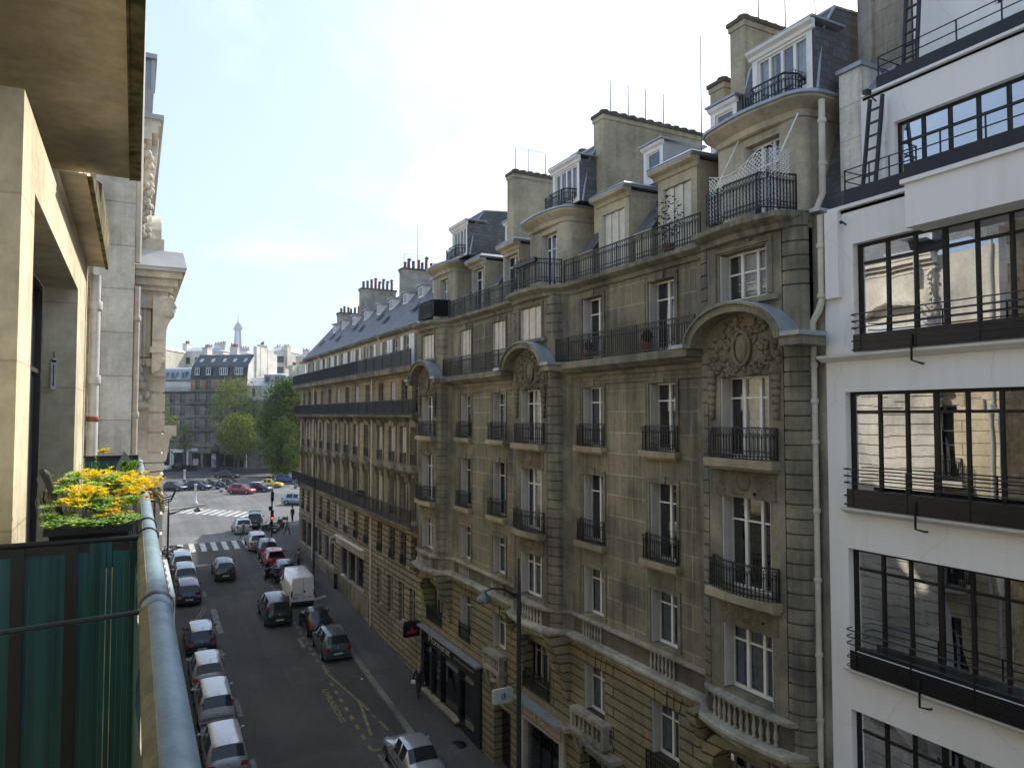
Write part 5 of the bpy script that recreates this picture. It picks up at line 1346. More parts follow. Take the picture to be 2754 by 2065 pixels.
for i in range(44): 
    z = rr.uniform(18.25, 20.05); q.ball((UX + rr.uniform(-.02, .12 + .04 * (z > 18.9)), BY0 - .02 + rr.uniform(0, .2), z), (.06, .07, .08), 7, 5)
q.build('attic_front', [ORN, ZINCP], og)
q = MB(); q.box(-.4, .24, BY0 + .1, BY0 + 1.6, 21.46, 22.1); q.box(-.4, .29, BY0, BY0 + 1.7, 22.1, 22.2, 1); q.box(.18, .26, BY0 + .06, BY0 + .16, 21.4, 22.1, 1); q.build('box_dormer', [ZINC, ZINCP], og)
q = MB(); q.quad((-.1, GY0, 20.8), (-.1, GY1, 20.8), (-1.6, GY1, 24), (-1.6, GY0, 24)); q.quad((-1.6, GY0, 24), (-1.6, GY1, 24), (-12, GY1, 25), (-12, GY0, 25)); q.build('roof', SLATE, og)
# arched pediment and big window seen from across the street
q = MB(); n = 14
for k0, x0 in ((0, .5), (.14, .3)):
    for i in range(n):
        t0, t1 = PI * i / n, PI * (i + 1) / n
        f = lambda t, k: (18.6 + (1.35 + k) * math.cos(t), 18.1 + (.95 + k) * math.sin(t))
        (a, b), (c, d), (e, g), (h, j) = f(t0, k0), f(t1, k0), f(t1, k0 - .14), f(t0, k0 - .14)
        q.hexa([(-.05, h, j), (GXO + x0, h, j), (GXO + x0, e, g), (-.05, e, g), (-.05, a, b), (GXO + x0, a, b), (GXO + x0, c, d), (-.05, c, d)])
q.build('arched_pediment', ORN, og)
pipe(og, [(-.01, 15.25, 17.35), (-.01, 15.25, 22)], .07, PIPEW); pipe(og, [(0.0, 15.25, 0), (0.0, 15.25, 16.9)], .06, paint('stone_pipe', (.55, .50, .42), .6), [(0, 15.25, 14.5), (0, 15.25, 16.3)])
q = MB(); q.box(-.05, .9, 17.5, 21.5, 3.3, 3.36); q.box(.86, .9, 17.5, 21.5, 2.9, 3.3)
q.build('awning', paint('blue_awning', (.12, .18, .38), .7), og)
# ------------------------------------------------------------------ houses round the square
def frame(ox, oy, phi):
    c, s = math.cos(R(phi)), math.sin(R(phi))
    return lambda u, v, d: (ox + u * c + d * s, oy - u * s + d * c, v)
PHI = 35
b1 = thing('town_house', 'tall house with dark slate mansard roof and brick striped top floor across the square', 'building', (16, 169, 3))
T1 = frame(10.8, 172.5, PHI); W1 = 13.1
cols = [(1.6, .55), (4.2, .55), (7.7, .95), (11.2, .95)]
fl = [(8.4, 10.5), (11.4, 13.3), (14.3, 16.3), (17.2, 19.0), (19.9, 22.0)]
w_ = MB(); w_.wall(T1, 0, W1, 7.6, 19.6, [(u - h, u + h, a, b) for u, h in cols for a, b in fl[:4]], .3); w_.build('wall', FARW, b1)
w_ = MB(); w_.wall(T1, 0, W1, 19.6, 22.6, [(u - h, u + h, *fl[4]) for u, h in cols], .3); w_.build('brick_band_wall', BRICKS, b1)
w_ = MB(); w_.wall(T1, 0, W1, 2.8, 7.6, [(.6, 2.6, 3.1, 6.2), (3.2, 12.6, 3.1, 6.5)], 1.5, 0, 0); w_.build('shopfront_wall', FARW, b1)
for u, h in cols:
    for a, b in fl: window(b1, T1, u - h, u + h, a, b, .2, 2 if h < .9 else 4, .7, .09, gl=GLASSF, room=False, mat=FWOOD)
q = MB()
for z, o in ((7.55, .25), (10.95, .7), (13.9, .2), (16.75, .7), (19.5, .8), (22.5, .4)): moulding(T1, -.02, W1 + .02, [(z - .25, -.01), (z - .2, o * .6), (z, o), (z + .1, o), (z + .12, -.01)], q)
q.build('cornice', LIMEP, b1)
for z, us in ((19.62, ((0, W1),)), (16.87, ((0, 6.8),)), (11.07, ((.6, 6.4),)), (14.4, ((1, 2.2), (3.6, 4.8)))):
    for a, b in us:
        p0, p1 = T1(a, 0, -.6), T1(b, 0, -.6); P, Ln = straight(p0[:2], p1[:2]); railing(b1, P, Ln, z, .95, .16, False)
r = MB()
r.quad(T1(0, 22.7, -.1), T1(W1, 22.7, -.1), T1(W1, 25.1, .5), T1(0, 25.1, .5)); r.quad(T1(0, 25.1, .45), T1(W1, 25.1, .45), T1(W1, 27.8, 3.6), T1(0, 27.8, 3.6)); r.quad(T1(0, 27.8, 3.6), T1(W1, 27.8, 3.6), T1(W1, 28.2, 9), T1(0, 28.2, 9), 1); r.quad(T1(0, 28.2, 9), T1(W1, 28.2, 9), T1(W1, 25, 14), T1(0, 25, 14), 1)
rf = r.build('roof', [SLATED, ZINCP], b1)
for u, h in cols:
    q = MB(); q.tb(T1, u - h - .1, u + h + .1, 22.95, 24.75, -.22, .4); q.tb(T1, u - h - .2, u + h + .2, 24.75, 24.85, -.35, .6, 1); q.build('dormer', [SLATED, ZINC], rf)
    window(b1, lambda a, b, d: T1(a, b, d - .24), u - h, u + h, 23.1, 24.6, 0, 2 if h < .9 else 4, 0, .1, gl=GLASSF, room=False)
for u in (1.4, 4.1, 6.8, 9.2, 11.7): q = MB(); q.hexa([T1(u - .32, 26.0, 1.42), T1(u + .32, 26.0, 1.42), T1(u + .32, 26.7, 2.2), T1(u - .32, 26.7, 2.2), T1(u - .32, 26.15, 1.4), T1(u + .32, 26.15, 1.4), T1(u + .32, 26.85, 2.2), T1(u - .32, 26.85, 2.2)]); q.build('skylight', ZINCP, rf)
g = MB(); g.add([T1(W1 + .01, 2.8, 0), T1(W1 + .01, 22.7, -.1), T1(W1 + .01, 25.3, .4), T1(W1 + .01, 28.1, 3.6), T1(W1 + .01, 28.6, 14), T1(W1 + .01, 2.8, 14)], [(0, 1, 2, 3, 4, 5)])
g.add([T1(-.01, 2.8, 0), T1(-.01, 22.7, -.1), T1(-.01, 25.3, .4), T1(-.01, 28.1, 3.6), T1(-.01, 28.6, 14), T1(-.01, 2.8, 14)], [(0, 1, 2, 3, 4, 5)])
for a, b, z in ((3.4, 5.0, 29.6), (5.3, 8.4, 29.9), (8.7, 11.6, 29.4)): g.tb(T1, W1 - .5, W1 + .3, 20, z, a, b)
g.quad(T1(0, 2.8, 14), T1(W1, 2.8, 14), T1(W1, 28, 14), T1(0, 28, 14)); g.build('gable_wall', GABLE, b1)
def fpots(parent, T, u0, u1, d, z, n):
    rr = random.Random(int(u0 * 10 + z * 7)); q = MB()
    for i in range(n): c = T(u0 + (u1 - u0) * i / max(1, n - 1), z, d); h = rr.uniform(.4, .9); q.lathe([(.16, 0), (.13, h), (.16, h + .05), (.1, h + .05)], c, 6)
    q.build('chimney_pots', TERRA, parent)
def fstack(parent, T, u0, u1, d0, d1, z0, z1, n, m=GABLE):
    q = MB(); q.tb(T, u0, u1, z0, z1, d0, d1); q.tb(T, u0 - .1, u1 + .1, z1, z1 + .15, d0 - .1, d1 + .1); q.build('chimney', m, parent); fpots(parent, T, u0 + .2, u1 - .2, (d0 + d1) / 2, z1 + .15, n)
fstack(b1, T1, .2, 1.4, 4, 6, 27, 29.4, 3); fstack(b1, T1, 5.6, 7.4, 6, 7, 27.5, 29.6, 5); fstack(b1, T1, W1 - .6, W1 + .3, 5.4, 8.3, 29.5, 30.0, 4)
q = MB(); q.tb(T1, 3.2, 12.6, 6.45, 6.75, -1.6, .02); q.tb(T1, 3.2, 12.6, 6.2, 6.45, -1.6, -1.5); q.build('awning', LIMEP, b1)
q = MB(); q.tb(T1, 3.2, 12.6, 3.1, 6.45, 1.45, 1.5); q.tb(T1, .6, 2.6, 3.1, 6.2, 1.45, 1.5); q.build('room_lining', ROOM, b1)
q = MB()
for u in (5.4, 8.0, 10.4): q.tb(T1, u, u + .25, 3.1, 6.44, .02, .2)
q.build('shop_pier', LIMEP, b1)

b2 = thing('town_house', 'grey stone house with blue grey zinc mansard left of the dark slate house', 'building', (6, 176, 3))
T2_ = frame(10.78, 172.52, PHI); u0 = -15.0
cols2 = [(-1.8, .5), (-4.2, .5), (-6.4, .5), (-8.6, .5), (-11, .5), (-13.4, .5)]
fl2 = [(8.3, 10.3), (11.2, 13.2), (14.2, 16.2), (17.1, 18.8), (19.9, 21.8)]
w_ = MB(); w_.wall(T2_, u0, 0, 7.3, 22.1, [(u - h, u + h, a, b) for u, h in cols2 for a, b in fl2], .3); w_.wall(T2_, u0, 0, 2.8, 7.3, [(-6.5, -4.6, 3.1, 6.2), (-3.6, -.6, 3.1, 6.2), (-12, -8, 3.1, 6)], .6)
w_.quad(T2_(u0, 2.8, 0), T2_(u0, 2.8, 12), T2_(u0, 22, 12), T2_(u0, 22, 0)); w_.build('wall', FARW, b2)
for u, h in cols2:
    for a, b in fl2: window(b2, T2_, u - h, u + h, a, b, .2, 2, .7, .09, gl=GLASSF, room=False, mat=FWOOD)
q = MB(); q.tb(T2_, u0, 0, 19.6, 22.0, -.012, -.002); q.build('white_floor', GABLE, b2)
q = MB()
for z, o in ((7.2, .2), (10.9, .2), (13.7, .2), (16.7, .2), (19.4, .8), (22.0, .4)): moulding(T2_, u0, -.03, [(z - .2, -.01), (z - .15, o * .6), (z, o), (z + .1, o), (z + .12, -.01)], q)
q.build('cornice', LIMEP, b2)
p0, p1 = T2_(u0, 0, -.7), T2_(0, 0, -.7); P, Ln = straight(p0[:2], p1[:2]); railing(b2, P, Ln, 19.5, .95, .16, False)
for u, h in cols2:
    for a, b in fl2[:4]: p0, p1 = T2_(u - .6, 0, -.15), T2_(u + .6, 0, -.15); P, Ln = straight(p0[:2], p1[:2]); railing(b2, P, Ln, a, .7, .2, False)
r = MB(); r.quad(T2_(u0, 22.1, -.05), T2_(0, 22.1, -.05), T2_(0, 24.6, 1.7), T2_(u0, 24.6, 1.7)); r.quad(T2_(u0, 24.6, 1.7), T2_(0, 24.6, 1.7), T2_(0, 25.3, 8), T2_(u0, 25.3, 8)); r.quad(T2_(u0, 25.3, 8), T2_(0, 25.3, 8), T2_(0, 20, 12), T2_(u0, 20, 12))
rf = r.build('roof', ZINC, b2)
for u, h in cols2: 
    q = MB(); q.tb(T2_, u - .5, u + .5, 22.3, 23.8, .02, 1.4); q.tb(T2_, u - .6, u + .6, 23.8, 23.9, -.1, 1.6); q.tb(T2_, u - .35, u + .35, 22.5, 23.6, .0, .015, 1); q.build('dormer', [ZINC, GLASSF], rf)
q = MB(); q.tb(T2_, -7.2, -.2, 6.3, 7.0, -.25, -.02); 
for u in (-7.2, -4.4, -3.9, -.5): q.tb(T2_, u, u + .35, 3.05, 6.3, -.2, -.02)
q.build('shopfront', GABLE, b2)
q = MB(); q.tb(T2_, -6.5, -4.6, 3.1, 6.2, .5, .55); q.tb(T2_, -3.6, -.6, 3.1, 6.2, .5, .55); q.build('room_lining', ROOM, b2)
q = MB(); q.tb(T2_, -.45, 2.2, 6.6, 7.25, -.5, -.3); q.build('awning', GABLE, b2)

b3 = thing('town_house', 'low house with pale zinc roofs behind the large trees of the square', 'building', (28, 160, 3))
T3_ = frame(21.55, 164.9, PHI)
w_ = MB(); cols3 = [(1.4, .4), (4.6, .5), (7.4, .5), (10.2, .5), (13, .5)]
w_.wall(T3_, .02, 17, 2.8, 17.6, [(u - h, u + h, a, b) for u, h in cols3 for a, b in ((7.5, 9.5), (10.7, 12.7), (14, 16))], .3); w_.build('wall', FARW, b3)
w_ = MB(); w_.wall(T3_, .02, 3.4, 17.6, 20.7, [(1.0, 1.8, 18.4, 20.2)], .2); w_.quad(T3_(3.4, 17.6, 0), T3_(3.4, 17.6, 6), T3_(3.4, 20.7, 6), T3_(3.4, 20.7, 0)); w_.quad(T3_(3.4, 17.6, 1.2), T3_(17, 17.6, 1.2), T3_(17, 20.0, 1.2), T3_(3.4, 20.0, 1.2)); w_.build('upper_wall', GABLE2, b3)
window(b3, T3_, 1.0, 1.8, 18.4, 20.2, .1, 2, .7, .09, gl=GLASSF, room=False, mat=FWOOD)
for u, h in cols3:
    for a, b in ((7.5, 9.5), (10.7, 12.7), (14, 16)): window(b3, T3_, u - h, u + h, a, b, .2, 2, .7, .09, gl=GLASSF, room=False, mat=FWOOD)
r = MB(); r.quad(T3_(-.1, 20.7, -.3), T3_(17, 20.7, -.3), T3_(17, 23.0, 3), T3_(-.1, 22.6, 2.4)); r.quad(T3_(-.1, 22.6, 2.4), T3_(17, 23, 3), T3_(17, 23.8, 9), T3_(2.5, 23.8, 9)); r.quad(T3_(2.5, 23.8, 9), T3_(17, 23.8, 9), T3_(17, 18, 13), T3_(-.1, 18, 13)); r.quad(T3_(3.3, 20.72, -.3), T3_(17, 20.72, -.3), T3_(17, 17.6, 0), T3_(3.3, 17.6, 0))
rf = r.build('roof', ZINCP, b3)
for u in (4.4, 6.6, 12.0): q = MB(); q.tb(T3_, u - .8, u + .8, 21.2, 23.0, .3, 3); q.tb(T3_, u - .9, u + .9, 23.0, 23.1, .1, 3.4); q.tb(T3_, u - .45, u + .45, 21.5, 22.7, .27, .295, 1); q.build('dormer', [ZINC, GLASSF], rf)
fstack(b3, T3_, 8.6, 9.5, 1.5, 5, 21, 25.0, 4, GABLE2); fstack(b3, T3_, 9.6, 11.3, 4, 5, 22, 25.4, 5, GABLE2)

def backblock(label, ox, oy, phi, w, d, z1, m, stacks=()):
    t = thing('town_house', label, 'building', (ox, oy, 3)); T = frame(ox, oy, phi)
    q = MB(); q.tb(T, 0, w, 2.7, z1, 0, d); 
    q.build('wall', m, t)
    q = MB(); q.hexa([T(-.2, z1 + .003, -.2), T(w + .2, z1 + .003, -.2), T(w + .2, z1 + .003, d + .2), T(-.2, z1 + .003, d + .2), T(w * .2, z1 + 1.2, d * .2), T(w * .8, z1 + 1.2, d * .2), T(w * .8, z1 + 1.2, d * .8), T(w * .2, z1 + 1.2, d * .8)]); q.build('roof', ZINCP, t)
    for u in [w * k / 5 for k in range(1, 5)]:
        for z in range(int(z1) - 5, int(z1) - 1, 3):
            p = MB(); p.tb(T, u - .5, u + .5, z - .9, z + .9, -.06, -.01); p.build('window', GLASSF, t)
    for a in stacks: fstack(t, T, *a)
    return t
backblock('cream block with red chimney pots rising behind the dark slate house', 10.5, 214, 30, 12, 12, 31.5, GABLE, ((.3, 1.5, 1, 4, 31, 33.6, 4), (8.5, 11.5, 2, 3, 31, 33.4, 7), (4, 6, 6, 7, 31, 33, 5)))
backblock('pale rendered block at the far left beyond the ornate house corner', 2.2, 205, 30, 4.6, 12, 31.0, GABLE2, ((.5, 3, 2, 3, 31, 32.6, 4),))
backblock('tall white gabled block with chimney flues right of the slate house', 33.2, 212, 35, 5.0, 14, 32.3, GABLE, ((3.6, 5.3, .5, 3, 28, 33.6, 4), (.2, 1.4, 3, 6, 30, 33.6, 3)))
backblock('cream block far behind the low zinc roofed house', 39.5, 206, 35, 12, 14, 30.6, GABLE2, ((1, 3, 2, 3, 30, 32.2, 5), (7, 9, 3, 4, 30, 32, 5)))
backblock('narrow white block glimpsed between two chimneys beyond the square', 21.5, 226, 35, 9, 10, 32.2, GABLE, ((5, 8, 2, 3, 32, 33.6, 6),))
# hidden neighbour on the far side of the avenue whose shade falls on the near half of the square
hn = thing('avenue_house', 'plain stone house on the avenue round the corner of the square', 'building', (32, 84, 3))
q = MB(); q.box(25, 45, 75.5, 87, 2.7, 21); q.build('wall', HAUS, hn)
q = MB(); q.hexa([(24.7, 75.2, 21.0), (45, 75.2, 21.0), (45, 87.3, 21.0), (24.7, 87.3, 21.0), (27, 77, 24), (45, 77, 24), (45, 85.5, 24), (27, 85.5, 24)]); q.build('roof', SLATE, hn)
# ------------------------------------------------------------------ distant iron tower
tw_ = thing('lattice_tower', 'slender pale lattice tower with a needle top on the horizon', 'tower', (252.5, 2145, 0))
TCX, TCY = 252.5, 2145
prof = [(-20, 52, 13), (42, 33, 9), (48, 33, 9), (105, 19.5, 6), (112, 19.5, 6), (150, 13.0, 5), (190, 9.9, 4.2), (228, 7.6, 3.2), (256, 6.3, 2.6)]
TWM = paint('tower_iron', (.20, .19, .185), .7)
leg = MB(); br = MB()
for sx in (-1, 1):
    for sy in (-1, 1):
        for ox in (0, 1):
            for oy in (0, 1):
                leg.tube([(TCX + sx * (h - ox * t), TCY + sy * (h - oy * t), z) for z, h, t in prof], .75, 4, sm=False)
def lerp(z):
    for (a, h0, t0), (b, h1, t1) in zip(prof, prof[1:]):
        if a <= z <= b: k = (z - a) / (b - a); return h0 + (h1 - h0) * k, t0 + (t1 - t0) * k
    return prof[-1][1:]
z = -20
while z < 250:
    h0, t0 = lerp(z); st_ = max(5, t0 * 1.4); z2 = min(z + st_, 256); h1, t1 = lerp(z2)
    for sy in (-1, 1):
        for sx in (-1, 1):
            br.tube([(TCX + sx * h0, TCY + sy * h0, z), (TCX + sx * (h1 - t1), TCY + sy * h1, z2)], .3, 3, sm=False); br.tube([(TCX + sx * (h0 - t0), TCY + sy * h0, z), (TCX + sx * h1, TCY + sy * h1, z2)], .35, 3, sm=False)
            br.tube([(TCX + sx * h0, TCY + sy * h0, z), (TCX + sx * h1, TCY + sy * (h1 - t1), z2)], .35, 3, sm=False)
        if z > 112: br.tube([(TCX - h0, TCY + sy * h0, z), (TCX + h1, TCY + sy * h1, z2)], .45, 3, sm=False); br.tube([(TCX + h0, TCY + sy * h0, z), (TCX - h1, TCY + sy * h1, z2)], .45, 3, sm=False); br.tube([(TCX - h0, TCY + sy * h0, z), (TCX + h0, TCY + sy * h0, z)], .45, 3, sm=False)
    z = z2
leg.build('legs', TWM, tw_); br.build('bracing', TWM, tw_)
q = MB()
for z0, z1, h in ((40, 48, 36), (103, 110, 22), (249, 252, 8.5), (252, 258, 10.8), (258, 265, 7.6), (265, 268, 5.4)): q.box(TCX - h, TCX + h, TCY - h, TCY + h, z0, z1)
q.lathe([(4.6, 268), (4.0, 271), (2.0, 274), (1.0, 276), (.9, 288), (.5, 297)], (TCX, TCY, 0), 8); q.build('platforms', TWM, tw_)
# ------------------------------------------------------------------ trees of the square
BARK = paint('bark', (.09, .075, .055), .9, bump=.5, bs=8)
LEAF1 = leafy('spring_leaves_dark', (.045, .08, .010), (.15, .20, .035), .35)
LEAF2 = leafy('spring_leaves', (.10, .145, .02), (.24, .275, .06), .45)
def tree(label, x, y, z0, h, rx, n, m, seed, lean=0, low=.25, clumps=16, sz=.34):
    r = random.Random(seed)
    t = thing('tree', label, 'tree', (x, y, z0), 'trees round the square')
    tr_ = MB(); top = Vector((x + lean, y, z0 + h * .8)); base = Vector((x, y, z0))
    pts = [base.lerp(top, k / 5) + Vector((r.uniform(-.15, .15), r.uniform(-.15, .15), 0)) * (k > 0) for k in range(6)]
    tr_.tube(pts, .28, 8, r2=.06)
    cl = []
    for i in range(clumps):
        k = low + (1 - low) * (i + .5) / clumps; a = i * 2.4 + r.uniform(-.5, .5)
        w = math.sin(PI * min(1, (k - low) / (1.02 - low)) ** .8) ** .6
        rad = rx * w * r.uniform(.55, .85)
        c = Vector((x + lean * k + rad * math.cos(a), y + rad * math.sin(a), z0 + h * k * .96)); cl.append((c, rx * r.uniform(.34, .58)))
        s0 = base.lerp(top, max(.25, k - .22)); tr_.tube([s0, s0.lerp(c, .5) + Vector((0, 0, .3)), c], .09, 5, r2=.025)
    tr_.build('trunk', BARK, t)
    cr = MB()
    for c, rr in cl:
        for j in range(n // clumps):
            d = Vector((r.gauss(0, 1), r.gauss(0, 1), r.gauss(0, .85))).normalized(); p = c + d * rr * (r.random() ** .38) * r.uniform(.8, 1.15)
            a = Vector((r.gauss(0, 1), r.gauss(0, 1), r.gauss(0, .7))).normalized(); b = a.cross(Vector((r.gauss(0, 1), r.gauss(0, 1), r.gauss(0, 1)))).normalized(); s = sz * r.uniform(.6, 1.2)
            cr.add([tuple(p - a * s * .5), tuple(p + b * s * .32), tuple(p + a * s * .5), tuple(p - b * s * .32)], [(0, 1, 2, 3)])
    cr.build('crown', m, t); return t
tree('large dark green tree hiding the low house right of the square', 25.2, 139, 3.05, 17.8, 4.9, 15000, LEAF1, 1, low=.10, clumps=40, sz=.52)
tree('lower dark tree in front of the large tree beside the corner house', 23.8, 133, 3.0, 10.5, 2.9, 3500, LEAF1, 2, low=.08, clumps=16, sz=.38)
tree('rounded bright yellow green tree in front of the slate house', 18.4, 152, 3.05, 11.2, 4.1, 5600, LEAF2, 3, low=.38, clumps=20, sz=.42)
tree('tall airy light green tree growing against the brick striped floor', 18.6, 160, 3.05, 19.0, 5.0, 5200, LEAF2, 4, low=.36, clumps=24, sz=.4)
tree('green tree peeping out from behind the ornate house corner', 3.2, 140, 3.05, 14.8, 3.0, 3000, LEAF2, 5, low=.35, clumps=14, sz=.38)
tree('thin young tree with sparse leaves before the grey stone house', 9.3, 163, 3.05, 9.5, 2.0, 800, LEAF2, 6, low=.45, clumps=9, sz=.36)
# ------------------------------------------------------------------ vehicles
TYRE = paint('tyre', (.015, .015, .015), .85); RIM = paint('rim_alloy', (.35, .36, .37), .3, .8)
CGLASS = paint('car_glass', (.018, .022, .026), .03, 0, .45, var=.05)
TAIL = paint('tail_lamp', (.30, .012, .018), .2, 0, .6, coat=.5); HEAD = paint('head_lamp', (.55, .57, .58), .1, .2, .8, coat=.5); PLATE = paint('number_plate', (.55, .53, .45), .5); TRIM = paint('black_trim', (.02, .02, .021), .55); CHR = paint('chrome', (.6, .6, .6), .15, 1)
AMB = paint('indicator', (.5, .16, .02), .3)
def carpaint(n, c, metal=.35): return paint('car_paint_' + n, c, .32, metal, .5, coat=.8, var=.04, vs=3)
ST = {
 'hatch': [(0, .80, .30, .46, .48, .78, 'b'), (.012, .90, .20, .56, .60, .84, 'b'), (.06, .97, .17, .66, .71, .88, 'b'), (.16, 1, .17, .78, .83, .86, 'b'), (.26, 1, .17, .86, .91, .82, 'ws'), (.42, 1, .17, .90, 1.40, .72, 'cab'), (.58, 1, .17, .91, 1.44, .73, 'bp'), (.605, 1, .17, .915, 1.44, .73, 'cab'), (.82, 1, .17, .93, 1.41, .71, 'b'), (.905, .99, .17, .94, 1.36, .68, 'rg'), (.972, .96, .20, .90, .97, .80, 'b'), (.99, .95, .22, .72, .82, .82, 'b'), (1, .90, .28, .56, .62, .80, 'b')],
 'sedan': [(0, .78, .30, .44, .46, .76, 'b'), (.012, .90, .20, .54, .58, .84, 'b'), (.06, .97, .17, .64, .69, .88, 'b'), (.16, 1, .17, .76, .81, .86, 'b'), (.28, 1, .17, .84, .89, .82, 'ws'), (.43, 1, .17, .88, 1.34, .71, 'cab'), (.57, 1, .17, .89, 1.38, .72, 'bp'), (.595, 1, .17, .895, 1.38, .72, 'cab'), (.72, 1, .17, .91, 1.33, .70, 'rg'), (.845, 1, .17, .92, 1.0, .80, 'b'), (.93, .98, .17, .91, .97, .84, 'b'), (.985, .95, .20, .86, .92, .84, 'b'), (1, .90, .28, .56, .60, .82, 'b')],
 'mpv': [(0, .80, .30, .52, .54, .78, 'b'), (.012, .90, .20, .62, .66, .84, 'b'), (.05, .97, .17, .74, .79, .88, 'b'), (.12, 1, .17, .88, .93, .86, 'b'), (.19, 1, .17, .94, .99, .82, 'ws'), (.38, 1, .17, .97, 1.56, .74, 'cab'), (.56, 1, .17, .98, 1.6, .75, 'bp'), (.585, 1, .17, .98, 1.6, .75, 'cab'), (.86, 1, .17, .99, 1.57, .74, 'b'), (.93, .99, .17, 1.0, 1.50, .72, 'rg'), (.978, .97, .20, .96, 1.02, .82, 'b'), (.99, .95, .22, .75, .85, .84, 'b'), (1, .92, .28, .56, .62, .82, 'b')],
 'van': [(0, .82, .35, .70, .74, .78, 'b'), (.02, .95, .25, .92, .98, .84, 'b'), (.10, 1, .22, 1.06, 1.14, .84, 'ws'), (.24, 1, .22, 1.1, 1.9, .80, 'cab'), (.36, 1, .22, 1.1, 2.05, .88, 'b'), (.965, 1, .22, 1.1, 2.07, .88, 'b'), (.99, .99, .22, 1.1, 2.02, .87, 'b'), (1, .97, .25, 1.08, 1.95, .86, 'b')],
 'beetle': [(0, .70, .30, .46, .48, .66, 'b'), (.03, .88, .20, .60, .66, .78, 'b'), (.10, .97, .17, .74, .80, .80, 'b'), (.20, 1, .17, .84, .90, .78, 'b'), (.29, 1, .17, .90, .95, .76, 'ws'), (.43, 1, .17, .92, 1.36, .66, 'cab'), (.56, 1, .17, .92, 1.44, .66, 'bp'), (.58, 1, .17, .92, 1.44, .66, 'cab'), (.72, 1, .17, .92, 1.36, .64, 'rg'), (.86, .98, .18, .90, 1.06, .66, 'b'), (.95, .92, .20, .78, .86, .66, 'b'), (.985, .85, .24, .62, .68, .64, 'b'), (1, .78, .3, .50, .54, .62, 'b')],
}
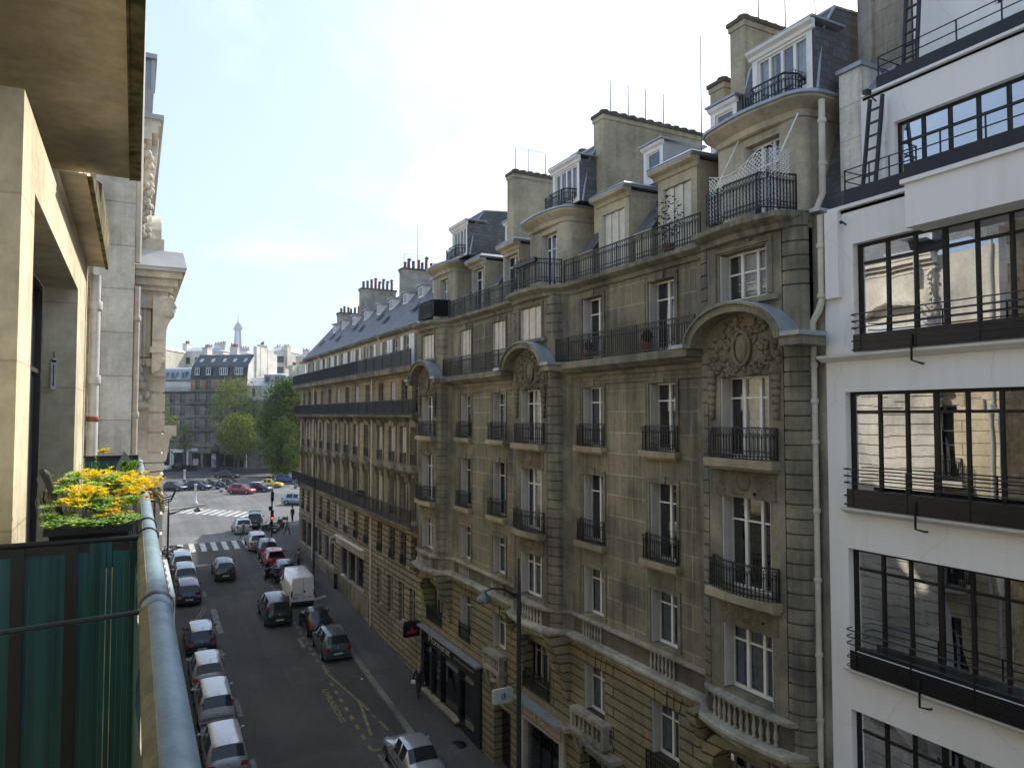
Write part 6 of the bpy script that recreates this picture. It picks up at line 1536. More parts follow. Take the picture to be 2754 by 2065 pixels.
def car(style, label, cat, body, x, y, rz=0, L=3.65, W=1.55, H=1.0, slope=True, group='cars parked along the street', roof=None, detail=True, plate=True, z=None, name=None, lights='low'):
    t = thing(name or ('parked_van' if style == 'van' else 'parked_car' if 'parked' in group else 'moving_car'), label, cat, (0, 0, 0), group)
    st = ST[style]; rings = []
    for (f, w, z0, zb, zt, wr, sg) in st:
        yy = L * (.5 - f); hw = W / 2 * w; z0, zb, zt = z0 * H if z0 > .2 else z0, zb * H, zt * H
        zm = z0 + (zb - z0) * .5
        rx = W / 2 * wr
        pts = [(hw * .93, z0), (hw * .99, z0 + .1), (hw * 1.0, zm), (hw * .965, zb), (rx, zt), (rx * .55, zt + .035), (0, zt + .045)]
        rings.append([(p, yy, q) for p, q in pts] + [(-p, yy, q) for p, q in reversed(pts[:-1])])
    n = len(rings[0]); vs = [p for r in rings for p in r]
    from collections import defaultdict
    B = MB(); SG = defaultdict(MB); WS = MB(); RG = MB()
    def face(mb, i, j, mi=0):
        o = [rings[i][j], rings[i][j + 1], rings[i + 1][j + 1], rings[i + 1][j]]
        mb.add(o, [(0, 1, 2, 3)], mi)
    bf = {}
    body_faces = []
    for i in range(len(st) - 1):
        sg = st[i][6]
        for j in range(n - 1):
            side = j in (3, n - 5); top = 4 <= j <= n - 6
            if sg == 'cab' and side: face(SG[(i, j)], i, j)
            elif sg == 'ws' and top: face(WS, i, j)
            elif sg == 'rg' and top: face(RG, i, j)
            else: body_faces.append(((i * n + j, i * n + j + 1, (i + 1) * n + j + 1, (i + 1) * n + j), 1 if (roof and top and sg in ('cab', 'bp', 'b') and st[i][4] > 1.2 and st[i + 1][4] > 1.2) else (2 if j in (0, n - 2) else 0)))
    for f, mi in body_faces: B.f.append(f); B.m.append(mi); B.sm.append(True)
    B.v = list(vs)
    B.f.append(tuple(range(n))); B.m.append(0); B.sm.append(False)
    B.f.append(tuple(range((len(st) - 1) * n, len(st) * n))); B.m.append(0); B.sm.append(False)
    B.quad((-W * .44, L * .45, .2), (W * .44, L * .45, .2), (W * .44, -L * .45, .2), (-W * .44, -L * .45, .2), 2)
    bo = B.build('body', [body, roof or body, TRIM], t)
    for mb, nm in [(m, 'side_window') for m in SG.values()] + [(WS, 'windscreen'), (RG, 'rear_window')]:
        if mb.f: mb.build(nm, CGLASS, t)
    r = .29 if style != 'van' else .32
    for sx in (-1, 1):
        for yy in (L * .32, -L * .31):
            q = MB(); cx_ = sx * (W / 2 - .075)
            q.lathe([(0, -.085), (r * .93, -.085), (r, -.06), (r, .06), (r * .93, .085), (r * .6, .088)], (cx_, yy, r), 14, axis='x')
            q.lathe([(r * .93, -.085), (r, -.06), (r, .06), (r * .93, .085), (r * .6, .09), (0, .085)], (cx_, yy, r), 14, axis='x')
            wh = q.build('wheel', TYRE, t)
            q = MB(); 
            q.lathe([(0, .0), (r * .6, .0), (r * .63, -.02)], (cx_ + sx * .10, yy, r), 10, axis='x')
            q.build('rim', RIM, wh)
            q = MB(); a = [(yy + (r + .06) * math.cos(k * PI / 10), r + (r + .06) * math.sin(k * PI / 10)) for k in range(11)]
            q.add([(sx * (W / 2 + .004), p, max(.19, s)) for p, s in a], [tuple(range(11))]); q.build('wheel_arch', TRIM, t)
    zb = st[-3][3] * H; ye = -L / 2
    for sx in (-1, 1):
        q = MB()
        if style == 'van': q.box(*sorted((sx * W * .44, sx * W * .49)), ye - .02, ye + .05, .75, 1.15)
        elif lights == 'tall': q.hexa([(sx * W * .39, ye + .02, .72), (sx * W * .475, ye + .08, .72), (sx * W * .475, ye + .2, .72), (sx * W * .39, ye + .12, .72), (sx * W * .36, ye + .14, 1.3 * H), (sx * W * .43, ye + .2, 1.3 * H), (sx * W * .43, ye + .34, 1.3 * H), (sx * W * .36, ye + .26, 1.3 * H)])
        else: q.hexa([(sx * W * .30, ye - .012, .66 * H), (sx * W * .46, ye + .0, .66 * H), (sx * W * .49, ye + .16, .66 * H), (sx * W * .34, ye + .14, .66 * H), (sx * W * .32, ye + .02, .86 * H), (sx * W * .465, ye + .03, .86 * H), (sx * W * .485, ye + .18, .88 * H), (sx * W * .34, ye + .16, .88 * H)])
        q.build('tail_light', TAIL, t)
        q = MB(); q.hexa([(sx * W * .27, L / 2 + .0, .52 * H), (sx * W * .44, L / 2 - .08, .52 * H), (sx * W * .47, L / 2 - .26, .56 * H), (sx * W * .3, L / 2 - .2, .56 * H), (sx * W * .28, L / 2 - .03, .66 * H), (sx * W * .44, L / 2 - .12, .66 * H), (sx * W * .475, L / 2 - .32, .72 * H), (sx * W * .32, L / 2 - .26, .72 * H)]); q.build('headlight', HEAD, t)
        q = MB(); cy_ = L * (.5 - next(s[0] for s in st if s[6] == 'ws') - .1); q.ball((sx * (W / 2 + .09), cy_, .98 * H), (.09, .05, .065), 8, 5); q.box(*sorted((sx * W * .46, sx * (W / 2 + .05))), cy_ - .015, cy_ + .015, .93 * H, .96 * H); q.build('wing_mirror', TRIM if style == 'van' else body, t)
    q = MB(); q.box(-W * .47, W * .47, ye - .035, ye + .2, .24, .42); q.box(-W * .44, W * .44, ye - .05, ye - .034, .36, .42, 1); q.build('bumper', [body if style not in ('van',) else TRIM, TRIM], t)
    q = MB(); q.box(-.24, .24, ye - .065, ye - .05, .46, .56) if style != 'van' else q.box(-.62, -.14, ye - .03, ye - .01, .86, .97); q.build('number_plate', PLATE, t)
    if style == 'van':
        q = MB(); q.box(-.008, .008, ye - .016, ye + .02, .35, 1.95); q.box(.05, .17, ye - .03, ye - .005, 1.02, 1.14); q.box(.08, .14, ye - .03, ye - .005, .62, .68); q.box(-W * .46, -W * .43, ye - .03, ye, .8, 1.12); q.build('door_handle', TRIM, t)
        for (a, b, z_) in ((-.7, -.3, .66), (.3, .62, .66)): q = MB(); q.box(a, b, ye - .022, ye - .01, z_, z_ + .05); q.build('badge', RIM, t)
    else:
        q = MB(); q.tube([(.05, L * (.5 - .86), 1.40 * H), (.05, L * (.5 - .90), 1.62 * H)], .01, 4); q.build('aerial', TRIM, t)
        q = MB(); zg = .98 * H if style in ('hatch', 'mpv') else .96 * H; q.box(-.28, .12, ye + (.115 if style != 'sedan' else .6), ye + (.135 if style != 'sedan' else .62), zg + .03, zg + .05); q.build('wiper', TRIM, t)
        q = MB(); q.lathe([(0, -.012), (.05, -.012), (.05, .012)], (0, ye + .03, .80 * H), 10, axis='y'); q.build('badge', CHR, t)
        if style in ('hatch', 'mpv'):      # seat headrests glimpsed through the glass read as a pale patch on the rear window
            pass
    if style != 'van':
        q = MB(); bt = .86 * H
        for sx in (-1, 1):
            X_ = sx * (W / 2 + .001)
            for f in (.40, .595, .80):
                yy = L * (.5 - f); q.box(*sorted((X_ - sx * .01, X_ + sx * .002)), yy - .006, yy + .006, .30, bt)
            q.box(*sorted((X_ - sx * .01, X_ + sx * .012)), -L * .26, L * .2, .45, .52)
            for f in (.555, .76): yy = L * (.5 - f); q.box(*sorted((X_ - sx * .02, X_ + sx * .02)), yy - .07, yy + .03, .74 * H, .77 * H)
        q.box(-W * .42, W * .42, ye - .016, ye + .05, .600 * H, .612 * H)
        q.build('trim', TRIM, t)
    t.location = (x, y, (zr(y) if z is None else z) + .006)
    t.rotation_euler = (math.atan(.067) if slope else 0, 0, R(rz))
    return t
PK = 'cars parked along the street'; MV = 'cars driving across the square'
silver = carpaint('silver', (.40, .42, .44), .5); silver2 = carpaint('pale_silver', (.47, .48, .50), .45); blk = carpaint('black', (.008, .008, .01)); navy = carpaint('navy', (.012, .02, .06)); teal = carpaint('grey_green', (.07, .11, .12)); dgreen = carpaint('dark_green', (.012, .03, .028)); red = carpaint('red', (.32, .015, .02), .1); whitep = carpaint('white', (.70, .70, .68), 0); yel = carpaint('yellow', (.72, .50, .02), .05); beige = carpaint('beige', (.36, .34, .30), .4); brown = carpaint('dark_brown', (.02, .018, .016)); sblue = carpaint('silver_blue', (.33, .38, .43), .4); blue = carpaint('blue', (.02, .04, .16))
XLc, XRc = 3.55, 10.27
car('mpv', 'pale silver hatchback with a long white roof, nearest of the left kerb cars', 'car', silver2, 3.5, 32.5, H=.93)
car('mpv', 'pale silver hatchback with a black rear window behind the foremost left car', 'car', silver2, XLc, 37.05, H=.95, lights='tall')
car('hatch', 'silver hatchback with wide red tail lamps and chrome bumper line by the left kerb', 'car', silver, XLc, 41.0)
car('hatch', 'navy hatchback with a pale blue roof and dark rear parked beside the blue handrail', 'car', navy, 3.6, 45.9, roof=sblue)
car('mpv', 'dark navy car parked behind the empty loading bay on the left kerb', 'car', navy, 3.5, 55.1, L=3.5, H=.9)
car('mpv', 'silver blue people carrier with a pale roof on the left kerb', 'car', sblue, 3.52, 58.95, L=3.3)
car('mpv', 'silver hatchback parked next to the motorcycles at the left kerb end', 'car', silver, 3.52, 63.0, L=3.4, H=.95)
car('sedan', 'silver three door saloon with rounded roof parked at the right kerb below', 'car', silver, 10.32, 28.62, L=3.75, W=1.5, H=1.02)
car('hatch', 'grey green hatchback parked behind the black rounded car on the right kerb', 'car', teal, XRc, 42.3, L=3.5)
car('beetle', 'glossy black rounded car parked between the grey green hatchback and white van', 'car', blk, XRc, 46.15, L=3.5)
car('van', 'white windowless delivery van with twin rear doors on the right kerb', 'van', whitep, 10.35, 52.8, L=4.5, W=1.6, name='parked_van')
car('hatch', 'dark navy hatchback hidden between the white van and the red hatchback', 'car', navy, 10.45, 58.0, L=3.2)
car('hatch', 'red hatchback with its tailgate raised parked beyond the white van', 'car', red, XRc, 61.9, L=3.3)
car('hatch', 'dark green hatchback parked between the red car and the beige hatchback', 'car', dgreen, XRc, 65.5, L=3.3)
car('hatch', 'beige hatchback parked last before the zebra crossing', 'car', beige, 9.85, 68.4, L=3.5)
car('mpv', 'dark grey tall car with bright red lamps passing the white van', 'car', carpaint('charcoal', (.02, .024, .027)), 8.28, 49.15, L=3.9, W=1.62, lights='tall', group=MV, name='moving_car')
car('hatch', 'black green car driving alone up the middle of the street', 'car', dgreen, 6.3, 60.1, L=3.6, W=1.45, group=MV, name='moving_car')
car('hatch', 'silver white hatchback waiting beyond the zebra crossing', 'car', silver2, 9.62, 76.3, L=3.6, slope=False, group=MV, name='moving_car')
car('mpv', 'dark estate car waiting beside the silver white hatchback at the corner', 'car', dgreen, 11.3, 79.4, L=3.9, rz=-8, slope=False, group=MV, name='moving_car')
for st, lb, bd, x, y, rz, L_, kw in (
    ('sedan', 'dark brown saloon crossing the square at its left end', brown, 5.6, 122.9, -134, 4.3, {}),
    ('hatch', 'navy hatchback following the dark brown saloon across the square', navy, 9.1, 122.4, -128, 3.8, {}),
    ('hatch', 'dark green hatchback half hidden behind the scooter riders', dgreen, 13.6, 122.5, -128, 3.9, {}),
    ('hatch', 'bright red hatchback crossing the square in front of the white roofed car', red, 14.25, 113.3, -130, 3.9, {}),
    ('hatch', 'small navy car with a white roof beside the red hatchback', navy, 17.1, 115.1, -130, 3.5, {'roof': whitep}),
    ('sedan', 'bright yellow coupe crossing the square near the large tree', yel, 19.5, 120.9, -119, 4.0, {'H': .96}),
    ('mpv', 'dark blue van like car behind the yellow coupe', blue, 23.0, 126.2, -122, 4.2, {}),
    ('hatch', 'silver blue hatchback turning beside the corner house', sblue, 19.0, 96.4, -128, 3.9, {}),
    ('sedan', 'dark grey saloon on the far lane of the square below the poster column', brown, 15.3, 141.9, -118, 4.3, {}),
    ('sedan', 'black saloon parked in front of the white shop across the square', blk, 8.6, 165.5, -122, 4.4, {}),
    ('van', 'white van parked at the left end of the far pavement', whitep, 4.6, 164.5, -122, 4.6, {'name': 'parked_van', 'W': 1.8}),
    ('hatch', 'pale blue hatchback beside the traffic signal at the left edge of the square', sblue, 3.1, 128.5, -128, 3.8, {})):
    car(st, lb, 'van' if st == 'van' else 'car', bd, x, y, rz, L_, slope=False, group=MV, z=ZP + (.15 if y > 160 else 0), **({'name': 'moving_car'} | {'W': 1.65} | kw))
# raised tailgate of the red car is a panel of its own thing: part of that car
rc = next(o for o in bpy.data.objects if o.get('label', '').startswith('red hatchback'))
q = MB(); q.hexa([(-.66, -1.25, 1.40), (.66, -1.25, 1.40), (.62, -2.2, 1.62), (-.62, -2.2, 1.62), (-.66, -1.25, 1.46), (.66, -1.25, 1.46), (.62, -2.2, 1.69), (-.62, -2.2, 1.69)])
o = q.build('tailgate', red); o.parent = rc
# ------------------------------------------------------------------ people
SKIN = paint('skin', (.45, .26, .18), .6)
def person(label, x, y, z, rz, pose='walk', top=(.1, .1, .1), legs=(.02, .02, .03), hair=(.03, .02, .015), sc=.95, helmet=None, extra=None, group=None, shoes=(.02, .02, .02)):
    J = {}; E_ = []
    def j(n, p, r, m): J[n] = (p, r, m)
    s = {'walk': .30, 'stand': .05, 'ride': 0}[pose]
    ride = pose == 'ride'
    dz = -.10 if ride else 0
    lean = .16 if ride else .02
    j('pel', (0, 0, .95 + dz), (.15, .11), 'L'); j('spi', (0, lean * .35, 1.12 + dz), (.135, .10), 'T'); j('che', (0, lean * .8, 1.34 + dz), (.165, .115), 'T'); j('nec', (0, lean, 1.49 + dz), (.055, .055), 'S')
    j('hd0', (0, lean + .02, 1.57 + dz), (.07, .08), 'S'); j('hd1', (0, lean + .03, 1.66 + dz), (.083, .10), 'S'); j('hd2', (0, lean + .02, 1.745 + dz), (.06, .07), 'S')
    E_ += [('pel', 'spi'), ('spi', 'che'), ('che', 'nec'), ('nec', 'hd0'), ('hd0', 'hd1'), ('hd1', 'hd2')]
    for sd_, nm in ((-1, 'l'), (1, 'r')):
        a = s * sd_
        j('sh' + nm, (sd_ * .185, lean * .85, 1.41 + dz), (.06, .06), 'T')
        if ride: el, wr = (sd_ * .27, lean + .22, 1.2 + dz), (sd_ * .26, lean + .46, 1.16 + dz)
        else: el, wr = (sd_ * .235, -a * .35, 1.15), (sd_ * .24, -a * .75 + .05, .92)
        j('el' + nm, el, (.043, .043), 'T'); j('wr' + nm, wr, (.03, .03), 'T')
        d = (Vector(wr) - Vector(el)).normalized(); pm = Vector(wr) + d * .08; j('pa' + nm, tuple(pm), (.036, .02), 'S')
        E_ += [('che', 'sh' + nm), ('sh' + nm, 'el' + nm), ('el' + nm, 'wr' + nm), ('wr' + nm, 'pa' + nm)]
        if ride: kn, an, to = (sd_ * .17, .42, .78), (sd_ * .16, .36, .38), (sd_ * .16, .52, .34)
        else: kn, an, to = (sd_ * .10, a * .55 + .04, .50), (sd_ * .10, a * 1.1 - .04 * (a < 0), .09 + (.05 if a < -.1 else 0)), (sd_ * .105, a * 1.1 + .15, .05)
        j('hi' + nm, (sd_ * .095, 0, .90 + dz), (.09, .09), 'L'); j('kn' + nm, kn, (.06, .062), 'L'); j('an' + nm, an, (.042, .045), 'L'); j('to' + nm, to, (.04, .032), 'B')
        E_ += [('pel', 'hi' + nm), ('hi' + nm, 'kn' + nm), ('kn' + nm, 'an' + nm), ('an' + nm, 'to' + nm)]
    names = list(J); me = bpy.data.meshes.new('person'); me.from_pydata([J[n][0] for n in names], [(names.index(a), names.index(b)) for a, b in E_], [])
    ob_ = bpy.data.objects.new('person', me); COL.objects.link(ob_)
    ob_.modifiers.new('skin', 'SKIN'); sv = me.skin_vertices[0].data
    for i, n in enumerate(names): sv[i].radius = J[n][1]; sv[i].use_root = n == 'pel'
    sb = ob_.modifiers.new('sub', 'SUBSURF'); sb.levels = 1
    m2 = bpy.data.meshes.new_from_object(ob_.evaluated_get(bpy.context.evaluated_depsgraph_get()))
    bpy.data.objects.remove(ob_); bpy.data.meshes.remove(me)
    bones = [(Vector(J[a][0]), Vector(J[b][0]), J[b][2] if J[b][2] != 'L' or J[a][2] == 'L' else 'L') for a, b in E_]
    mb = MB(); mb.v = [tuple(v.co) for v in m2.vertices]
    IX = {'S': 0, 'T': 1, 'L': 2, 'B': 3}
    for p in m2.polygons:
        c = p.center; best = None
        for a, b, m in bones:
            t_ = max(0, min(1, (c - a).dot(b - a) / max(1e-9, (b - a).length_squared))); d = (c - (a + (b - a) * t_)).length
            if best is None or d < best[0]: best = (d, m)
        mi = IX[best[1]]
        if best[1] == 'T' and c.z < .99 + dz and not ride and abs(c.x) < .2: mi = 2
        mb.f.append(tuple(p.vertices)); mb.m.append(mi); mb.sm.append(True)
    bpy.data.meshes.remove(m2)
    for nm, sd_ in (('l', -1), ('r', 1)):                     # five fingers per hand, slightly curled
        wr, pa = Vector(J['wr' + nm][0]), Vector(J['pa' + nm][0]); d = (pa - wr).normalized(); sx = Vector((0, 1, 0)) if not ride else Vector((1, 0, 0)); cu = Vector((-sd_, 0, 0)) if not ride else Vector((0, 0, -1))
        for k, (o_, ln) in enumerate(((-.027, .065), (-.009, .078), (.009, .074), (.027, .058))):
            b0 = pa + sx * o_ + d * .01; mb.tube([b0, b0 + d * ln * .5 + cu * .008, b0 + d * ln * .85 + cu * .03], [.009, .0085, .006], 5, 0)
        b0 = wr + d * .04 + sx * .032; mb.tube([b0, b0 + sx * .022 + d * .03, b0 + sx * .026 + d * .062 + cu * .012], [.011, .010, .007], 5, 0)
    hx, hy, hz_ = J['hd1'][0]
    mb.ball((hx, hy + .104, hz_ - .02), (.014, .02, .022), 6, 5, 0)
    for sx in (-1, 1): mb.ball((sx * .088, hy, hz_ - .01), (.014, .022, .032), 6, 5, 0); mb.ball((sx * .033, hy + .092, hz_ + .012), (.014, .010, .009), 6, 4, 3)
    mb.tube([(-.025, hy + .093, hz_ - .062), (0, hy + .098, hz_ - .064), (.025, hy + .093, hz_ - .062)], .006, 4, 3)
    key = '%.2f_%.2f_%.2f' 
    ms_ = [SKIN, paint('cloth_' + key % top, top, .85, var=.15, vs=9), paint('cloth_' + key % legs, legs, .85, var=.15, vs=9), paint('cloth_' + key % shoes, shoes, .6)]
    body = mb.build('person', ms_)
    tag(body, label, 'person', group)
    h = MB()
    if helmet: h.ball((0, hy - .005, hz_ + .03), (.125, .145, .135), 12, 8); h.box(-.09, .09, hy + .12, hy + .146, hz_ - .02, hz_ + .06, 1); c = h.build('helmet', [paint('helmet_' + key % helmet, helmet, .25, coat=.5), TRIM])
    else:
        h.ball((0, hy - .02, hz_ + .022), (.098, .11, .112), 12, 8)
        if extra == 'long': h.ball((0, hy - .075, hz_ - .06), (.09, .05, .14), 10, 7)
        c = h.build('hair', paint('hair_' + key % hair, hair, .7))
    c.parent = body
    if extra == 'bag':
        q = MB(); q.box(.24, .34, -.16, .14, .72, 1.02); q.tube([(.29, -.1, 1.02), (.2, -.02, 1.42), (.29, .1, 1.02)], .012, 4); c = q.build('bag', TRIM); c.parent = body
    if extra == 'paper':
        q = MB(); q.box(.22, .42, .05, .2, .86, 1.0); c = q.build('bag', WOODW); c.parent = body
    body.location = (x, y, z); body.rotation_euler = (0, 0, R(rz)); body.scale = (sc, sc, sc)
    return body
def zs(y): return zr(y) + .145
GP = 'people on foot'
person('fair haired woman in dark navy clothes with a white bag passing the black shopfront', 12.7, 34.35, zs(34.35), 172, 'walk', (.012, .014, .022), (.01, .012, .022), (.34, .20, .08), .95, extra='paper', group=GP)
person('person in a grey top with a black bag walking up the right pavement', 11.75, 59.1, zs(59.1), 5, 'walk', (.12, .11, .11), (.015, .017, .025), (.02, .015, .012), .97, extra='bag', group=GP)
person('person in a tan jacket walking near the motorcycles at the corner', 13.0, 71.0, ZP + .15, -60, 'walk', (.12, .10, .07), (.03, .03, .035), (.02, .015, .012), .95, group=GP)
person('person in grey clothes crossing the road behind the silver white hatchback', 9.25, 72.0, ZP + .01, 80, 'walk', (.11, .10, .10), (.07, .065, .065), (.03, .02, .015), .95, group=GP)
person('person in black standing at the corner house edge facing the square', 15.4, 81.0, ZP + .01, 30, 'stand', (.012, .012, .014), (.012, .012, .016), (.02, .015, .012), .97, group=GP)
person('person in a dark red jacket walking by the cafe terrace across the square', 12.4, 163.5, ZP + .15, 100, 'walk', (.10, .02, .025), (.03, .025, .025), group=GP)
person('person in black leaning by the poster column', 16.4, 159.5, ZP + .15, 40, 'stand', (.02, .02, .03), (.02, .02, .03), group=GP)
# ------------------------------------------------------------------ two-wheelers
def bike(label, x, y, z, rz, body, kind='motorcycle', lean=0, group='motorcycles and scooters', box=False, screen=False):
    t = thing('scooter' if kind == 'scooter' else 'motorcycle', label, kind, (0, 0, 0), group)
    r = .24 if kind == 'scooter' else .30; wb_ = .62 if kind == 'scooter' else .68
    for sy in (-1, 1):
        q = MB(); q.ring((0, sy * wb_, r), r - .055, .055, (1, 0, 0), 18, 7); wh = q.build('wheel', TYRE, t)
        q = MB(); q.lathe([(0, -.03), (r * .62, -.02), (r * .62, .02), (0, .03)], (0, sy * wb_, r), 12, axis='x'); q.build('rim', RIM, wh)
    q = MB()
    if kind == 'scooter':
        q.hexa([(-.13, -.8, .32), (.13, -.8, .32), (.15, -.1, .26), (-.15, -.1, .26), (-.12, -.85, .62), (.12, -.85, .62), (.14, -.12, .7), (-.14, -.12, .7)]); q.box(-.16, .16, -.12, .36, .22, .28); q.hexa([(-.19, .34, .24), (.19, .34, .24), (.15, .44, .24), (-.15, .44, .24), (-.17, .5, .92), (.17, .5, .92), (.1, .58, .92), (-.1, .58, .92)])
        q.ball((0, .58, .45), (.11, .2, .09), 8, 6)
    else:
        q.hexa([(-.12, -.25, .28), (.12, -.25, .28), (.12, .3, .28), (-.12, .3, .28), (-.13, -.3, .62), (.13, -.3, .62), (.12, .3, .66), (-.12, .3, .66)], 1); q.ball((0, .14, .78), (.15, .3, .14), 10, 7); q.hexa([(-.11, -.75, .66), (.11, -.75, .66), (.12, -.2, .62), (-.12, -.2, .62), (-.09, -.82, .78), (.09, -.82, .78), (.12, -.2, .72), (-.12, -.2, .72)]); q.tube([(.14, .2, .3), (.17, -.2, .26), (.18, -.8, .38)], .045, 7, 2)
    q.build('frame', [body, TRIM, CHR], t)
    q = MB(); q.ball((0, -.4, .8 if kind != 'scooter' else .74), (.14, .36, .06), 10, 6); q.build('seat', TRIM, t)
    q = MB(); 
    for sx in (-.07, .07): q.tube([(sx, wb_, r), (sx, .46, .95)], .022, 6)
    q.tube([(-.34, .34, 1.0), (-.18, .44, 1.02), (.18, .44, 1.02), (.34, .34, 1.0)], .018, 6); q.ball((0, .56, .88), (.1, .09, .1), 9, 6); q.build('handlebar', CHR, t)
    for sx in (-1, 1): q = MB(); q.tube([(sx * .28, .38, 1.02), (sx * .33, .42, 1.17)], .008, 4); q.ball((sx * .34, .42, 1.2), (.06, .015, .045), 8, 5); q.build('mirror', TRIM, t)
    q = MB(); q.ball((0, .64, .88), (.075, .03, .075), 9, 6); q.build('headlight', HEAD, t)
    q = MB(); q.box(-.07, .07, -.9, -.84, .66, .74); q.build('tail_light', TAIL, t)
    if box: q = MB(); q.box(-.2, .2, -1.02, -.66, .84, 1.14); q.build('top_case', TRIM, t)
    if screen: q = MB(); q.hexa([(-.2, .56, .98), (.2, .56, .98), (.2, .58, .98), (-.2, .58, .98), (-.14, .4, 1.4), (.14, .4, 1.4), (.14, .42, 1.4), (-.14, .42, 1.4)]); q.build('windshield', CGLASS, t)
    t.location = (x, y, z + .008); t.rotation_euler = (0, R(lean), R(rz)); return t
PB = 'motorcycles parked at the kerb'
bike('dark scooter with a windshield parked behind the white van', 9.25, 57.2, zr(57.2) + .01, 20, blk, 'scooter', 6, PB, True, True)
bike('black motorcycle parked on the pavement right of the white van', 11.7, 55.2, zs(55.2), 10, blk, 'motorcycle', 5, PB)
bike('black motorcycle with chrome nearest the silver hatchback at the left kerb', 3.3, 66.0, zr(66) + .01, 55, blk, 'motorcycle', 6, PB)
bike('dark motorcycle parked farther along the left kerb by the zebra crossing', 3.1, 67.5, zr(67.5) + .01, 62, brown, 'motorcycle', 6, PB)
bike('black motorcycle at the front of the corner group by the traffic light', 11.6, 73.3, ZP + .15, 70, blk, 'motorcycle', 6, PB)
bike('scooter with a top case in the middle of the corner group', 12.2, 74.9, ZP + .15, 66, silver, 'scooter', 6, PB, True)
bike('black scooter with windshield at the back of the corner group', 12.9, 76.3, ZP + .15, 60, blk, 'scooter', 6, PB, True, True)
def ridden(lb, lr, x, y, rz, body, top, helmet, kind='scooter', legs=(.03, .03, .05)):
    bike(lb, x, y, ZP, rz, body, kind, 0, 'scooters crossing the square', kind == 'scooter')
    a = R(rz); person(lr, x + .32 * math.sin(a), y - .32 * math.cos(a), ZP + .02, rz, 'ride', top, legs, helmet=helmet, sc=.95, group='riders crossing the square')
ridden('dark scooter behind the navy hatchback, ridden by someone in a beige jacket', 'rider in a beige jacket with a dark helmet behind the navy hatchback', 8.0, 127.5, -125, blk, (.30, .26, .18), (.02, .02, .02))
ridden('green scooter ridden by someone in a yellow vest', 'rider in a bright yellow green vest on a green scooter', 11.4, 127.0, -150, dgreen, (.35, .42, .06), (.3, .3, .32))
ridden('dark motorcycle ridden by someone in pale blue clothes with a white helmet', 'rider in pale blue clothes with a white helmet', 12.3, 121.8, -120, blk, (.22, .27, .38), (.7, .7, .7), 'motorcycle', (.18, .22, .32))
ridden('white fronted scooter just left of the red hatchback', 'rider in dark clothes just left of the red hatchback', 12.3, 116.6, -125, whitep, (.08, .075, .07), (.03, .03, .03))
ridden('dark scooter behind the yellow coupe ridden by someone in brown', 'rider in a brown jacket with a pale helmet behind the yellow coupe', 20.3, 124.5, -120, blk, (.07, .06, .05), (.35, .34, .32))
ridden('motorcycle riding out beside the corner house', 'rider in grey on the motorcycle beside the corner house', 23.3, 117.0, -120, silver, (.14, .14, .14), (.2, .2, .2), 'motorcycle')
# ------------------------------------------------------------------ street furniture
LGREEN = paint('lamp_green', (.018, .022, .022), .5)
def lamp(label, x, y, z0, ztop, zarm, hx, hz, hy=0):
    t = thing('street_lamp', label, 'street lamp', (x, y, z0), 'street lamps')
    q = MB(); q.lathe([(.0, 0), (.16, 0), (.17, .1), (.12, .2), (.11, .9), (.085, 1.0), (.075, zarm - z0 - .3), (.07, zarm - z0), (.035, zarm - z0 + .3), (.03, ztop - z0 - .06), (.045, ztop - z0 - .04), (0, ztop - z0)], (x, y, z0), 12); q.build('pole', LGREEN, t)
    dx = hx - x
    q = MB(); q.tube([(x, y, zarm - .12), (x + dx * .2, y + hy * .2, zarm - .05), (x + dx * .45, y + hy * .45, zarm + .12), (x + dx * .75, y + hy * .75, zarm + .2), (x + dx * .94, y + hy * .94, zarm + .14), (hx, y + hy, zarm + .02), (hx, y + hy, hz + .16)], [.06, .05, .04, .03, .026, .025, .03], 8); q.tube([(x, y, zarm - .25), (x + dx * .25, y + hy * .25, zarm - .08)], .03, 6); q.build('arm', LGREEN, t)
    q = MB(); q.lathe([(.03, .24), (.07, .2), (.1, .12), (.22, .02), (.27, -.1), (.26, -.12), (0, -.12)], (hx, y + hy, hz), 16); q.build('lamp_shade', paint('lamp_grey', (.10, .12, .135), .35, .3), t)
    return t
lamp('tall dark street lamp with one hanging shade in front of the bow fronted house', 11.5, 21.6, zr(21.6) + .14, 9.72, 8.62, 10.22, 8.55)
lamp('dark street lamp standing on the right pavement beside the white van', 11.5, 52.6, zr(52.6) + .14, 10.02, 9.9, 10.25, 9.75)
lamp('dark street lamp left of the road rising behind the parked motorcycles', 2.5, 62.5, zr(62.5) + .14, 7.95, 6.95, 4.55, 7.0)
def signal(label, x, y, z0, h, heads):
    t = thing('traffic_light', label, 'traffic light', (x, y, z0), 'traffic lights')
    q = MB(); q.tube([(x, y, z0), (x, y, z0 + h)], .07, 8); q.lathe([(0, 0), (.16, 0), (.14, .3), (.07, .4)], (x, y, z0), 8); q.build('pole', LGREEN, t)
    for (dz, dx, hh, lit) in heads:
        q = MB(); q.box(x + dx - .13, x + dx + .13, y - .24, y - .06, z0 + dz, z0 + dz + hh); n = 3 if hh > .6 else 2
        for k in range(n): q.lathe([(.09, 0), (.11, -.12), (.11, 0)], (x + dx, y - .24, z0 + dz + hh * (k + .5) / n), 8, axis='y')
        hd = q.build('signal_head', BLACKM, t)
        if lit is not None:
            q = MB(); q.lathe([(0, 0), (.08, 0)], (x + dx, y - .245, z0 + dz + hh * (lit + .5) / n), 10, axis='y'); q.build('lamp', EM, hd)
    return t
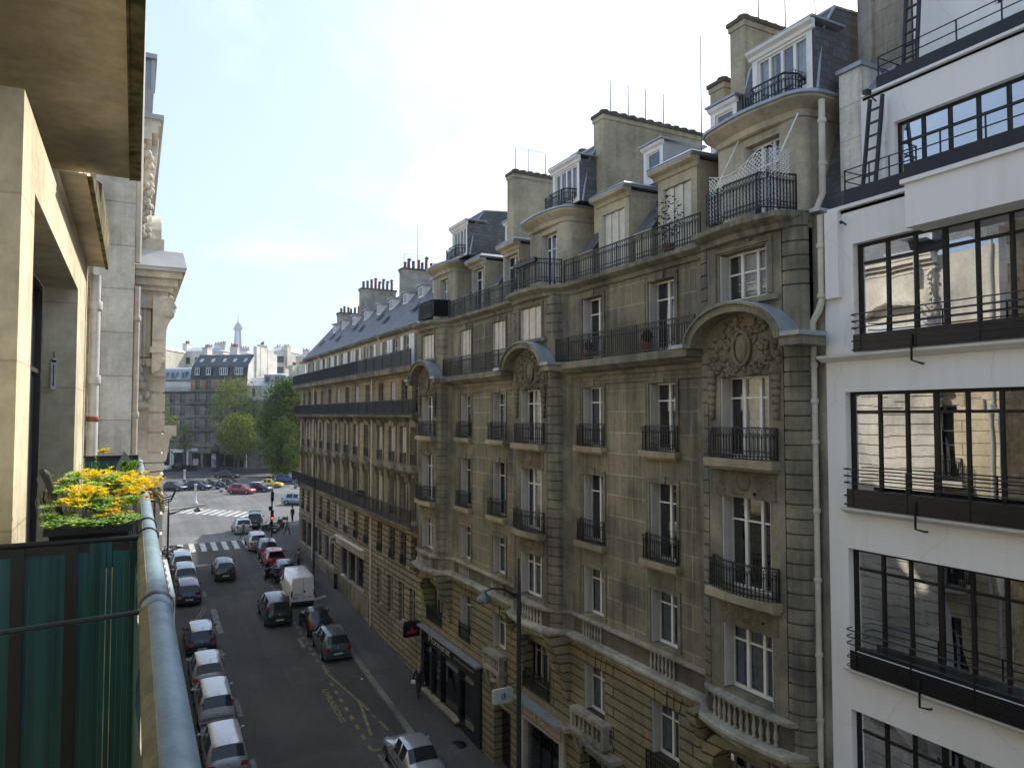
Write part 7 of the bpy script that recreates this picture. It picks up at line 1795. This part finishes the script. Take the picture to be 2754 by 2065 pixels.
EM, nt_, b_ = nodes('red_signal'); b_.inputs['Base Color'].default_value = (.4, .02, .01, 1); b_.inputs['Emission Color'].default_value = (1, .06, .03, 1); b_.inputs['Emission Strength'].default_value = 3
signal('black traffic light post with stacked signals at the right corner of the zebra crossing', 11.3, 69.1, ZP - .02, 4.75, ((3.75, 0, .85, None), (2.95, -.18, .35, None), (2.1, 0, .85, 0), (1.6, -.05, .35, None)))
signal('traffic light with a lit red lamp at the left end of the square', 3.0, 98.0, ZP + .1, 3.4, ((2.4, 0, .85, 2),))
WBOL = paint('white_bollard', (.72, .72, .70), .5)
def bollard(label, x, y, h=1.9):
    t = tag_ = MB(); t.lathe([(0, 0), (.34, 0), (.3, .25), (.14, .45), (.16, h - .1), (.22, h - .08), (.22, h), (0, h)], (0, 0, 0), 10)
    o = t.build('bollard', WBOL); o.location = (x, y, ZP + .13); return tag(o, label, 'bollard', 'white traffic bollards')
bollard('white traffic bollard on the left tip of the island', 2.9, 96.7); bollard('white traffic bollard on the right tip of the island beyond the lamp shade', 7.15, 101.5, 2.6)
o = bollard('white marker post beyond the left dark saloon', 7.7, 134.0, 2.2)
for i, (x, y) in enumerate(((12.6, 77.0), (13.4, 77.6), (14.3, 77.9))):
    q = MB(); q.tube([(0, 0, 0), (0, 0, .95)], .03, 6); q.ball((0, 0, .98), .05); o = q.build('bollard', IRON); o.location = (x, y, ZP + .145); tag(o, 'thin black kerb post by the waiting cars at the corner', 'bollard', 'thin kerb posts')
# poster column with domed cap
t = thing('poster_column', 'tall dark green poster column with a domed cap and pale posters', 'poster column', (14.9, 160.5, ZP + .15))
q = MB(); q.lathe([(0, 0), (.85, 0), (.85, .5), (.72, .55), (.72, 3.6), (.8, 3.65), (.98, 3.8), (1.0, 4.1), (.9, 4.2), (.85, 4.5), (.55, 4.95), (.2, 5.15), (.1, 5.5), (0, 5.6)], (14.9, 160.5, ZP + .15), 16); q.build('column', paint('column_green', (.012, .02, .028), .5), t)
q = MB(); q.lathe([(.735, .7), (.735, 3.5)], (14.9, 160.5, ZP + .15), 12, a0=R(190), a1=R(275)); q.build('poster', stone('poster_paper', (.45, .45, .45), (.12, .16, .17), None, stain=.0, big=.9), t)
q = MB(); q.lathe([(.74, .72), (.74, 1.3)], (14.9, 160.5, ZP + .15), 12, a0=R(192), a1=R(273)); q.build('poster', paint('poster_pink', (.35, .22, .24), .6), t)
t = thing('notice_board', 'small pale notice board on a post before the grey stone house', 'sign', (11.2, 160, ZP))
q = MB(); q.box(10.7, 11.7, 160, 160.1, 4.3, 5.6); q.build('panel', paint('notice_pale', (.4, .42, .38), .6), t); q = MB(); q.tube([(11.2, 160.05, ZP + .1), (11.2, 160.05, 4.3)], .06, 6); q.build('post', IRON, t)
bq = thing('hedge_planter', 'low dark green hedge planters of the cafe terrace across the square', 'planter', (10, 161, ZP))
bush((9.5, 162.5, 3.7), (2.2, .8, .6), 500, LEAFD, 'foliage', bq, .2)
q = MB(); q.hexa([(7.4, 162.6, ZP), (11.6, 161, ZP), (11.8, 161.8, ZP), (7.6, 163.4, ZP), (7.4, 162.6, 3.5), (11.6, 161, 3.5), (11.8, 161.8, 3.5), (7.6, 163.4, 3.5)]); q.build('trough', BLACKM, bq)
t = thing('parking_meter', 'dark parking ticket machine by the far shop wall', 'parking meter', (13.1, 53.4, zs(53.4)))
q = MB(); q.box(13.15, 13.35, 53.3, 53.5, zs(53.4), zs(53.4) + 1.0); q.box(13.1, 13.38, 53.25, 53.55, zs(53.4) + 1.0, zs(53.4) + 1.07); q.build('body', BLACKM, t); q = MB(); q.box(13.18, 13.32, 53.28, 53.299, zs(53.4) + .7, zs(53.4) + .9); q.build('screen', CGLASS, t)
q = MB(); q.lathe([(0, .004), (.36, .004), (.36, 0)], (0, 0, 0), 18); o = q.build('manhole_cover', BLACKM); o.location = (12.75, 29.5, zs(29.5) - .002); o.rotation_euler = (math.atan(.067), 0, 0); tag(o, 'dark round manhole cover in the right pavement near the black shopfront', 'manhole cover')
# ------------------------------------------------------------------ our balcony
RAILC = paint('handrail_paint', (.20, .285, .33), .5, 0, .4, var=.16, vs=14, bump=.10, bs=60)
RAILO = paint('handrail_olive', (.20, .185, .115), .6, 0, .3, var=.25, vs=16, bump=.1)
t = thing('balcony_handrail', 'round blue grey painted handrail with a sleeve joint along our balcony', 'handrail', (.06, 3, 13.96))
rx, rz_, rr_ = .0655, 13.963, .0355
q = MB(); q.lathe([(rr_, .35), (rr_, 9.25)], (rx, 0, rz_), 28, axis='y'); q.build('tube', RAILC, t)
q = MB(); q.prism([(.022, 13.93), (.05, 13.93), (.05, 13.99), (.042, 13.992), (.026, 13.978), (.022, 13.97)], lambda a, b, s_: (a, s_, b), .35, 9.2); q.build('flat_bar', RAILO, t)
q = MB(); q.lathe([(rr_ + .001, 2.2), (rr_ + .005, 2.21), (rr_ + .007, 2.25), (rr_ + .005, 2.34), (rr_ + .001, 2.36)], (rx, 0, rz_), 28, axis='y'); q.build('sleeve', RAILC, t)
q = MB(); q.lathe([(rr_ + .008, 2.255), (rr_ + .0095, 2.26), (rr_ + .0095, 2.29), (rr_ + .008, 2.295)], (rx, 0, rz_), 28, axis='y'); q.build('clamp', IRON, t)
for y in (3.6, 3.95, 5.35, 5.5, 6.15, 6.9, 7.15, 8.6):
    q = MB(); q.ring((rx, y, rz_), rr_ + .0035, .0045, (.05, 1, .12), 20, 5); q.build('cable_tie', IRONG, t)
q = MB(); q.tube([(-.5, 2.27, 13.935), (.03, 2.275, 13.955)], .007, 8); q.build('cross_rod', IRONG, t)
for y in (2.9, 4.7, 6.6, 9.1): q = MB(); q.box(.045, .075, y - .015, y + .015, 12.95, 13.93); q.build('baluster', IRONG, t)
# green slatted screens
SCR, nt_, b_ = nodes('screen_green'); g_ = N(nt_, 'ShaderNodeTexCoord'); mp_ = N(nt_, 'ShaderNodeMapping'); mp_.inputs['Scale'].default_value = (26, 26, .35); nt_.links.new(g_.outputs['Object'], mp_.inputs['Vector'])
n_ = N(nt_, 'ShaderNodeTexNoise', inp={'Scale': 1.0, 'Detail': 3.0}); nt_.links.new(mp_.outputs[0], n_.inputs['Vector'])
nt_.links.new(ramp(nt_, n_.outputs[0], [(.3, (.006, .036, .04, 1)), (.5, (.016, .088, .09, 1)), (.7, (.028, .12, .135, 1))]), b_.inputs['Base Color']); b_.inputs['Roughness'].default_value = .38
b_.inputs['Transmission Weight'].default_value = 0
def screen(label, y, x0, x1, z0, z1, shadow_xs=()):
    s = thing('privacy_screen', label, 'privacy screen', (x0, y, z0), 'green privacy screens')
    q = MB(); w = .021; x = x0; k = 0; r = random.Random(2)
    while x < x1 - .004:
        g = .0004 + (.0022 if r.random() < .06 else 0); xe = min(x + w, x1)
        yy = y + .004 * math.sin(k * .9) + .006 * math.sin(k * .23)
        q.hexa([(x, yy, z0), (xe - g, yy + .002, z0), (xe - g, yy + .005, z0), (x, yy + .003, z0), (x, yy, z1), (xe - g, yy + .002, z1), (xe - g, yy + .005, z1), (x, yy + .003, z1)]); x = xe; k += 1
    q.build('slats', SCR, s)
    q = MB(); q.tube([(x0 - .02, y - .006, z1 + .004), (x1 + .0, y - .006, z1 + .004)], .011, 8); q.box(x0, x1 - .002, y - .004, y - .001, z1 - .045, z1); q.build('top_bar', IRON, s)
    q = MB()
    for xx in shadow_xs: q.box(xx - .022, xx + .022, y - .012, y - .002, z0, z1 - .01)  # dark strips laid on the slats to imitate wide vertical shadows
    if shadow_xs: q.build('shadow_strip', IRON, s)
    return s
screen('large dark green slatted screen closing the near end of the balcony', 3.5, -.53, .03, 12.95, 13.975, (-.40, -.215))
screen('small dark green slatted screen at the far end of the balcony', 9.1, -.46, .05, 12.95, 14.04)
s = thing('privacy_screen', 'dark green sheet hung along the inside of the blue grey handrail', 'privacy screen', (.03, 1.5, 13), 'green privacy screens')
q = MB(); n = 60; vs = []
for i in range(n + 1): y = .5 + 8.6 * i / n; x = .02 + .006 * math.sin(i * 1.3); vs += [(x, y, 12.95), (x + .004 * math.sin(i * .7), y, 13.925)]
q.add(vs, [(2 * i, 2 * i + 2, 2 * i + 3, 2 * i + 1) for i in range(n)], 0, True); q.build('sheet', SCR, s)
# planter with succulents and yellow flowers
t = thing('flower_box', 'black window box full of pale green succulents and yellow flowers on the balcony', 'planter', (-.14, 3.4, 13.9))
q = MB(); px0, px1, py0, py1, pz0, pz1 = -.28, .005, 3.12, 3.95, 13.9, 14.07
q.hexa([(px0 + .03, py0 + .03, pz0), (px1 - .03, py0 + .03, pz0), (px1 - .03, py1 - .03, pz0), (px0 + .03, py1 - .03, pz0), (px0, py0, pz1), (px1, py0, pz1), (px1, py1, pz1), (px0, py1, pz1)])
for (a, b, c, d) in ((px0 - .012, px1 + .012, py0 - .012, py0 + .006), (px0 - .012, px1 + .012, py1 - .006, py1 + .012), (px0 - .012, px0 + .006, py0 + .0061, py1 - .0061), (px1 - .006, px1 + .012, py0 + .0061, py1 - .0061)): q.box(a, b, c, d, pz1 - .022, pz1 + .006)
q.build('trough', paint('planter_black', (.014, .014, .016), .5), t)
q = MB(); q.quad((px0 + .01, py0 + .01, pz1 - .01), (px1 - .01, py0 + .01, pz1 - .01), (px1 - .01, py1 - .01, pz1 - .01), (px0 + .01, py1 - .01, pz1 - .01)); q.build('soil', paint('soil', (.03, .022, .015), .95), t)
SUC = leafy('succulent_green', (.24, .42, .06), (.50, .64, .26), .35); YFL = leafy('yellow_petals', (.86, .62, .03), (.95, .80, .08), .35); OFL = leafy('orange_petals', (.78, .36, .02), (.88, .55, .04), .3); HERB = leafy('herb_green', (.10, .20, .03), (.26, .40, .08), .35); DRY = leafy('dry_stems', (.16, .14, .06), (.30, .28, .12), .1)
rq = random.Random(21)
def petal(mb, p, d, L_, w, up=.3, mi=0):
    d = Vector(d).normalized(); s = d.cross(Vector((0, 0, 1)));  s = s.normalized() if s.length > .05 else Vector((1, 0, 0)); p = Vector(p); u = Vector((0, 0, 1)) * up * L_
    mb.add([tuple(p), tuple(p + d * L_ * .5 + s * w + u * .5), tuple(p + d * L_ + u * .7), tuple(p + d * L_ * .5 - s * w + u * .5), tuple(p + d * L_ * .55 + u * .85)], [(0, 1, 4), (1, 2, 4), (2, 3, 4), (3, 0, 4)], mi, False)
def rosette(mb, c, r, n=16):
    for k in range(n): a = k * 2.4; e = .25 + .75 * k / n; petal(mb, c, (math.cos(a), math.sin(a), 1.3 * (1 - e)), r * (.55 + .45 * e), r * .26, .35)
q = MB()
for i in range(130): u = rq.random() ** 1.7; rosette(q, (rq.uniform(px0 - .01, px1 + .02), py0 - .03 + .75 * u, pz1 + .005 + .16 * min(1, u * 2.4) * rq.uniform(.2, 1)), rq.uniform(.03, .055))
qs = q
def cluster(mb, c, rx_, ry_, rz_, n, s=.017):
    for i in range(n):
        p = (c[0] + rx_ * rq.gauss(0, .5), c[1] + ry_ * rq.gauss(0, .5), c[2] + rz_ * rq.gauss(0, .45))
        for k in range(6): a = k * 1.05 + rq.random(); petal(mb, p, (math.cos(a), math.sin(a), rq.uniform(-.1, .6)), s, s * .28, .3)
q = MB(); q2 = MB()
for c, n in (((-.165, 3.3, 14.20), 55), ((-.115, 3.35, 14.19), 60), ((-.195, 3.2, 14.165), 40), ((-.15, 3.55, 14.25), 40), ((-.2, 3.7, 14.24), 24), ((-.09, 3.6, 14.24), 40), ((-.025, 3.5, 14.225), 60), ((.01, 3.35, 14.19), 55), ((.05, 3.45, 14.20), 60), ((.09, 3.5, 14.215), 45), ((.02, 3.6, 14.235), 40), ((-.05, 3.3, 14.155), 18)): cluster(q, c, .055, .09, .026, n)
for c, n in (((-.05, 3.16, 14.115), 30), ((-.26, 3.8, 14.22), 14), ((.085, 3.4, 14.16), 12)): cluster(q2, c, .045, .05, .022, n)
for i in range(7): a = rq.uniform(0, 6.28); cluster(q, (-.14 + .01 * math.cos(a), 4.6, 14.305), .03, .02, .012, 2, .02)
q.build('flowers', YFL, t); q2.build('flowers', OFL, t)
q = MB()
for i in range(26): x, y = rq.uniform(px0, px1), rq.uniform(py0, py1); h = rq.uniform(.06, .14); qs.tube([(x, y, pz1), (x + rq.uniform(-.03, .03), y, pz1 + h)], .003, 4, 1)
for i in range(10): qs.tube([(.02, 3.4, 14.16), (.07 + rq.uniform(0, .05), 3.35, 14.2), (.12 + rq.uniform(0, .03), 3.3, 14.12 + rq.uniform(-.03, .05))], .0025, 4, 1)
for i in range(16): x = -.3 + rq.uniform(-.03, .06); qs.tube([(x, 3.4, pz1), (x - .02, 3.4, pz1 + .08), (x + rq.uniform(-.04, .02), 3.4, pz1 + rq.uniform(.1, .2))], .0025, 4, 1)
qs.build('succulents', [SUC, DRY], t)
def sprig(x, y, z, h, n, w): 
    q = MB()
    for k in range(n): zz_ = z + h * k / n; a = k * 2.2; petal(q, (x, y, zz_), (math.cos(a), math.sin(a), .7), w * (1 - .5 * k / n), w * .22, .3)
    q.build('herb_sprig', HERB, t)
for a in ((-.155, 4.1, 14.1, .21, 26, .03), (-.10, 4.0, 14.1, .17, 22, .022), (-.30, 3.5, 14.1, .2, 20, .02), (-.26, 3.6, 14.1, .14, 16, .02), (.0, 4.1, 14.1, .13, 14, .04), (-.02, 4.15, 14.2, .06, 26, .06), (.02, 4.1, 14.22, .05, 18, .05), (-.2, 4.0, 14.1, .12, 14, .02)): sprig(*a)
q = MB(); cluster(q, (-.045, 3.7, 14.19), .015, .015, .012, 8, .016); q.build('flowers', leafy('lilac_petals', (.42, .32, .55), (.55, .45, .65), .3), t)
t.location = (-.163, 3.87, 13.84); t.scale = (1.06,) * 3
# trowel handle, slate, thermometer, rack, perforated strip
t = thing('garden_trowel', 'dark rounded handle of a garden tool sticking out of the flower box', 'garden tool', (-.29, 3.35, 14.1)); q = MB(); q.tube([(-.262, 3.4, 14.08), (-.287, 3.33, 14.18), (-.31, 3.28, 14.262), (-.322, 3.26, 14.28)], [.012, .014, .017, .012], 10); q.build('handle', paint('tool_grey', (.075, .08, .07), .5), t); t.location = (-.318, 3.84, 14.065); t.scale = (1.06,) * 3
t = thing('roof_slate', 'pointed grey slate leaning against the far green screen', 'slate', (-.04, 6, 14)); q = MB(); q.prism([(-.10, 13.98), (-.11, 14.12), (-.06, 14.24), (-.03, 14.2), (.0, 14.06), (-.04, 13.98)], lambda a, b, s_: (a, s_ + (b - 14) * .3, b), 5.9, 5.92); q.build('plate', paint('slate_grey', (.26, .26, .27), .6), t)
t = thing('thermometer', 'white outdoor thermometer hanging on the stone window reveal', 'thermometer', (-.69, 8.16, 14.9))
q = MB(); q.box(-.715, -.668, 8.165, 8.185, 14.74, 15.02); q.lathe([(0, -.01), (.023, -.01), (.023, .01), (0, .01)], (-.6915, 8.175, 15.02), 12, axis='y'); q.build('plate', paint('plate_white', (.66, .66, .64), .4), t)
q = MB(); q.tube([(-.6915, 8.16, 14.78), (-.6915, 8.16, 14.98)], .004, 6); q.ball((-.6915, 8.16, 14.785), .009); q.build('tube', GLASSF, t)
q = MB(); q.tube([(-.6915, 8.17, 15.04), (-.695, 8.17, 15.09), (-.685, 8.17, 15.1)], .004, 5); q.build('hook', BLACKM, t)
t = thing('drying_rack', 'thin dark green wire rack fixed outside the far end of the handrail', 'rack', (.2, 5.4, 14)); q = MB()

wires = [[(.06, 5.0 + dy, 13.985), (.17 + dx, 4.98 + dy, 13.955), (.21 + dx, 4.98 + dy, 13.965), (.235 + dx, 4.98 + dy, 14.02)] for dx, dy in ((0, 0), (.012, .16), (.024, .32))]
wires += [[(.08, 7.6, 14.05), (.3, 7.6, 14.05), (.3, 7.6, 14.17), (.31, 6.8, 14.16), (.31, 6.8, 14.03), (.08, 6.8, 14.02)], [(.08, 6.8, 13.9), (.18, 6.8, 13.93), (.24, 6.8, 13.99)]]
for wq in wires: q = MB(); q.tube(wq, .0045, 5); q.build('wire', IRONG, t)

t = thing('bracket_strip', 'white plastic strip with dark square holes on the outer side of the handrail', 'bracket', (.11, 2.6, 13.95)); q = MB(); q.box(.104, .118, 2.38, 3.0, 13.87, 13.965); q.build('strip', paint('plastic_white', (.62, .62, .6), .4), t)
for k in range(5): q = MB(); q.hexa([(.106, 2.45 + k * .11, 13.93), (.1195, 2.45 + k * .11, 13.925), (.1195, 2.5 + k * .11, 13.925), (.106, 2.5 + k * .11, 13.93), (.106, 2.45 + k * .11, 13.9665), (.1195, 2.45 + k * .11, 13.955), (.1195, 2.5 + k * .11, 13.955), (.106, 2.5 + k * .11, 13.9665)]); q.build('hole', BLACKM, t)
t = thing('pale_knob', 'rounded pale grey lid showing at the bottom edge of the balcony', 'pot', (-.3, 1.6, 13)); q = MB(); q.lathe([(0, .12), (.03, .115), (.05, .09), (.055, .05), (.05, 0), (.06, -.5), (0, -.5)], (-.135, 1.75, 13.42), 14); q.build('lid', paint('knob_grey', (.35, .36, .37), .5), t)  # pale rounded top of an unidentified object
# ------------------------------------------------------------------ air
hm = bpy.data.materials.new('haze'); hm.use_nodes = True; nt_ = hm.node_tree; nt_.nodes.remove(nt_.nodes['Principled BSDF'])
pv = nt_.nodes.new('ShaderNodeVolumePrincipled'); pv.inputs['Color'].default_value = (.80, .88, 1, 1); pv.inputs['Density'].default_value = .0002; pv.inputs['Anisotropy'].default_value = .3
nt_.links.new(pv.outputs[0], nt_.nodes['Material Output'].inputs['Volume'])
q = MB(); q.box(-1520, 1520, -80, 2420, -8, 299); struct(q.build('haze', hm), 'stuff')
S.cycles.volume_bounces = 0; S.cycles.volume_step_rate = 4
